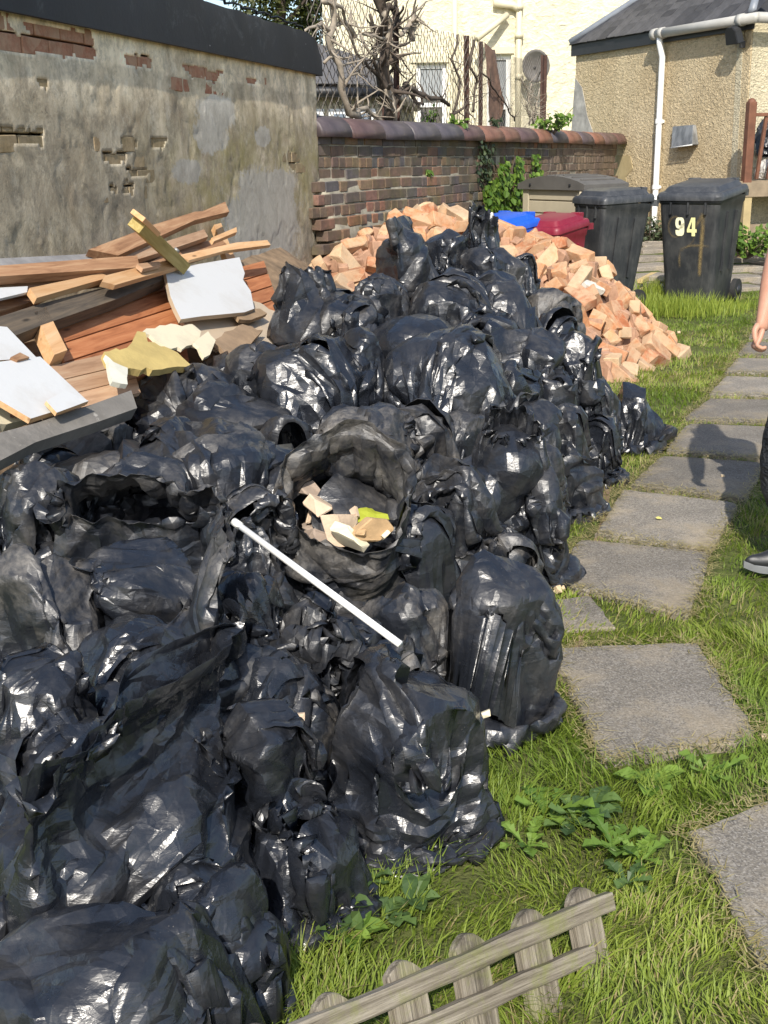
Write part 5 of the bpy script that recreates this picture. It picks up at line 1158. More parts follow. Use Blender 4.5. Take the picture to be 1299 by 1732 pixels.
link('crown', leaves_mesh('crown', pp, nn, 0.085, M_LF3, 4), None, tr)
# ================================================================== storage box
def mframe(c, yaw): return Matrix.Translation(c) @ Matrix.Rotation(yaw, 4, 'Z')
M_BEIGE = plain('beige_resin', (0.42, 0.365, 0.26), 0.7, 0.10, 5, bump=0.15); M_LIDG = plain('brown_grey_resin', (0.105, 0.098, 0.088), 0.6, 0.2, 6, bump=0.2)
cA = HD(889, 12.9); cB = HD(992, 12.2); cC = HD(1053, 13.6)
yaw = math.atan2((cB-cA).y, (cB-cA).x); Wd = (cB-cA).length; Dd = 0.50
sb = empty('storage_box', (0, 0, 0)); sb.matrix_basis = mframe(cA+UP*hgt(0, cA.y), yaw); tag(sb, 'beige plastic garden storage box with a dark ribbed lid against the brick wall', 'storage box')
Hb = ZR(992, 320, 12.2)
def sbx(name, c, h, mat, bev=0.006): return link(name, box_me(name, h, bev, mat, c), None, sb)
sbx('body', (Wd/2, Dd/2, Hb/2), (Wd/2-0.02, Dd/2-0.02, Hb/2), M_BEIGE)
for x in (0.045, Wd-0.045): sbx('corner_post', (x, -0.002, Hb/2), (0.045, 0.028, Hb/2), M_BEIGE)
n = 9
for k in range(n): sbx('front_panel', (Wd/2, 0.004, Hb*(k+0.5)/n), (Wd/2-0.095, 0.022, Hb/n/2-0.006), M_BEIGE)
for k in range(n): sbx('side_panel', (Wd+0.0, Dd*0.30, Hb*(k+0.5)/n), (0.012, Dd*0.24, Hb/n/2-0.004), M_BEIGE); sbx('side_panel', (Wd+0.0, Dd*0.77, Hb*(k+0.5)/n), (0.012, Dd*0.20, Hb/n/2-0.004), M_BEIGE)
sbx('latch', (Wd+0.03, Dd*0.54, Hb*0.83), (0.02, 0.035, 0.06), M_DARKW); sbx('latch', (Wd+0.03, Dd*0.54, Hb*0.92), (0.015, 0.11, 0.012), M_DARKW); sbx('hinge', (Wd+0.012, 0.02, Hb*0.63), (0.02, 0.03, 0.045), M_DARKW); sbx('hinge', (Wd+0.012, 0.10, Hb*0.86), (0.012, 0.008, 0.05), M_DARKW)
bm = bmesh.new(); nn_ = 10
prof = [(-0.05+(Wd+0.10)*k/nn_, Hb+0.035+0.085*math.sin(math.pi*k/nn_)**0.8) for k in range(nn_+1)]
poly = [(-0.05, Hb-0.02)]+[(Wd+0.05, Hb-0.02)]+prof[::-1]
add_prism(bm, poly, -(Dd+0.05), 0.06, Matrix.Rotation(math.radians(90), 4, 'X'))
link('lid', bm_mesh('lid', bm, False, M_LIDG), None, sb)
for k in range(1, 8):
    x = -0.05+(Wd+0.10)*k/8; z = Hb+0.035+0.085*math.sin(math.pi*k/8)**0.8; sbx('lid_rib', (x, Dd/2-0.01, z+0.004), (0.012, Dd/2-0.02, 0.007), M_LIDG, 0.002)
for x in (0.16, Wd-0.16): sbx('lid_rivet', (x, -0.067, Hb+0.03), (0.012, 0.008, 0.012), M_DARKW)
stick = link('stick', tube_me('stick', [(0, 0, 0), (0.16, 0.02, 0.85)], 0.018, 6, M_BEIGE)); stick.location = HD(958, 12.0)+UP*0.30; tag(stick, 'thin beige stick leaning on the panels of the storage box', 'stick')
# ================================================================== wheelie bins
def bin_mat(name, c, scuff=(0.2, 0.2, 0.2), amt=0.25, rough=0.5):
    t = NT(name); co = t.co(); n = t.noise(co, 4.0, 6, 0.7); n2 = t.noise(t.co('Object', (6, 6, 1)), 6, 5, 0.7)
    cc = t.mix(t.math('MULTIPLY', t.ramp(n, [(0.45, 0), (0.72, 1)]), amt), c, scuff); cc = t.mix(t.math('MULTIPLY', t.ramp(n2, [(0.5, 0), (0.75, 1)]), amt*0.6), cc, rgb(scuff, 1.3))
    t.setc(cc); return t.fin(rough, 0.45, t.bump(t.noise(co, 90, 3), 0.12, 0.002))
def wheelie(mat, lidm, m, label, W=0.56, D=0.68, H=1.0, numbers=False, wheel=True):
    b = empty('wheelie_bin'); b.matrix_basis = m; tag(b, label, 'wheelie bin')
    bm = bmesh.new(); bw, bd = W*0.40, D*0.36; tw, td = W/2, D/2
    lv = [(0.02, bw*0.95, -bd, bd*0.88), (0.06, bw, -bd, bd), (0.25, bw*1.04, -bd*1.03, bd*1.10), (H*0.80, tw*0.955, -td*0.95, td*0.93), (H*0.86, tw*0.965, -td*0.96, td*0.95), (H*0.875, tw*1.0, -td*1.0, td*0.985), (H*0.93, tw*1.01, -td*1.01, td)]
    rings = []; cr = 0.055
    for z, x, y0, y1 in lv:
        pts = []
        for sx, sy, a0 in ((1, -1, -90), (1, 1, 0), (-1, 1, 90), (-1, -1, 180)):
            cx = sx*(x-cr); cy = (y0+cr) if sy < 0 else (y1-cr)
            for k in range(5): a = math.radians(a0+22.5*k); pts.append((cx+cr*math.cos(a), cy+cr*math.sin(a), z))
        rings.append([bm.verts.new(p) for p in pts])
    for a, c in zip(rings[:-1], rings[1:]):
        for k in range(20): bm.faces.new((a[k], a[(k+1) % 20], c[(k+1) % 20], c[k]))
    bm.faces.new(rings[0][::-1]); bm.faces.new(rings[-1])
    link('body', bm_mesh('body', bm, True, mat), None, b).modifiers.new('e', 'EDGE_SPLIT').split_angle = math.radians(32)
    for x in (-tw*0.55, 0, tw*0.55):                       # ribs under the rim, front face is -y
        bm = bmesh.new(); add_box(bm, (x, -td*0.985, H*0.83), (0.008, 0.012, 0.05)); link('rib', bm_mesh('rib', bm, False, mat), None, b)
    for s in (-1, 1):
        for y in (-td*0.3, td*0.35):
            bm = bmesh.new(); add_prism(bm, [(-0.012, 0), (0.012, 0), (0.014, H*0.5), (-0.014, H*0.5)], -0.012, 0.012, Matrix(((0, 0, 1, 0), (1, 0, 0, y), (0, 1, 0, 0.30), (0, 0, 0, 1))))
            sh = [v for v in bm.verts]
            for v in sh: v.co.x += s*(bw+(tw-bw)*(v.co.z/H)+0.004)
            link('side_rib', bm_mesh('side_rib', bm, False, mat), None, b)
    # lid: domed, sloping, with a lip
    bm = bmesh.new(); rings = []
    for f, z in ((1.055, H*0.925), (1.06, H*0.955), (1.03, H*0.975), (1.0, H*0.985), (0.90, H*0.99), (0.80, H*1.03), (0.60, H*1.045), (0.3, H*1.05)):
        pts = []
        for sx, sy, a0 in ((1, -1, -90), (1, 1, 0), (-1, 1, 90), (-1, -1, 180)):
            cx = sx*(tw*f-cr*f); cy = sy*(td*f-cr*f)
            for k in range(5):
                a = math.radians(a0+22.5*k); y = cy+cr*f*math.sin(a); pts.append((cx+cr*f*math.cos(a), y, z+0.03*(y/td)))
        rings.append([bm.verts.new(p) for p in pts])
    for a, c in zip(rings[:-1], rings[1:]):
        for k in range(20): bm.faces.new((a[k], a[(k+1) % 20], c[(k+1) % 20], c[k]))
    bm.faces.new(rings[0][::-1]); bm.faces.new(rings[-1])
    ld = link('lid', bm_mesh('lid', bm, True, lidm), None, b); ld.modifiers.new('e', 'EDGE_SPLIT').split_angle = math.radians(30)
    for x in (-tw*0.62, tw*0.62):
        bm = bmesh.new(); add_box(bm, (x, td*0.72, H*1.045), (0.05, 0.035, 0.022), None, 0.008); link('lid_lug', bm_mesh('lid_lug', bm, False, lidm), None, ld)
    bm = bmesh.new(); add_tube(bm, [(-tw*0.95, td+0.07, H*0.95), (tw*0.95, td+0.07, H*0.95)], 0.016, 8)
    for x in (-0.9, -0.35, 0.35, 0.9): add_box(bm, (x*tw, td+0.03, H*0.94), (0.014, 0.05, 0.028))
    link('handle', bm_mesh('handle', bm, False, lidm), None, b)
    if wheel:
        link('axle', tube_me('axle', [(-tw*0.92, bd*0.9+0.06, 0.10), (tw*0.92, bd*0.9+0.06, 0.10)], 0.012, 8, M_DARKW), None, b)
        for s in (-1, 1):
            w_ = link('wheel', tube_me('wheel', [(s*tw*0.80, bd+0.06, 0.10), (s*tw*0.97, bd+0.06, 0.10)], 0.10, 20, plain('tyre_rubber', (0.02, 0.02, 0.02), 0.8)), None, b); w_.modifiers.new('e', 'EDGE_SPLIT')
            link('hub', tube_me('hub', [(s*tw*0.96, bd+0.06, 0.10), (s*tw*1.0, bd+0.06, 0.10)], 0.045, 14, M_DARKW), None, w_)
    return b
M_BLK = bin_mat('black_bin', (0.022, 0.024, 0.027), (0.085, 0.085, 0.082), 0.55, 0.48); M_BLKL = bin_mat('black_lid', (0.035, 0.038, 0.043), (0.13, 0.13, 0.13), 0.5, 0.42)
M_BLUE = bin_mat('blue_bin', (0.010, 0.085, 0.50), (0.05, 0.15, 0.5), 0.4, 0.45); M_MAR = bin_mat('maroon_bin', (0.19, 0.010, 0.026), (0.25, 0.05, 0.06), 0.4, 0.45)
p94 = PZ(1160, 519, 0.0)
f94 = math.radians(-36)                        # front turned a little to the left of the camera
b94 = wheelie(M_BLK, M_BLKL, Matrix.Translation((p94.x+0.18, p94.y+0.28, 0.0)) @ Matrix.Rotation(f94, 4, 'Z') @ Matrix.Diagonal((1.16, 1.12, 1.17, 1)), 'black wheelie bin marked 94 in pale figures over sprayed graffiti')
# numbers on the front: outlines on the sloping face
def front_pt(x, z, off=0.004):                # local point on bin 94's front face
    D, H = 0.68, 1.0; z0, y0, z1, y1 = 0.25, -D*0.36*1.03, 0.80, -D/2*0.95; y = y0+(y1-y0)*(z-z0)/(z1-z0); return Vector((x, y-off, z))
M_NUM = plain('pale_yellow_vinyl', (0.78, 0.74, 0.36), 0.55, 0.12, 10); M_NUM9 = plain('pale_cream_vinyl', (0.80, 0.78, 0.55), 0.55, 0.12, 10)
def glyph(polys, x0, z0, w, h, mat):
    for outer, inner in polys:
        bm = bmesh.new()
        o = [bm.verts.new(front_pt(x0+p[0]*w, z0+p[1]*h)) for p in outer]
        if inner:
            i = [bm.verts.new(front_pt(x0+p[0]*w, z0+p[1]*h)) for p in inner]; n = len(o)
            for k in range(n): bm.faces.new((o[k], o[(k+1) % n], i[(k+1) % n], i[k]))
        else: bm.faces.new(o); bmesh.ops.triangulate(bm, faces=bm.faces[:])
        g = link('house_number', bm_mesh('house_number', bm, False, mat), None, b94); g.modifiers.new('t', 'SOLIDIFY').thickness = 0.0015
def rr(x0, y0, x1, y1, r, n=4):
    P = []
    for cx, cy, a0 in ((x1-r, y0+r, -90), (x1-r, y1-r, 0), (x0+r, y1-r, 90), (x0+r, y0+r, 180)):
        for k in range(n+1): a = math.radians(a0+90*k/n); P.append((cx+r*math.cos(a), cy+r*math.sin(a)))
    return P
gx, gz, gw, gh = -0.115, 0.60, 0.085, 0.155
glyph([(rr(0, 0.40, 0.95, 1.0, 0.28), rr(0.33, 0.56, 0.62, 0.85, 0.12))], gx, gz, gw, gh, M_NUM9)
glyph([([(0.62, 0.62), (0.95, 0.72), (0.95, 0.22), (0.88, 0.08), (0.72, 0.0), (0.26, 0.0), (0.08, 0.08), (0.02, 0.20), (0.02, 0.32), (0.34, 0.32), (0.34, 0.22), (0.40, 0.16), (0.56, 0.16), (0.62, 0.22)], None)], gx, gz, gw, gh, M_NUM9)
gx += 0.105
glyph([([(0.45, 1.0), (0.86, 1.0), (0.86, 0.38), (1.02, 0.38), (1.02, 0.20), (0.86, 0.20), (0.86, 0.0), (0.50, 0.0), (0.50, 0.20), (0.0, 0.20), (0.0, 0.36)], [(0.50, 0.78), (0.52, 0.78), (0.52, 0.38), (0.52, 0.38), (0.52, 0.38), (0.52, 0.38), (0.52, 0.38), (0.50, 0.38), (0.50, 0.38), (0.26, 0.38), (0.26, 0.40)])], gx, gz, gw, gh, M_NUM)
# sprayed marks: thin flat ribbons of dull gold paint
def spray_mat():
    t = NT('gold_spray'); co = t.co(); t.setc((0.26, 0.19, 0.085)); a = t.attr('tint'); sp = t.n('ShaderNodeSeparateColor'); t.l(a, sp.inputs[0])
    al = t.math('MULTIPLY', sp.outputs[0], t.ramp(t.noise(co, 30, 5, 0.7), [(0.3, 0.45), (0.6, 1.0)]), True); t.l(al, t.b.inputs['Alpha']); return t.fin(0.6)
M_SPR = spray_mat()
def spray(pts, w0, w1, a=0.8):
    V = []; Cc = []; Fc = []; n = len(pts)
    for i, (x, z) in enumerate(pts):
        x2, z2 = pts[min(i+1, n-1)]; x1, z1 = pts[max(i-1, 0)]; dx_, dz_ = x2-x1, z2-z1; L = math.hypot(dx_, dz_)+1e-9; nx_, nz_ = -dz_/L, dx_/L; w = w0+(w1-w0)*i/(n-1)
        for k, q in enumerate((-1, -0.5, 0, 0.5, 1)): V.append(tuple(front_pt(x+nx_*w*q, z+nz_*w*q, 0.0025+0.0006*len(sprays)))); Cc.append((a*(0, 0.6, 1, 0.6, 0)[k]*(0.2 if i in (0, n-1) else 1),)*3)
    for i in range(n-1):
        for k in range(4): b = i*5+k; Fc.append((b, b+1, b+6, b+5))
    sprays.append(link('spray_mark', mesh_np('spray_mark', V, Fc, True, M_SPR, np.array(Cc)), None, b94))
sprays = []
arc = lambda cx, cz, rx, rz, a0, a1, n=16: [(cx+rx*math.cos(math.radians(a0+(a1-a0)*k/n)), cz+rz*math.sin(math.radians(a0+(a1-a0)*k/n))) for k in range(n+1)]
spray(arc(-0.115, 0.675, 0.062, 0.085, 60, 330), 0.014, 0.012, 0.30)
spray([(0.06, 0.66), (0.09, 0.72), (0.125, 0.77), (0.135, 0.79)], 0.012, 0.03, 0.55); spray([(0.135, 0.79), (0.130, 0.66), (0.120, 0.52), (0.112, 0.40), (0.108, 0.30), (0.105, 0.26)], 0.026, 0.018, 0.85)
spray([(-0.055, 0.495), (0.02, 0.52), (0.11, 0.525), (0.19, 0.515)], 0.014, 0.014, 0.5); spray([(-0.05, 0.50), (-0.06, 0.47)], 0.025, 0.02, 0.8); spray([(-0.07, 0.47), (-0.075, 0.39), (-0.075, 0.33)], 0.010, 0.016, 0.5); spray([(0.06, 0.60), (0.05, 0.56), (-0.02, 0.50)], 0.010, 0.012, 0.25)
pb = HD(1026, 11.9)
wheelie(M_BLK, M_BLKL, Matrix.Translation((pb.x, pb.y, 0.02)) @ Matrix.Rotation(math.radians(-68), 4, 'Z') @ Matrix.Rotation(math.radians(-5), 4, 'X') @ Matrix.Diagonal((1.0, 0.84, 1.12, 1)), 'plain black wheelie bin tilting back beside the brick heap')
bb = HD(862, 10.75); wheelie(M_BLUE, M_BLUE, Matrix.Translation((bb.x-0.06, bb.y, -0.06)) @ Matrix.Rotation(math.radians(-50), 4, 'Z'), 'bright blue wheelie bin mostly hidden behind the brick heap', W=0.48, D=0.52, H=1.02)
bb = HD(936, 10.9); wheelie(M_MAR, M_MAR, Matrix.Translation((bb.x, bb.y, -0.06)) @ Matrix.Rotation(math.radians(-42), 4, 'Z'), 'maroon wheelie bin between the blue bin and the tilting black bin', W=0.48, D=0.52, H=1.0)
M_PINE = plain('fresh_pine', (0.56, 0.42, 0.20), 0.7, 0.2, 5)
for k, (a, b) in enumerate((((1094, 470), (1128, 452)), ((1092, 488), (1130, 466)))):
    A_ = PZ(*a, 0.10-0.05*k); B_ = PZ(*b, 0.10-0.05*k); d = (B_-A_); A_ = A_-d*0.3; B_ = B_+d*1.5; c = (A_+B_)/2
    o = link('timber_batten', box_me('timber_batten', ((B_-A_).length/2, 0.035, 0.022), 0.003, M_PINE), None, None, frame_m(c, d, Vector((-d.y, d.x, 0)))); tag(o, ['upper fresh pine batten lying between the two black bins', 'lower fresh pine batten lying between the two black bins'][k], 'batten')
# ================================================================== heap of reclaimed bricks
RIDGE = [(1.42, 8.35, 0.34), (1.48, 9.25, 0.84), (1.15, 9.75, 0.93), (0.46, 10.0, 1.14), (-0.12, 9.55, 0.94), (-0.50, 9.1, 0.72)]
def heap(x, y):
    best = -9
    for (x0, y0, h0), (x1, y1, h1) in zip(RIDGE[:-1], RIDGE[1:]):
        dx, dy = x1-x0, y1-y0; t = max(0, min(1, ((x-x0)*dx+(y-y0)*dy)/(dx*dx+dy*dy))); d = math.hypot(x-x0-t*dx, y-y0-t*dy); h = h0+(h1-h0)*t
        best = max(best, h-0.04-(math.sqrt(d*d+0.01)-0.1)*1.02)
    return best
def hn_(x, y, e=0.06): return Vector((heap(x-e, y)-heap(x+e, y), heap(x, y-e)-heap(x, y+e), 2*e)).normalized()
LB = matset([brick_mesh('brick', (0.112, 0.054, 0.038), 0.036, 50+i, 0.005) for i in range(12)]+[brick_mesh('brick', (0.066, 0.054, 0.038), 0.036, 80+i, 0.006) for i in range(8)], M_LOOSE)
r = random.Random(21); placed = []; cand = []
for k in range(9000):
    x = r.uniform(-1.2, 2.75); y = r.uniform(7.9, 11.0); h = heap(x, y)
    if h > -0.02: cand.append((x, y, h))
grp = ['orange and buff reclaimed brick on the slope of the heap facing the path', 'mortar stained reclaimed brick on the crest of the heap behind the topmost bags', 'reddish broken brick at the end of the heap against the brick wall']
cells = {}
for x, y, h in cand:
    if len(placed) >= 292: break
    # only faces that can be seen: skip the far side
    n = hn_(x, y)
    if n.y > 0.75: continue
    ok = True
    for (a, b, c) in placed:
        if (a-x)**2+(b-y)**2+(c-h)**2 < 0.142**2: ok = False; break
    if not ok: continue
    placed.append((x, y, h)); big = r.random() < 0.68
    me = r.choice(LB[:12] if big else LB[12:]); q = n.to_track_quat('Z', 'Y').to_matrix().to_4x4()
    e = Euler((r.gauss(0, 0.42), r.gauss(0, 0.42), r.uniform(0, 6.28)))
    if r.random() < 0.25: e = Euler((math.pi/2+r.gauss(0, 0.3), r.gauss(0, 0.3), r.uniform(0, 6.28)), 'XYZ')
    z = max(h+0.01, 0.03)
    o = bpy.data.objects.new('loose_brick', me); COL.objects.link(o)
    o.matrix_basis = Matrix.Translation((x, y, z)) @ q @ e.to_matrix().to_4x4() @ Matrix.Scale(r.uniform(1.05, 1.22), 4)
    gi = 0 if x > 1.2 else (1 if x > 0.1 else 2)
    tag(o, grp[gi], 'brick', ['bricks on the slope of the heap', 'bricks on the crest of the heap', 'bricks by the wall'][gi])
# deeper layer, rubble that cannot be told apart
bm = bmesh.new(); core = []
for x, y, h in cand[4000:7200]:
    if hn_(x, y).y > 0.8 or h < 0.03: continue
    if len(core) > 620: break
    core.append(1); me = r.choice(LB); t = me.copy(); t.transform(Matrix.Translation((x, y, max(0.02, h-0.055-r.random()*0.03))) @ Euler((r.uniform(0, 6), r.uniform(0, 6), r.uniform(0, 6))).to_matrix().to_4x4()); bm.from_mesh(t); bpy.data.meshes.remove(t)
M_RUB = plain('brick_rubble', (0.40, 0.235, 0.15), 0.95, 0.45, 7, bump=0.6)
o = link('brick_rubble', bm_mesh('brick_rubble', bm, False, M_RUB)); tag(o, 'broken bricks and dust filling the inside of the brick heap', 'rubble', None, 'stuff')
V = []; n = 60
for j in range(n+1):
    for i in range(n+1):
        x = -1.3+4.1*i/n; y = 7.8+3.4*j/n; V.append((x, y, max(-0.03, heap(x, y)-0.085+0.02*mnoise.noise(Vector((x*9, y*9, 0))))))
ii = np.arange((n+1)**2).reshape(n+1, n+1); o = link('brick_dust', mesh_np('brick_dust', V, np.stack([ii[:-1, :-1], ii[:-1, 1:], ii[1:, 1:], ii[1:, :-1]], -1).reshape(-1, 4), False, M_RUB)); tag(o, 'packed brick dust and mortar under the bricks of the heap', 'rubble', None, 'stuff')
wb = matset([LB[2]], plain('white_brick_face', (0.58, 0.55, 0.48), 0.8, 0.25, 20, bump=0.4))[0]
hp = PS(1000, 505, 8.75); hp.z = heap(hp.x, hp.y)+0.06
o = link('loose_brick', wb, None, None, Matrix.Translation(hp) @ Euler((0.5, 0.3, 0.5)).to_matrix().to_4x4() @ Matrix.Scale(0.85, 4)); tag(o, 'one white faced brick in the middle of the heap slope', 'brick')
# ================================================================== broken timber and boards against the garage wall
def wood(name, cols, sc1=(1.2, 14, 14), knots=True, rough=0.75):
    t = NT(name); co = t.co('Object', sc1); rn = t.rnd(); cmb = t.n('ShaderNodeCombineXYZ'); t.l(t.math('MULTIPLY', rn, 31.0), cmb.inputs[1]); ad = t.n('ShaderNodeVectorMath', operation='ADD'); t.l(co, ad.inputs[0]); t.l(cmb.outputs[0], ad.inputs[1]); co = ad.outputs[0]
    n = t.noise(co, 2.2, 6, 0.65, 0.8); c = t.ramp(n, [(0.30, cols[0]), (0.5, cols[1]), (0.70, cols[2])])
    if knots:
        v = t.vor(t.co('Object', (2.2, 8, 8)), 1.6); c = t.mix(t.ramp(v, [(0.05, 0.85), (0.13, 0)]), c, rgb(cols[0], 0.35))
    c = t.mix(1.0, c, t.ramp(rn, [(0, 0.82), (1, 1.15)]), 'MULTIPLY'); t.setc(c); return t.fin(rough, 0.3, t.bump(n, 0.35, 0.004))
M_RED = wood('red_pine', [(0.22, 0.075, 0.030), (0.36, 0.135, 0.055), (0.44, 0.19, 0.085)]); M_PLK = wood('old_plank', [(0.20, 0.10, 0.050), (0.33, 0.18, 0.095), (0.44, 0.28, 0.16)])
M_DUS = wood('dusty_plank', [(0.32, 0.19, 0.11), (0.45, 0.28, 0.17), (0.52, 0.37, 0.24)]); M_GRN = wood('treated_batten', [(0.22, 0.17, 0.055), (0.32, 0.25, 0.09), (0.40, 0.32, 0.14)]); M_DKP = wood('dark_joist', [(0.060, 0.050, 0.040), (0.12, 0.095, 0.07), (0.20, 0.15, 0.10)])
M_LPN = wood('fresh_cut', [(0.50, 0.27, 0.12), (0.60, 0.36, 0.18), (0.66, 0.44, 0.25)])
def board_mat(name, c, dirt):
    t = NT(name); co = t.co(); n = t.noise(co, 3, 6, 0.7); f = t.ramp(n, [(0.50, 0), (0.72, dirt)]); cc = t.mix(f, c, (0.38, 0.33, 0.26)); cc = t.mix(t.ramp(t.noise(co, 18, 5, 0.8), [(0.60, 0), (0.70, dirt*0.6)]), cc, (0.45, 0.42, 0.37)); t.setc(cc); return t.fin(0.55, 0.4, t.bump(t.noise(co, 12, 4), 0.15, 0.01))
M_WBD = board_mat('white_faced_board', (0.56, 0.56, 0.55), 0.35); M_PLB = board_mat('plasterboard_back', (0.50, 0.39, 0.27), 0.9); M_YEL = plain('ochre_foam_board', (0.48, 0.36, 0.13), 0.9, 0.25, 6, bump=0.5); M_CRM = board_mat('cream_plaster', (0.66, 0.59, 0.42), 0.6)
zW = 1.00; th = math.radians(33); pn = (wn*math.sin(th)+UP*math.cos(th)).normalized()
W0 = J+UP*zW
def TPn(px, py, off): return PP(px, py, W0+pn*off, pn)
def jag(pts, amp, seed, step=9):
    r = random.Random(seed); out = []
    for i in range(len(pts)):
        a = pts[i]; b = pts[(i+1) % len(pts)]; L = math.hypot(b[0]-a[0], b[1]-a[1]); n = max(1, int(L/step)); 
        for k in range(n):
            t = k/n; j = 0 if k == 0 else 1; out.append((a[0]+(b[0]-a[0])*t+r.uniform(-amp, amp)*j, a[1]+(b[1]-a[1])*t+r.uniform(-amp, amp)*j))
    return out
def board(name, pts, off, thick, mat, label, cat, edge=None, tilt=None, group=None, parent=None):
    """flat piece whose outline is seen at pts, lying on the heap plane lifted by off (a list lifts each corner)"""
    n_ = len(pts); P = [TPn(x, y, off if not hasattr(off, '__len__') else off[i]) for i, (x, y) in enumerate(pts)]
    c = sum(P, Vector())/n_; xa = (P[1]-P[0]); nn = Vector((0, 0, 0))
    for i in range(n_): nn += (P[i]-c).cross(P[(i+1) % n_]-c)
    nn.normalize(); nn = nn if nn.dot(pn) > 0 else -nn
    xa = (xa-nn*xa.dot(nn)).normalized(); fr = frame_m(c, xa, nn.cross(xa)); inv = fr.inverted(); bm = bmesh.new()
    Q = [inv @ p for p in P]; t = [bm.verts.new(q) for q in Q]; b = [bm.verts.new(q-Vector((0, 0, thick))) for q in Q]
    f = bm.faces.new(t); g = bm.faces.new(b[::-1]); sd = [bm.faces.new((t[i], b[i], b[(i+1) % n_], t[(i+1) % n_])) for i in range(n_)]
    if edge:
        for q in sd: q.material_index = 1
    bmesh.ops.recalc_face_normals(bm, faces=bm.faces[:]); bmesh.ops.triangulate(bm, faces=[f, g]); me = bpy.data.meshes.new(name); bm.to_mesh(me); bm.free(); me.materials.append(mat)
    if edge: me.materials.append(edge)
    o = link(name, me, None, parent, fr if parent is None else parent.matrix_basis.inverted() @ fr)
    if label: tag(o, label, cat, group)
    return o
PK = 'plank'
board(PK, [(150, 422), (240, 388), (260, 380), (330, 358), (343, 357), (381, 341), (388, 358), (330, 372), (200, 432)], [.30]*9, .035, M_PLK, 'notched brown plank, highest of the heap, rising to the right on the rendered wall', PK)
board(PK, [(0, 437), (180, 428), (178, 441), (0, 450)], .26, .05, plain('lead_grey_board', (0.25, 0.24, 0.235), 0.7, 0.4, 6), 'grey board edge lying along the rendered wall at the left', PK)
board(PK, [(-40, 452), (232, 432), (236, 452), (-40, 470)], .30, .04, M_PLK, 'long straight brown plank pointing out of the frame at the left, below the grey edge', PK)
board(PK, [(-40, 472), (230, 455), (300, 420), (310, 432), (236, 470), (-40, 500)], .24, .03, M_PLK, 'broad brown plank under the long straight one', PK)
board(PK, [(205, 432), (345, 388), (352, 400), (300, 418), (235, 438)], .27, .03, M_DUS, 'pale dusty plank end with nail holes behind the greenish batten', PK)
board(PK, [(225, 440), (372, 402), (388, 418), (330, 437), (226, 455)], .22, .03, M_PLK, 'brown plank between the dusty plank end and the white board', PK)
board(PK, [(362, 380), (374, 377), (440, 540), (424, 545)], .16, .04, M_LPN, 'upright fresh cut stud standing behind the right end of the planks', PK)
board(PK, [(358, 402), (400, 384), (401, 392), (362, 408)], .30, .025, M_LPN, 'short splinter of wood lying across the upright stud', PK)
board(PK, [(300, 432), (400, 410), (452, 406), (458, 414), (380, 424), (320, 440)], .30, .02, M_LPN, 'long pale plank ending in a split point against the cement patch', PK)
board(PK, [(50, 487), (170, 462), (188, 468), (62, 504)], .28, .03, M_LPN, 'orange plank with a sawn end in the middle of the left side', PK)
board(PK, [(178, 466), (290, 438), (318, 446), (195, 482), (172, 476)], .31, .025, M_LPN, 'bright orange plank running up to the corner of the white board', PK)
board(PK, [(232, 446), (268, 442), (272, 448), (242, 455)], .34, .02, M_DUS, 'small loose block of wood on the bright orange plank', PK)
board(PK, [(-30, 545), (60, 516), (200, 480), (282, 455), (284, 470), (200, 505), (70, 550), (-30, 590)], .24, .06, M_DKP, 'dark weathered joist slanting from the left edge to the white board', PK)
board(PK, [(-30, 500), (55, 484), (60, 492), (118, 480), (40, 515), (-30, 535)], .20, .04, M_PLK, 'shadowed brown plank above the dark joist at the left edge', PK)
board('white_board', [(-30, 488), (47, 484), (46, 494), (-30, 512)], .26, .012, M_WBD, 'sliver of white board sticking out at the left edge among the planks', 'board')
board(PK, [(20, 585), (85, 570), (120, 600), (62, 620)], .12, .05, M_PLK, 'short dark red offcut under the orange stub', PK)
# tongue and groove panel
def tg(label, quad, n, off, mat, seed):
    """panel of n boards side by side; quad: near-left, near-right, far-right, far-left"""
    root = empty('boarded_panel', TPn(*[sum(p[i] for p in quad)/4 for i in (0, 1)], off)); tag(root, label, 'wood panel')
    L = lambda a, b, t: (a[0]+(b[0]-a[0])*t, a[1]+(b[1]-a[1])*t); a, b, c, d = quad
    for k in range(n):
        t0 = k/n+0.008; t1 = (k+1)/n-0.008
        board('panel_board', [L(a, d, t0), L(b, c, t0), L(b, c, t1), L(a, d, t1)], off+0.003*math.sin(k*2.3+seed), .018, mat, None, None, parent=root)
    return root
tg('red varnished tongue and groove panel left of the white board', [(128, 675), (320, 612), (290, 455), (82, 520)], 5, .16, M_RED, 1)
tg('dusty orange tongue and groove panel in front of the red panel', [(75, 706), (238, 664), (215, 590), (70, 622)], 3, .19, M_DUS, 2)
tg('orange tongue and groove panel right of the white board', [(415, 600), (490, 570), (446, 440), (400, 452)], 6, .13, M_RED, 3)
board('wood_stub', [(58, 528), (78, 519), (114, 592), (92, 600)], .24, .06, M_LPN, 'orange wooden stub standing on the left edge of the red panel', 'batten')
board('white_board', [(279, 456), (405, 435), (414, 462), (411, 473), (424, 492), (430, 522), (414, 528), (340, 535), (306, 540), (296, 520), (288, 500)], [.27]*11, .022, M_WBD, 'large white board with a broken right edge standing among the planks', 'board', M_PLB)
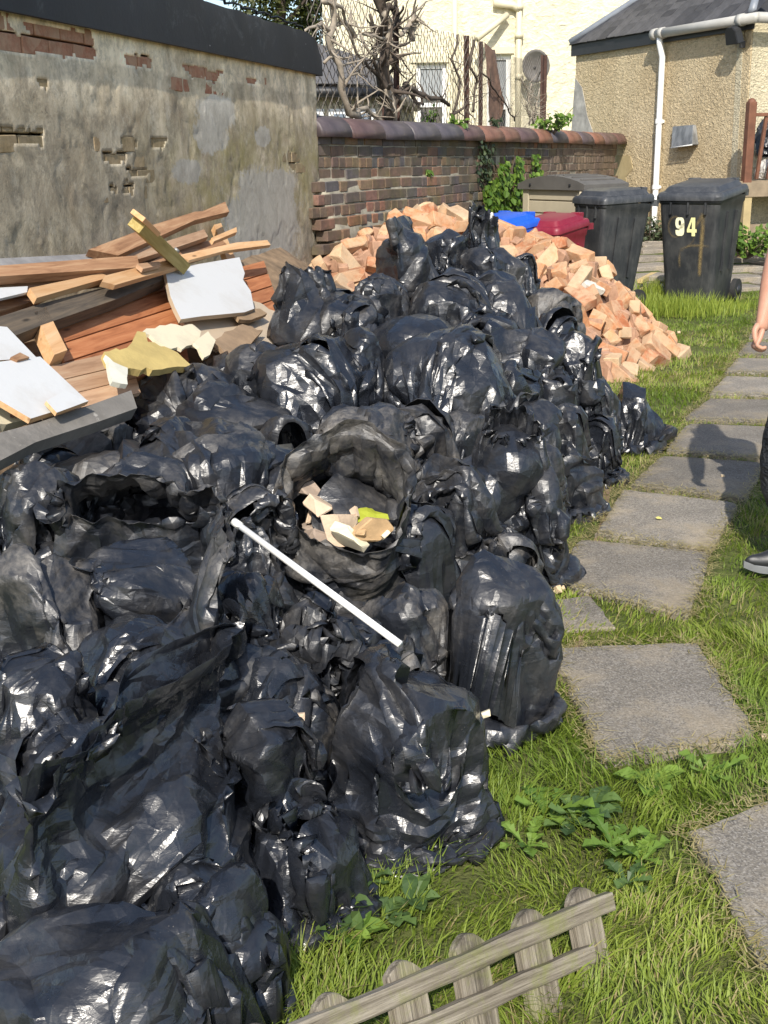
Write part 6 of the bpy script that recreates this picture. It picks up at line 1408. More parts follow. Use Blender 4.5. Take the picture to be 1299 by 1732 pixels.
# greenish batten with a bolt
A_ = TPn(232, 378, .52); B_ = TPn(308, 450, .30); d = (B_-A_); c = (A_+B_)/2; fr = frame_m(c, d, pn.cross(d))
bt = empty('timber_batten', c); bt.matrix_basis = fr; tag(bt, 'greenish treated batten with a broken end and a bolt, lying across the planks', 'batten')
link('shaft', box_me('shaft', (d.length/2, 0.035, 0.03), 0.003, M_GRN), None, bt); link('bolt', tube_me('bolt', [(0.25*d.length, -0.0, 0.028), (0.25*d.length, 0.0, 0.045)], 0.014, 8, M_ZINC), None, bt)
link('broken_end', box_me('broken_end', (0.10, 0.037, 0.012), 0.004, M_LPN, (-d.length/2+0.06, 0, 0.028)), None, bt)
board('plasterboard', jag([(306, 540), (345, 530), (400, 505), (440, 512), (490, 545), (470, 600), (400, 595), (345, 585)], 3, 1), .20, .02, M_PLB, 'tan paper backed plasterboard with crumbling edges right of the white board', 'plasterboard')
board('plasterboard', jag([(355, 575), (410, 548), (445, 558), (420, 588), (385, 600)], 3, 5), .24, .02, plain('wet_plasterboard', (0.30, 0.205, 0.125), 0.9, 0.3, 8, bump=0.5), 'brown flake of plasterboard lying over the tan sheet', 'plasterboard')
board('plasterboard', jag([(396, 530), (412, 518), (440, 522), (452, 530), (425, 541), (405, 540)], 2, 6), .25, .02, plain('brown_board_flake', (0.28, 0.19, 0.11), 0.9, 0.3, 8, bump=0.5), 'small oval brown flake on the upper part of the tan sheet', 'plasterboard')
board('plasterboard', jag([(240, 562), (270, 550), (325, 548), (340, 560), (335, 585), (290, 590), (262, 575)], 3, 2), .25, .015, M_CRM, 'cream painted flake of plasterboard above the ochre board', 'plasterboard')
board('plasterboard', jag([(328, 580), (352, 560), (365, 575), (355, 600), (345, 605)], 2, 7), .27, .015, M_CRM, 'small tilted cream flake next to the black bags', 'plasterboard')
board('foam_board', jag([(176, 595), (215, 588), (232, 560), (246, 562), (250, 578), (300, 596), (330, 620), (200, 625), (182, 610)], 3, 3), .29, .03, M_YEL, 'ochre coloured broken foam board beside the square cornered bag', 'board')
board('plaster_sack', jag([(178, 600), (192, 612), (216, 622), (216, 650), (190, 645), (184, 620)], 2, 4), .30, .02, plain('pale_sack', (0.62, 0.60, 0.50), 0.8, 0.2, 9), 'crumpled pale sack with a blue stripe at the edge of the ochre board', 'sack')
board('white_board', [(-40, 548), (12, 553), (62, 605), (-40, 612)], .27, .018, M_WBD, 'upper of the two large white boards at the left edge', 'board', M_LPN)
board('white_board', [(-50, 618), (68, 603), (148, 678), (52, 708), (-30, 660), (-50, 640)], .32, .02, M_WBD, 'lower of the two large white boards at the left edge', 'board', M_LPN)
board('white_board', [(78, 678), (110, 660), (150, 678), (96, 698)], .345, .014, M_WBD, 'small white offcut lying on the lower big white board', 'board', M_LPN)
board('wood_block', [(18, 604), (34, 596), (50, 604), (30, 609)], .33, .03, M_PLK, 'small brown block wedged between the two large white boards', 'offcut')
board('brown_board', [(115, 650), (220, 640), (225, 668), (180, 680), (150, 682)], .17, .02, M_PLK, 'smooth brown sheet under the dusty orange panel', 'board')
def mat_dk():
    t = NT('dark_slab'); co = t.co(); c = t.mix(t.ramp(t.noise(co, 3, 6, 0.7), [(0.35, 0), (0.7, 1)]), (0.13, 0.12, 0.105), (0.24, 0.22, 0.195)); c = t.mix(t.ramp(t.noise(co, 9, 6, 0.8, 0.8), [(0.62, 0), (0.68, 0.7)]), c, (0.45, 0.42, 0.37)); t.setc(c); return t.fin(0.85, 0.3, t.bump(t.noise(co, 25, 4), 0.4, 0.01))
board('dark_slab', [(-40, 742), (60, 716), (150, 686), (222, 660), (232, 690), (170, 712), (60, 748), (-40, 800)], .30, .05, mat_dk(), 'long dark grey slab edged with plaster, between the boards and the bags at the left', 'slab')
# brown tile and plaster pieces at the left edge
o = board('tiled_plaster', jag([(-20, 650), (20, 668), (52, 705), (20, 715), (-20, 722)], 2, 9), .24, .03, M_CRM, 'broken plaster and tile pieces under the lower big white board', 'plaster')
for i in range(4):
    for j in range(3): board('tile', [(8+9*j+i*3, 670+9*i), (15+9*j+i*3, 671+9*i), (16+9*j+i*3, 678+9*i), (9+9*j+i*3, 677+9*i)], .246, .004, plain('brown_tile', (0.20, 0.09, 0.06), 0.4), None, None, parent=o)
# loose heap below the boards so nothing floats: rubble
V = []; n = 40; k0 = J-wdir*6.0
for j in range(n+1):
    for i in range(n+1):
        a = 6.6*i/n; b = 2.6*j/n; p = k0+wdir*a+wn*b; z = min(W0.z-0.05, 1.1)-b*math.tan(th)-0.05+0.05*mnoise.noise(Vector((a*3, b*3, 0))); z = z*max(0, min(1, (2.6-b)/0.4)) ; z *= min(1, max(0, (6.0-a)/0.9)); V.append((p.x, p.y, max(-0.02, z)))
ii = np.arange((n+1)**2).reshape(n+1, n+1); o = link('plaster_rubble', mesh_np('plaster_rubble', V, np.stack([ii[:-1, :-1], ii[1:, :-1], ii[1:, 1:], ii[:-1, 1:]], -1).reshape(-1, 4), False, plain('dusty_rubble', (0.22, 0.15, 0.09), 0.95, 0.5, 8, bump=0.8))); tag(o, 'dust and splinters packed under the broken boards', 'rubble', None, 'stuff')
# ================================================================== things on and in the bags
hb = next(b for b in BAGS if b['label'] and 'yellow green sheet' in b['label'])
M_GYP = plain('gypsum_lump', (0.60, 0.46, 0.33), 0.95, 0.3, 10, bump=0.6); M_GYP2 = plain('gypsum_grey', (0.36, 0.28, 0.22), 0.95, 0.3, 10, bump=0.6); M_LIME = plain('lime_sheet', (0.33, 0.36, 0.035), 0.5, 0.15, 5, 0.5)
def chunk(label, pts, s, thick, mat, cat, dz=None, name='plaster_piece'):
    P = [PS(x, y, s[i] if hasattr(s, '__len__') else s) for i, (x, y) in enumerate(pts)]; c = sum(P, Vector())/len(P); nn = Vector((0, 0, 0))
    for i in range(len(P)): nn += (P[i]-c).cross(P[(i+1) % len(P)]-c)
    nn.normalize(); nn = nn if nn.dot(-ray(pts[0][0], pts[0][1])) > 0 else -nn
    bm = bmesh.new(); r = random.Random(len(label)); t = [bm.verts.new(p-c) for p in P]; b = [bm.verts.new((p-c)*0.9-nn*thick) for p in P]; ce = bm.verts.new(nn*thick*0.35)
    n = len(P)
    for i in range(n): bm.faces.new((t[i], t[(i+1) % n], ce)); bm.faces.new((t[i], b[i], b[(i+1) % n], t[(i+1) % n]))
    bm.faces.new(b[::-1]); bmesh.ops.subdivide_edges(bm, edges=bm.edges[:], cuts=2, use_grid_fill=True)
    for v in bm.verts: v.co += Vector([mnoise.noise(v.co*25+Vector((k*7, 0, 0))) for k in range(3)])*thick*0.35
    o = link(name, bm_mesh(name, bm, False, mat), None, None, Matrix.Translation(c)); tag(o, label, cat); return o
S0_ = hb['s']-0.065
chunk('yellow green sheet folded inside the open bag', [(560, 812), (600, 842), (655, 872), (660, 896), (620, 905), (580, 890), (560, 850)], [S0_+.06, S0_+.03, S0_-.04, S0_-.09, S0_-.12, S0_-.05, S0_], 0.02, M_LIME, 'plastic sheet', name='lime_sheet')
r = random.Random(31)
def lump(label, x, y, s, size, mat, seed, cat='plaster piece'):
    o = link('plaster_piece', brick_mesh('plaster_piece', (size, size*0.7, size*0.32), size*0.9, 300+seed, size*0.06), mat, None, Matrix.Translation(PS(x, y, s)) @ Euler((r.uniform(-.9, .9)+0.9, r.uniform(-.8, .8), r.uniform(0, 6))).to_matrix().to_4x4()); o.data.materials.clear(); o.data.materials.append(mat); tag(o, label, cat); return o
M_RP = plain('rust_plaster', (0.50, 0.33, 0.17), 0.95, 0.3, 10, bump=0.5)
for k, (lb, x, y, ds, sz, mt) in enumerate((('grey brown plaster lump at the upper left inside the open bag', 528, 838, .02, .045, M_GYP2), ('small pinkish plaster lump under the grey brown one in the open bag', 522, 866, -.02, .035, M_GYP), ('tall tan plaster slab at the left of the lime sheet', 552, 862, -.05, .062, M_GYP), ('wide tan plaster slab in the middle of the open bag', 572, 898, -.12, .070, M_GYP), ('cream plaster lump at the lower lip of the open bag', 592, 908, -.17, .052, M_CRM), ('rusty tan plaster piece at the right inside the open bag', 628, 896, -.17, .055, M_RP), ('flat ochre plaster flake beside the rusty tan piece', 610, 912, -.19, .040, M_RP), ('dark grey lump behind the tall tan slab in the open bag', 545, 885, -.02, .06, M_GYP2), ('grey plaster lump at the bottom left inside the open bag', 545, 912, -.08, .05, M_GYP2), ('tan crumb lying on the lime sheet', 600, 868, -.07, .018, M_GYP), ('cream crumb at the right lip of the open bag', 650, 905, -.16, .020, M_CRM))):
    lump(lb, x, y, S0_+ds, sz, mt, k)
# white rod
A_ = PS(398, 884, 2.93); B_ = PS(677, 1090, 2.62); rod = empty('white_rod', A_); tag(rod, 'thin white plastic rod lying diagonally across the bags', 'rod')
link('tube', tube_me('tube', [Vector((0, 0, 0)), B_-A_], 0.0085, 12, plain('white_upvc', (0.80, 0.79, 0.76), 0.35, 0.05, 6)), None, rod); link('end_cap', tube_me('end_cap', [(A_-B_).normalized()*0.006, (B_-A_).normalized()*0.02], 0.0105, 12, plain('white_cap', (0.74, 0.72, 0.66), 0.4)), None, rod)
# chips and crumbs
chunk('small tan chip lying between two bags above the grass, lower middle', [(497, 1208), (515, 1206), (514, 1222), (502, 1230)], 2.55, 0.012, M_GYP, 'plaster chip')
chunk('white chip poking out at the upper right of the ribbed bag', [(810, 1208), (828, 1200), (829, 1212), (818, 1216)], 2.72, 0.01, M_CRM, 'plaster chip')
chunk('orange chip on the dark slab by the square cornered bag', [(205, 705), (228, 700), (228, 716), (210, 714)], 4.65, 0.02, M_LPN, 'wood chip')
chunk('ochre lump at the left edge below the dark slab', [(42, 760), (70, 752), (95, 757), (92, 775), (55, 777)], 4.2, 0.04, M_YEL, 'plaster piece')
r = random.Random(9); crm = [brick_mesh('crumb', (0.5, 0.42, 0.35), 0.5, 200+i, 0.06) for i in range(5)]; crm = matset(crm, plain('crumb_plaster', (0.60, 0.47, 0.30), 0.95, 0.25, 10, bump=0.5))
for k in range(26):
    big = k < 7; px = r.gauss(936, 12); py = r.gauss(988, 11) if k < 18 else r.gauss(1026, 8); 
    if k >= 18: px = r.gauss(925, 12)
    s = r.uniform(0.020, 0.034) if big else r.uniform(0.007, 0.018); p = PZ(px, py, 0.0); p.z = s*0.5+(0.03 if big and k > 3 else 0)
    o = bpy.data.objects.new('plaster_crumb', r.choice(crm)); COL.objects.link(o); o.matrix_basis = Matrix.Translation(p) @ Euler((r.uniform(0, 6), r.uniform(0, 6), r.uniform(0, 6))).to_matrix().to_4x4() @ Matrix.Scale(s*1.6, 4)
    tag(o, 'tan plaster crumb spilled on the grass and path beside the dusty bag', 'plaster crumb', 'crumbs spilled beside the path')
chunk('small pale stone on the third slab of the path', [(1078, 894), (1084, 895), (1082, 900)], PZ(1080, 896, .02).y/math.cos(PITCH)*0.955 if False else 4.55, 0.006, M_CRM, 'stone') if False else None
# ================================================================== fallen picket fence
def mat_pick():
    t = NT('weathered_picket'); co = t.co('Object', (34, 34, 1.4)); n = t.noise(co, 2.2, 6, 0.7, 0.15); c = t.ramp(n, [(0.34, (0.085, 0.070, 0.050)), (0.5, (0.22, 0.19, 0.145)), (0.66, (0.36, 0.32, 0.255))])
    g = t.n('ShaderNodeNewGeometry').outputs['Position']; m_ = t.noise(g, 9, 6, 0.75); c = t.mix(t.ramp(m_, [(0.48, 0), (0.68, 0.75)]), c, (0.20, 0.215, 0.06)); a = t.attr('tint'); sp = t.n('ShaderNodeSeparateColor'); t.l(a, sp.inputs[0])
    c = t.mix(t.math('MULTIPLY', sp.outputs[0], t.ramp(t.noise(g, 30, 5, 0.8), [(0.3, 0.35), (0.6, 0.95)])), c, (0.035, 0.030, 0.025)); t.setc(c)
    lines = t.noise(t.co('Object', (60, 60, 2)), 3, 4, 0.6, 0.3); return t.fin(0.9, 0.2, t.bump(lines, 0.8, 0.005, t.bump(n, 0.4, 0.004)))
M_PICK = mat_pick()
def add_tint(me, f):
    a = me.color_attributes.new('tint', 'FLOAT_COLOR', 'POINT')
    for i, v in enumerate(me.vertices): k = f(v.co); a.data[i].color = (k, k, k, 1)
# plane of the fence: nearly lying, its top leaning away from the camera
fA = PS(500, 1745, 1.86); fB = PS(1022, 1522, 2.34)
fx = (fB-fA).normalized(); fup = Vector((0.20, 0.62, 0.75)); fup = (fup-fx*fup.dot(fx)).normalized(); fnm = fx.cross(fup)
if fnm.y > 0: fnm = -fnm
pf = empty('picket_fence', (fA+fB)/2); pf.matrix_basis = Matrix.Translation((fA+fB)/2); tag(pf, 'low weathered picket fence section leaning in the grass at the bottom', 'picket fence'); pfo = Vector((fA+fB)/2)
def rail(a, b, hw, hd, off):
    d = b-a; fr = frame_m((a+b)/2+fnm*off-pfo, d, fup); bm = bmesh.new(); n = 22; R = []
    for i in range(n+1):
        x = -d.length/2+d.length*i/n; w = 0.0012*math.sin(i*1.3)+0.0015*math.sin(i*0.45)
        R.append([bm.verts.new((x, y+w, z)) for y, z in ((-hw, -hd*0.8), (-hw*0.8, -hd), (hw*0.8, -hd), (hw, -hd*0.8), (hw, hd*0.8), (hw*0.8, hd), (-hw*0.8, hd), (-hw, hd*0.8))])
    for p, q in zip(R[:-1], R[1:]):
        for k in range(8): bm.faces.new((p[k], p[(k+1) % 8], q[(k+1) % 8], q[k]))
    bm.faces.new(R[0][::-1]); bm.faces.new(R[-1]); 
    rot = Matrix(((0, 0, 1, 0), (0, 1, 0, 0), (-1, 0, 0, 0), (0, 0, 0, 1)))
    for v in bm.verts: v.co = rot @ v.co
    me = bm_mesh('rail', bm, False, M_PICK); add_tint(me, lambda c: 0.15); return link('rail', me, None, pf, fr @ rot.inverted())
rail(fA-fx*0.25, fB, 0.018, 0.011, 0.016)
gA_ = PS(690, 1745, 1.98); gB_ = PS(998, 1612, 2.27); rail(gA_-(gB_-gA_)*0.5, gB_, 0.017, 0.010, 0.016-((gA_-fA).dot(fnm)+(gB_-fB).dot(fnm))/2)
tops = [(430, 1725, 1.80), (555, 1672, 1.90), (676, 1618, 2.02), (785, 1577, 2.12), (888, 1537, 2.22), (977, 1500, 2.31)]
for k, (x, y, s) in enumerate(tops):
    o0_ = PP(x, y, fA, fnm); L = 0.36; hw = 0.039; bm = bmesh.new(); r = random.Random(k); rows = []
    outl = []
    n = 10
    for i in range(n+1): a = i/n; xx = -hw+2*hw*a; outl.append((xx, -0.018*(1-math.cos((a-0.5)*math.pi))*1.4+r.uniform(-.001, .001)+(-0.012*a if k < 3 else -0.002*a)))
    poly = [(-hw*1.02, -L), (hw*1.02, -L), (hw, -0.12)]+outl[::-1]+[(-hw, -0.12)]
    add_prism(bm, poly, -0.010, 0.010); bmesh.ops.bevel(bm, geom=bm.edges[:], offset=0.002, segments=1, affect='EDGES')
    rot = Matrix(((1, 0, 0, 0), (0, 0, -1, 0), (0, 1, 0, 0), (0, 0, 0, 1)))
    for v in bm.verts: v.co = rot @ v.co
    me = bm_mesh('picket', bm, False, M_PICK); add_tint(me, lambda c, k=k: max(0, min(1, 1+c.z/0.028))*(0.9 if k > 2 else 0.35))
    fr = frame_m(o0_-pfo, fx, fup); tw = Euler((r.uniform(-.03, .03), r.uniform(-.04, .04), 0)).to_matrix().to_4x4()
    link('picket', me, None, pf, fr @ tw @ rot.inverted())
# ================================================================== person at the right edge, mostly outside the frame
def skin_obj(name, V, Ed, R, mat, parent, lv=2, root=0, m=None, noise_amp=0.0):
    me = bpy.data.meshes.new(name); me.from_pydata([tuple(v) for v in V], Ed, []); me.materials.append(mat)
    o = link(name, me, None, parent); md = o.modifiers.new('skin', 'SKIN'); md.use_smooth_shade = True; md.branch_smoothing = 0.6
    if not me.skin_vertices: me.skin_vertices.new(name='') if hasattr(me.skin_vertices, 'new') else None
    for i, s in enumerate(me.skin_vertices[0].data):
        s.radius = R[i] if hasattr(R[i], '__len__') else (R[i], R[i]); s.use_root = (i == root)
    sb_ = o.modifiers.new('sub', 'SUBSURF'); sb_.levels = lv; sb_.render_levels = lv
    return o
M_SKIN = NT('skin'); _t = M_SKIN; _c = _t.mix(_t.noise(_t.co(), 22, 4), (0.40, 0.20, 0.13), (0.56, 0.31, 0.22)); _t.setc(_c); _t.b.inputs['Subsurface Weight'].default_value = 0.15; _t.b.inputs['Subsurface Radius'].default_value = (0.012, 0.005, 0.003); M_SKIN = _t.fin(0.5, 0.4, _t.bump(_t.noise(_t.co(), 180, 3), 0.15, 0.002))
def mat_trk():
    t = NT('dark_trousers'); co = t.co(); c = t.mix(t.ramp(t.noise(co, 9, 5, 0.7), [(0.4, 0), (0.75, 1)]), (0.012, 0.014, 0.017), (0.050, 0.053, 0.056)); t.setc(c)
    w = t.noise(t.co('Object', (1, 1, 2.6)), 9, 4, 0.6, 1.5); return t.fin(0.6, 0.35, t.bump(w, 1.0, 0.05, t.bump(t.noise(co, 14, 3, 0.5, 1.5), 0.7, 0.03)))
M_TRK = mat_trk(); M_SHIRT = plain('grey_shirt', (0.12, 0.12, 0.13), 0.9, 0.2, 6, bump=0.3); M_HAIR = plain('dark_hair', (0.03, 0.02, 0.015), 0.7, 0.3, 30)
pr = empty('person'); sP = 4.42
hipL = PS(1345, 560, sP); pr.matrix_basis = Matrix.Translation((hipL.x, hipL.y, 0)); pro = Vector((hipL.x, hipL.y, 0))
tag(pr, 'person in dark trousers and black shoes at the right edge, one bare arm hanging', 'person')
Q = lambda px, py, s=sP: PS(px, py, s)-pro
pel = Vector((0.12, 0.10, 0.93)); che = Vector((0.16, 0.10, 1.22)); shN = Q(1330, 318, sP-0.02); shN.z = 1.42; shN.x += 0.06; shF = Vector((shN.x+0.05, 0.30, 1.42)); neck = Vector((0.14, 0.12, 1.50)); hd = Vector((0.11, 0.12, 1.60)); hd2 = Vector((0.11, 0.12, 1.70))
elb = Q(1322, 400, sP-0.04); wri = Q(1291, 541, sP-0.03); palm = Q(1288, 562, sP-0.03)
elF = shF+Vector((0.05, 0.04, -0.28)); wrF = elF+Vector((0.02, 0.0, -0.24))
kneN = Q(1322, 765); ankN = Q(1338, 925); ankN.z = 0.10; kneF = kneN+Vector((0.16, 0.22, 0.0)); ankF = kneF+Vector((0.16, 0.05, -0.40)); ankF.z = 0.10
V = [pel, che, che+Vector((0, 0, 0.15)), neck, hd, hd2, che+Vector((-0.0, -0.09, 0.17)), shN, elb, (elb+wri)/2, wri, palm, shF, elF, wrF, pel+Vector((0, -0.08, -0.05)), kneN, ankN, pel+Vector((0, 0.09, -0.05)), kneF, ankF]
R = [0.13, 0.14, 0.13, 0.055, 0.085, 0.075, 0.07, 0.060, 0.043, 0.044, (0.030, 0.024), (0.036, 0.020), 0.058, 0.042, 0.028, 0.085, 0.058, 0.042, 0.085, 0.058, 0.042]
Ed = [(0, 1), (1, 2), (2, 3), (3, 4), (4, 5), (2, 6), (6, 7), (7, 8), (8, 9), (9, 10), (10, 11), (2, 12), (12, 13), (13, 14), (0, 15), (15, 16), (16, 17), (0, 18), (18, 19), (19, 20)]
body = skin_obj('body', V, Ed, R, M_SKIN, pr, 2, 0)
# near hand: relaxed, fingers curled back towards the palm
dn = (palm-wri).normalized(); fw = Vector((-1, 0, 0)); fw = (fw-dn*fw.dot(dn)).normalized(); sd_ = dn.cross(fw)
for k in range(4):
    off = -0.024+0.0165*k; L = (0.040, 0.045, 0.042, 0.034)[k]; b0 = palm-dn*0.012+sd_*off*0.9+fw*0.002
    knk = palm+dn*0.030+sd_*off+fw*0.010; m1 = knk+(dn*0.75-fw*(-0.25))*L*0.9; m2 = m1+(dn*0.35-fw*0.95)*L*0.62; m3 = m2+(-dn*0.45-fw*0.75)*L*0.5
    skin_obj('finger', [b0, knk, m1, m2, m3], [(0, 1), (1, 2), (2, 3), (3, 4)], [0.011, 0.0105, 0.0095, 0.0088, 0.0075], M_SKIN, body, 2, 0)
tb = wri+dn*0.018+fw*0.016-sd_*0.008; skin_obj('thumb', [tb, tb+dn*0.030+fw*0.016-sd_*0.008, tb+dn*0.060+fw*0.010-sd_*0.010, tb+dn*0.082-sd_*0.008], [(0, 1), (1, 2), (2, 3)], [0.014, 0.0125, 0.0105, 0.008], M_SKIN, body, 2, 0)
palF = wrF+Vector((-0.03, 0, -0.07)); 
for k in range(4): b_ = wrF+Vector((-0.02, 0.02-0.014*k, -0.05)); skin_obj('finger', [b_, b_+Vector((-0.02, 0, -0.05)), b_+Vector((-0.01, 0, -0.085)), b_+Vector((0.012, 0, -0.10))], [(0, 1), (1, 2), (2, 3)], [0.011, 0.010, 0.009, 0.007], M_SKIN, body, 1, 0)
# trousers with baggy knees
def leg(h, k, a, sgn):
    m1 = h.lerp(k, 0.5)+Vector((-0.015, 0, 0)); m2 = k.lerp(a, 0.35); m3 = k.lerp(a, 0.75)
    return [h, m1, k, m2, m3, a+Vector((0, 0, 0.03))], [0.112, 0.104, 0.092, 0.084, 0.075, 0.068]
a1, r1 = leg(pel+Vector((0.0, -0.085, -0.04)), kneN, ankN, 1); a2, r2 = leg(pel+Vector((0.0, 0.09, -0.04)), kneF, ankF, 1)
VV = [pel+Vector((0, 0, 0.06)), pel]+a1+a2; RR = [0.15, 0.155]+r1+r2; EE = [(0, 1), (1, 2)]+[(2+i, 3+i) for i in range(5)]+[(1, 8)]+[(8+i, 9+i) for i in range(5)]
tro = skin_obj('trousers', VV, EE, RR, M_TRK, pr, 3, 1)
tx = bpy.data.textures.new('cloth_folds', 'CLOUDS'); tx.noise_scale = 0.09; tx.noise_depth = 2; dm = tro.modifiers.new('folds', 'DISPLACE'); dm.texture = tx; dm.strength = 0.040; dm.mid_level = 0.5; dm.texture_coords = 'LOCAL'
skin_obj('shirt', [pel+Vector((0, 0, 0.08)), che, che+Vector((0, 0, 0.16)), che+Vector((0, 0, 0.20)), shN+Vector((0, 0.02, 0)), shN.lerp(elb, 0.4), shF, shF.lerp(elF, 0.4)], [(0, 1), (1, 2), (2, 3), (2, 4), (4, 5), (2, 6), (6, 7)], [0.16, 0.155, 0.145, 0.07, 0.075, 0.066, 0.075, 0.066], M_SHIRT, pr, 2, 1)
skin_obj('hair', [hd+Vector((0.03, 0, 0.05)), hd2+Vector((0.01, 0, 0.02)), hd2+Vector((-0.03, 0, 0.035))], [(0, 1), (1, 2)], [0.088, 0.082, 0.06], M_HAIR, pr, 2, 0)
# face, towards the left
for s in (-1, 1):
    bm = bmesh.new(); bmesh.ops.create_uvsphere(bm, u_segments=10, v_segments=8, radius=0.013, matrix=Matrix.Translation(hd+Vector((-0.078, s*0.032, 0.03)))); link('eye', bm_mesh('eye', bm, True, M_WHITE), None, body)
    bm = bmesh.new(); bmesh.ops.create_uvsphere(bm, u_segments=10, v_segments=8, radius=0.03, matrix=Matrix.Translation(hd+Vector((0.0, s*0.083, 0.01))) @ Matrix.Diagonal((0.6, 0.25, 1, 1))); link('ear', bm_mesh('ear', bm, True, M_SKIN), None, body)
skin_obj('nose', [hd+Vector((-0.08, 0, 0.035)), hd+Vector((-0.105, 0, 0.0)), hd+Vector((-0.085, 0, -0.008))], [(0, 1), (1, 2)], [0.009, 0.013, 0.010], M_SKIN, body, 2, 1)
bm = bmesh.new(); add_box(bm, hd+Vector((-0.082, 0, -0.04)), (0.008, 0.024, 0.005), None, 0.003); link('mouth', bm_mesh('mouth', bm, True, plain('lips', (0.35, 0.13, 0.11), 0.5)), None, body)
# shoes
def shoe(heel, toe, seed):
    root = empty('shoe'); root.parent = pr; d = (toe-heel); d.z = 0; L = d.length; fr = frame_m(heel, d, Vector((-d.y, d.x, 0))); N = 18; bm = bmesh.new(); R = []
    for i in range(N+1):
        t = i/N; wd = 0.040*(math.sin(math.pi*min(1, t*0.9+0.12))**0.5)*(1.0+0.15*math.sin(t*5)) + 0.004; hh = (0.105-0.075*max(0, (t-0.28)/0.72)**0.75) if t > 0.28 else 0.105-0.02*(0.28-t); hh *= min(1, (1-t)*7+0.45)
        rise = 0.018*max(0, (t-0.7)/0.3)**2
        R.append([bm.verts.new((L*t, wd*math.cos(a), 0.022+rise+hh*max(0, math.sin(a))**0.8 if math.sin(a) >= 0 else 0.022+rise)) for a in [2*math.pi*q/14 for q in range(14)]])
    for a, b in zip(R[:-1], R[1:]):
        for k in range(14): bm.faces.new((a[k], a[(k+1) % 14], b[(k+1) % 14], b[k]))
    bm.faces.new(R[0][::-1]); bm.faces.new(R[-1]); link('upper', bm_mesh('upper', bm, True, plain('shoe_black', (0.02, 0.021, 0.023), 0.45, 0.3, 14, bump=0.2)), None, root, fr)
    bm = bmesh.new(); lo = []
    for i in range(N+1):
        t = i/N; lo.append((L*t+(0.006 if i == N else (-0.006 if i == 0 else 0)), (0.043*(math.sin(math.pi*min(1, t*0.9+0.12))**0.5)*(1.0+0.15*math.sin(t*5))+0.004)))
    poly = [(x, -w_) for x, w_ in lo]+[(x, w_) for x, w_ in lo[::-1]]; add_prism(bm, poly, 0.0, 0.026)
    for v in bm.verts: v.co.z += 0.018*max(0, (v.co.x/L-0.7)/0.3)**2
    link('sole', bm_mesh('sole', bm, False, plain('shoe_sole', (0.16, 0.165, 0.17), 0.6)), None, root, fr)
toe = PZ(1259, 968, 0.015)-pro; heel = toe+Vector((0.265, 0.045, 0)); shoe(heel, toe, 1); h2 = ankF+Vector((0.30, 0, -0.09)); h2.z = 0.01; shoe(h2, h2+Vector((-0.26, 0.05, 0)), 2)
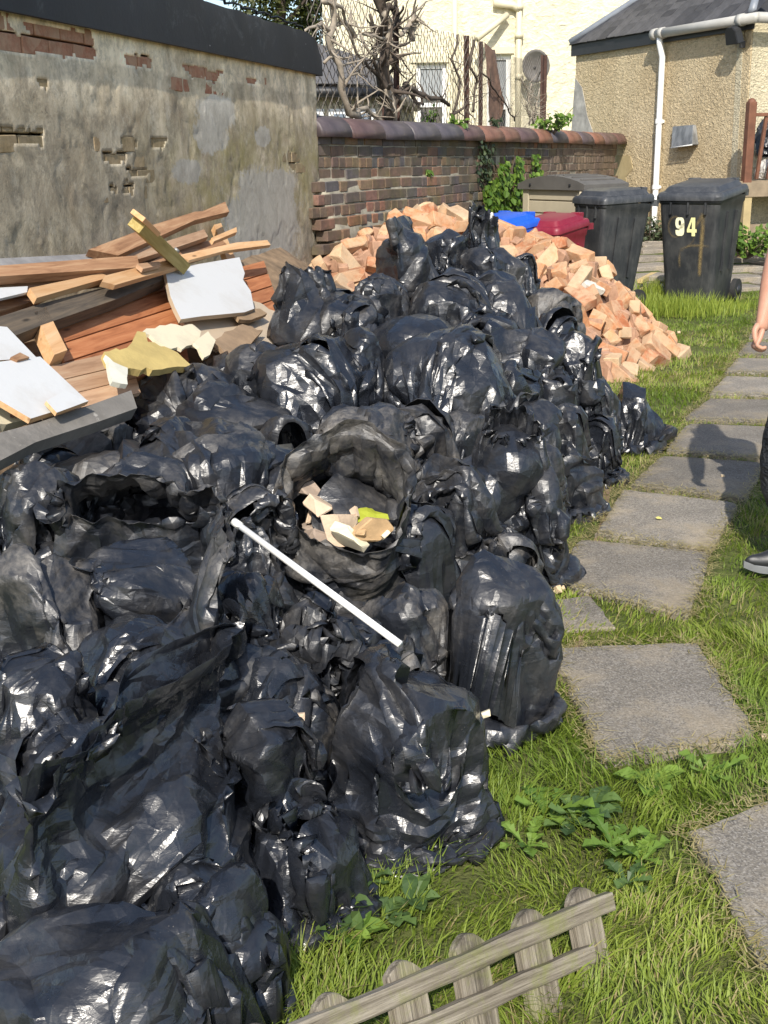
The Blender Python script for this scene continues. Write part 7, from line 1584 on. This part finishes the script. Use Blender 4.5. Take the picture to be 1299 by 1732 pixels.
# ================================================================== grass and weeds
M_GRS = leaf_mat('grass_blade', (0.11, 0.182, 0.020), (0.33, 0.375, 0.065), 0.55); M_DRY = leaf_mat('dry_blade', (0.26, 0.21, 0.09), (0.44, 0.37, 0.19), 0.6)
slabs_np = [np.array(q) for q in SLW]
def in_slab(x, y, grow=0.0):
    o = np.zeros(x.shape, bool)
    for q in slabs_np[:13]:
        c = q.mean(0); q2 = c+(q-c)*(1+grow); o |= inpoly(x, y, [tuple(p) for p in q2])
    return o
PO = [tuple(po+pu*-2.2+pv*0.02), tuple(po+pu*3.5+pv*0.02), tuple(po+pu*3.5+pv*6), tuple(po+pu*-2.2+pv*6)]
def blades(name, n, y0, y1, h0, h1, wid, seed, dry, seg=2, label='', near_slab=0.0):
    r = np.random.RandomState(seed); k = int(n*2.6); y = y0+(y1-y0)*r.rand(k); x = (-0.45-0.02*y)+(0.52*y+0.9+0.45)*r.rand(k) if True else 0
    m = ~in_slab(x, y, -0.035) & ~inpoly(x, y, PO)
    cl = vnoise(x, y, 5.5, 31, 3); m &= r.rand(k) < np.clip((cl-0.22)*3.0, 0.15, 1)
    big = vnoise(x, y, 1.1, 33, 3)
    if dry is not None: m &= r.rand(k) < np.clip((big-0.43)*5+dry, 0.06, 1)
    x = x[m][:n]; y = y[m][:n]; k = len(x); cl = vnoise(x, y, 5.5, 31, 3); big = vnoise(x, y, 1.1, 33, 3)
    edge = in_slab(x, y, 0.10); h = (h0+(h1-h0)*r.rand(k)**1.6)*(0.55+1.1*vnoise(x, y, 3.1, 34, 2)); h[edge] *= 0.55
    # taller in the lee of the bags near the camera
    az = vnoise(x, y, 4.0, 35, 2)*12+r.normal(size=k)*0.9; ln = h*(0.35+0.75*r.rand(k)); dx, dy = np.cos(az)*ln, np.sin(az)*ln
    wv = wid*(0.6+0.8*r.rand(k)); pxn, pyn = -np.sin(az+r.normal(size=k)*0.6), np.cos(az)
    z0 = np.array([hgt(a, b) for a, b in zip(x, y)])-0.005 if y1 > 12 else np.full(k, -0.005)
    V = np.zeros((k, 2*seg+1, 3)); 
    for s in range(seg+1):
        t = s/seg; cx = x+dx*t*t; cy = y+dy*t*t; cz = z0+h*(t-0.22*t*t*(ln/h))
        if s < seg:
            w_ = wv*(1-0.45*t)/2; V[:, 2*s] = np.stack([cx-pxn*w_, cy-pyn*w_, cz], 1); V[:, 2*s+1] = np.stack([cx+pxn*w_, cy+pyn*w_, cz], 1)
        else: V[:, 2*s] = np.stack([cx, cy, cz], 1)
    b = np.arange(k)[:, None]*(2*seg+1); tris = []
    for s in range(seg):
        if s < seg-1: tris += [[2*s, 2*s+1, 2*s+3], [2*s, 2*s+3, 2*s+2]]
        else: tris += [[2*s, 2*s+1, 2*s+2]]
    Fc = np.concatenate([b+np.array([t_]) for t_ in tris]); c = np.clip(0.15+0.75*(big-0.25)*1.4+0.35*(r.rand(k)-0.5)+0.3*(cl-0.5), 0, 1)
    cc = np.repeat(c[:, None], 2*seg+1, 1)*np.linspace(0.75, 1.0, 2*seg+1)[None]
    me = mesh_np(name, V.reshape(-1, 3), Fc, False, M_DRY if dry is not None else M_GRS, np.repeat(cc.reshape(-1, 1), 3, 1)); o = link(name, me); tag(o, label, 'grass', None, 'stuff')
blades('grass', 62000, 1.35, 3.6, 0.020, 0.072, 0.0034, 1, None, 3, 'long green grass round the picket fence and the nearest slabs')
blades('grass', 52000, 3.5, 6.6, 0.015, 0.048, 0.0040, 2, None, 2, 'short green grass along the middle of the path')
blades('grass', 60000, 6.4, 12.9, 0.02, 0.055, 0.0058, 3, None, 2, 'green grass from the slumped bag up to the bins')
blades('dry_grass', 13000, 1.35, 5.0, 0.02, 0.065, 0.0030, 4, 0.10, 3, 'straw coloured dry blades mixed into the near grass')
blades('dry_grass', 30000, 5.0, 12.9, 0.015, 0.045, 0.0050, 5, 0.30, 2, 'straw coloured dry grass in front of the bins')
r_ = np.random.RandomState(77)
def fringe(n, seed):
    """dry stalks lying on the edges of the slabs"""
    r = np.random.RandomState(seed); V = []; Fc = []; C_ = []
    for q in slabs_np[:13]:
        for i in range(4):
            a, b = q[i], q[(i+1) % 4]; L = np.hypot(*(b-a)); k = int(n*L)
            t = r.rand(k); P = a+(b-a)*t[:, None]+r.normal(size=(k, 2))*0.022; az = r.rand(k)*6.28; ln = 0.015+0.05*r.rand(k)
            for p, z_, l in zip(P, az, ln):
                d = np.array((math.cos(z_), math.sin(z_))); nn = np.array((-d[1], d[0]))*0.0016; b0 = len(V); h = 0.018+0.012*r.rand()
                V += [(*(p-nn), h), (*(p+nn), h), (*(p+d*l), h+0.010*r.rand())]; Fc.append((b0, b0+1, b0+2)); c = r.rand(); C_ += [(c, c, c)]*3
    o = link('dead_stalks', mesh_np('dead_stalks', V, Fc, False, M_DRY, np.array(C_))); tag(o, 'dead stalks and clippings along the edges of the path slabs', 'grass', None, 'stuff')
fringe(420, 3)
# green tufts by the bins
def tall_patch(px, py, rad, n, h, seed, label):
    r = np.random.RandomState(seed); c = PZ(px, py, 0.0); V = []; Fc = []; C_ = []
    for k in range(n):
        x = c.x+r.normal()*rad; y = c.y+r.normal()*rad*0.7; hh = h*(0.5+0.8*r.rand()); az = r.rand()*6.28; l = hh*0.5*r.rand(); w = 0.004; a2 = r.rand()*6.28; nx, ny = math.cos(a2)*w, math.sin(a2)*w; b = len(V)
        V += [(x-nx, y-ny, 0), (x+nx, y+ny, 0), (x-nx*.7+math.cos(az)*l*.4, y-ny*.7+math.sin(az)*l*.4, hh*.6), (x+nx*.7+math.cos(az)*l*.4, y+ny*.7+math.sin(az)*l*.4, hh*.6), (x+math.cos(az)*l, y+math.sin(az)*l, hh)]
        Fc += [(b, b+1, b+3), (b, b+3, b+2), (b+2, b+3, b+4)]; cc = 0.3+0.6*r.rand(); C_ += [(cc,)*3]*5
    o = link('grass', mesh_np('grass', V, Fc, False, M_GRS, np.array(C_))); tag(o, label, 'grass', None, 'stuff')
tall_patch(1140, 530, 0.26, 1500, 0.17, 1, 'tall bright grass in front of bin 94'); tall_patch(1108, 510, 0.12, 500, 0.22, 2, 'tall bright grass between the two black bins'); tall_patch(1215, 520, 0.2, 500, 0.07, 3, 'grass round the wheel of bin 94')
tall_patch(1238, 468, 0.12, 120, 0.10, 4, 'weeds growing in the joints of the patio')
# broad leaved weeds
DAND = np.array([(0, 0, 0), (0.07, 0.2, .02), (0.04, 0.24, .02), (0.14, 0.42, .05), (0.06, 0.46, .05), (0.19, 0.66, .06), (0.10, 0.70, .06), (0.18, 0.84, .04), (0, 1.0, 0), (-0.18, 0.84, .04), (-0.10, 0.70, .06), (-0.19, 0.66, .06), (-0.06, 0.46, .05), (-0.14, 0.42, .05), (-0.04, 0.24, .02), (-0.07, 0.2, .02)])
shape_faces = [(0, 1, 2, 14), (0, 14, 15, 0)]
def rosette(px, py, n, L, seed, label, name='weed', rise=0.5, lobed=True, mat=None):
    r = random.Random(seed); c = PZ(px, py, 0.0); o_ = empty(name, c); tag(o_, label, 'weed'); mat = mat or M_LF1
    for k in range(n):
        az = 6.283*k/n+r.uniform(-.4, .4); l = L*r.uniform(0.6, 1.1); up = rise*r.uniform(0.3, 1.2); bm = bmesh.new(); S = DAND if lobed else None
        m = 16 if lobed else 12; cc = r.random(); rows = []
        if lobed: pts = [(x*l*1.15, y*l) for x, y, z in DAND]
        else: pts = [(0, 0)]+[(0.30*l*math.sin(math.pi*t)**0.8, t*l) for t in (0.2, 0.4, 0.6, 0.8)]+[(0, l)]+[(-0.30*l*math.sin(math.pi*t)**0.8, t*l) for t in (0.8, 0.6, 0.4, 0.2)]
        curl = r.uniform(0.4, 1.2); n_ = len(pts); mids = {}
        def z(x, y): t = y/l; return l*(up*t-0.55*curl*up*t*t)+abs(x)*0.45+0.012*mnoise.noise(Vector((x*40, y*40, k)))
        vs = [bm.verts.new((x, y, z(x, y))) for x, y in pts]
        half = n_//2; cen = [bm.verts.new((0, pts[i][1], z(0, pts[i][1]))) for i in range(1, half)]
        cl_ = [vs[0]]+cen+[vs[half]]
        for i in range(half):
            for q in ((vs[i], vs[i+1], cl_[i+1], cl_[i]), (vs[(n_-i) % n_], vs[n_-i-1], cl_[i+1], cl_[i])):
                u = list(dict.fromkeys(q))
                if len(u) >= 3:
                    try: bm.faces.new(u)
                    except ValueError: pass
        me = bm_mesh('leaf', bm, False, mat); a = me.color_attributes.new('tint', 'FLOAT_COLOR', 'POINT')
        for d in a.data: d.color = (cc, cc, cc, 1)
        link('leaf', me, None, o_, Matrix.Translation((r.uniform(-.01, .01), r.uniform(-.01, .01), 0.012)) @ Matrix.Rotation(az, 4, 'Z'))
M_LF4 = leaf_mat('weed_leaf_dark', (0.045, 0.085, 0.03), (0.12, 0.19, 0.05))
ros = [(612, 1500, 9, 0.068, M_LF4, 'broad grey green weed under the low bag'), (560, 1560, 9, 0.109, M_LF4, 'large lobed weed left of the pickets'), (650, 1560, 8, 0.082, M_LF4, 'small lobed weed right of the large one near the pickets'), (500, 1600, 8, 0.082, M_LF4, 'weed in the shade of the bottom corner bag'), (700, 1530, 7, 0.068, M_LF4, 'weed just behind the third picket'),
       (925, 1385, 8, 0.116, M_LF1, 'bright dandelion standing up in the grass below the big slab'), (975, 1400, 9, 0.095, M_LF4, 'dark leafy weed right of the bright dandelion'), (1010, 1370, 7, 0.075, M_LF4, 'dark leafy weed touching the lower corner of the big slab'), (1040, 1440, 9, 0.095, M_LF1, 'pale weed left of the cut off slab'), (1085, 1460, 8, 0.082, M_LF1, 'pale yellowing weed at the edge of the cut off slab'), (1100, 1340, 8, 0.088, M_LF1, 'long bladed weed between the two nearest slabs'), (1200, 1320, 7, 0.088, M_LF1, 'tufted weed at the right between the two nearest slabs'), (1060, 1500, 7, 0.068, M_LF4, 'weed right of the last picket'),
       (590, 1590, 8, 0.088, M_LF1, 'bright weed between the first two pickets'), (670, 1470, 6, 0.061, M_LF1, 'small weed at the foot of the ribbed bag'), (890, 1440, 7, 0.075, M_LF1, 'low weed above the fifth picket')]
for k, (x, y, n, L, mt, lb) in enumerate(ros): rosette(x, y, n, L, 40+k, lb, rise=0.75, lobed=(k % 3 != 1), mat=mt)
o = link('fallen_leaf', leaves_mesh('fallen_leaf', [(0, 0, 0)], [(0, -0.2, 1)], 0.035, plain('yellow_leaf', (0.55, 0.50, 0.15), 0.6), 1)); o.location = PZ(1108, 885, 0.0)+UP*0.026; tag(o, 'small yellow leaf lying on the third slab', 'leaf')
for k, (x, y, lb) in enumerate(((1292, 1258, 'cream pebble at the right corner of the big slab'), (1222, 812, 'white pebble on the slab beside the person'), (1068, 610, 'white pebble in the grass by the far slabs'), (1148, 566, 'pale flat stone in the grass below bin 94'), (895, 1090, 'small stone by the tall upright bag'))):
    o = link('pebble', crm[k % 5].copy(), None, None, Matrix.Translation(PZ(x, y, 0)+UP*0.022) @ Matrix.Scale(0.016+0.008*(k == 3), 4)); tag(o, lb, 'pebble')
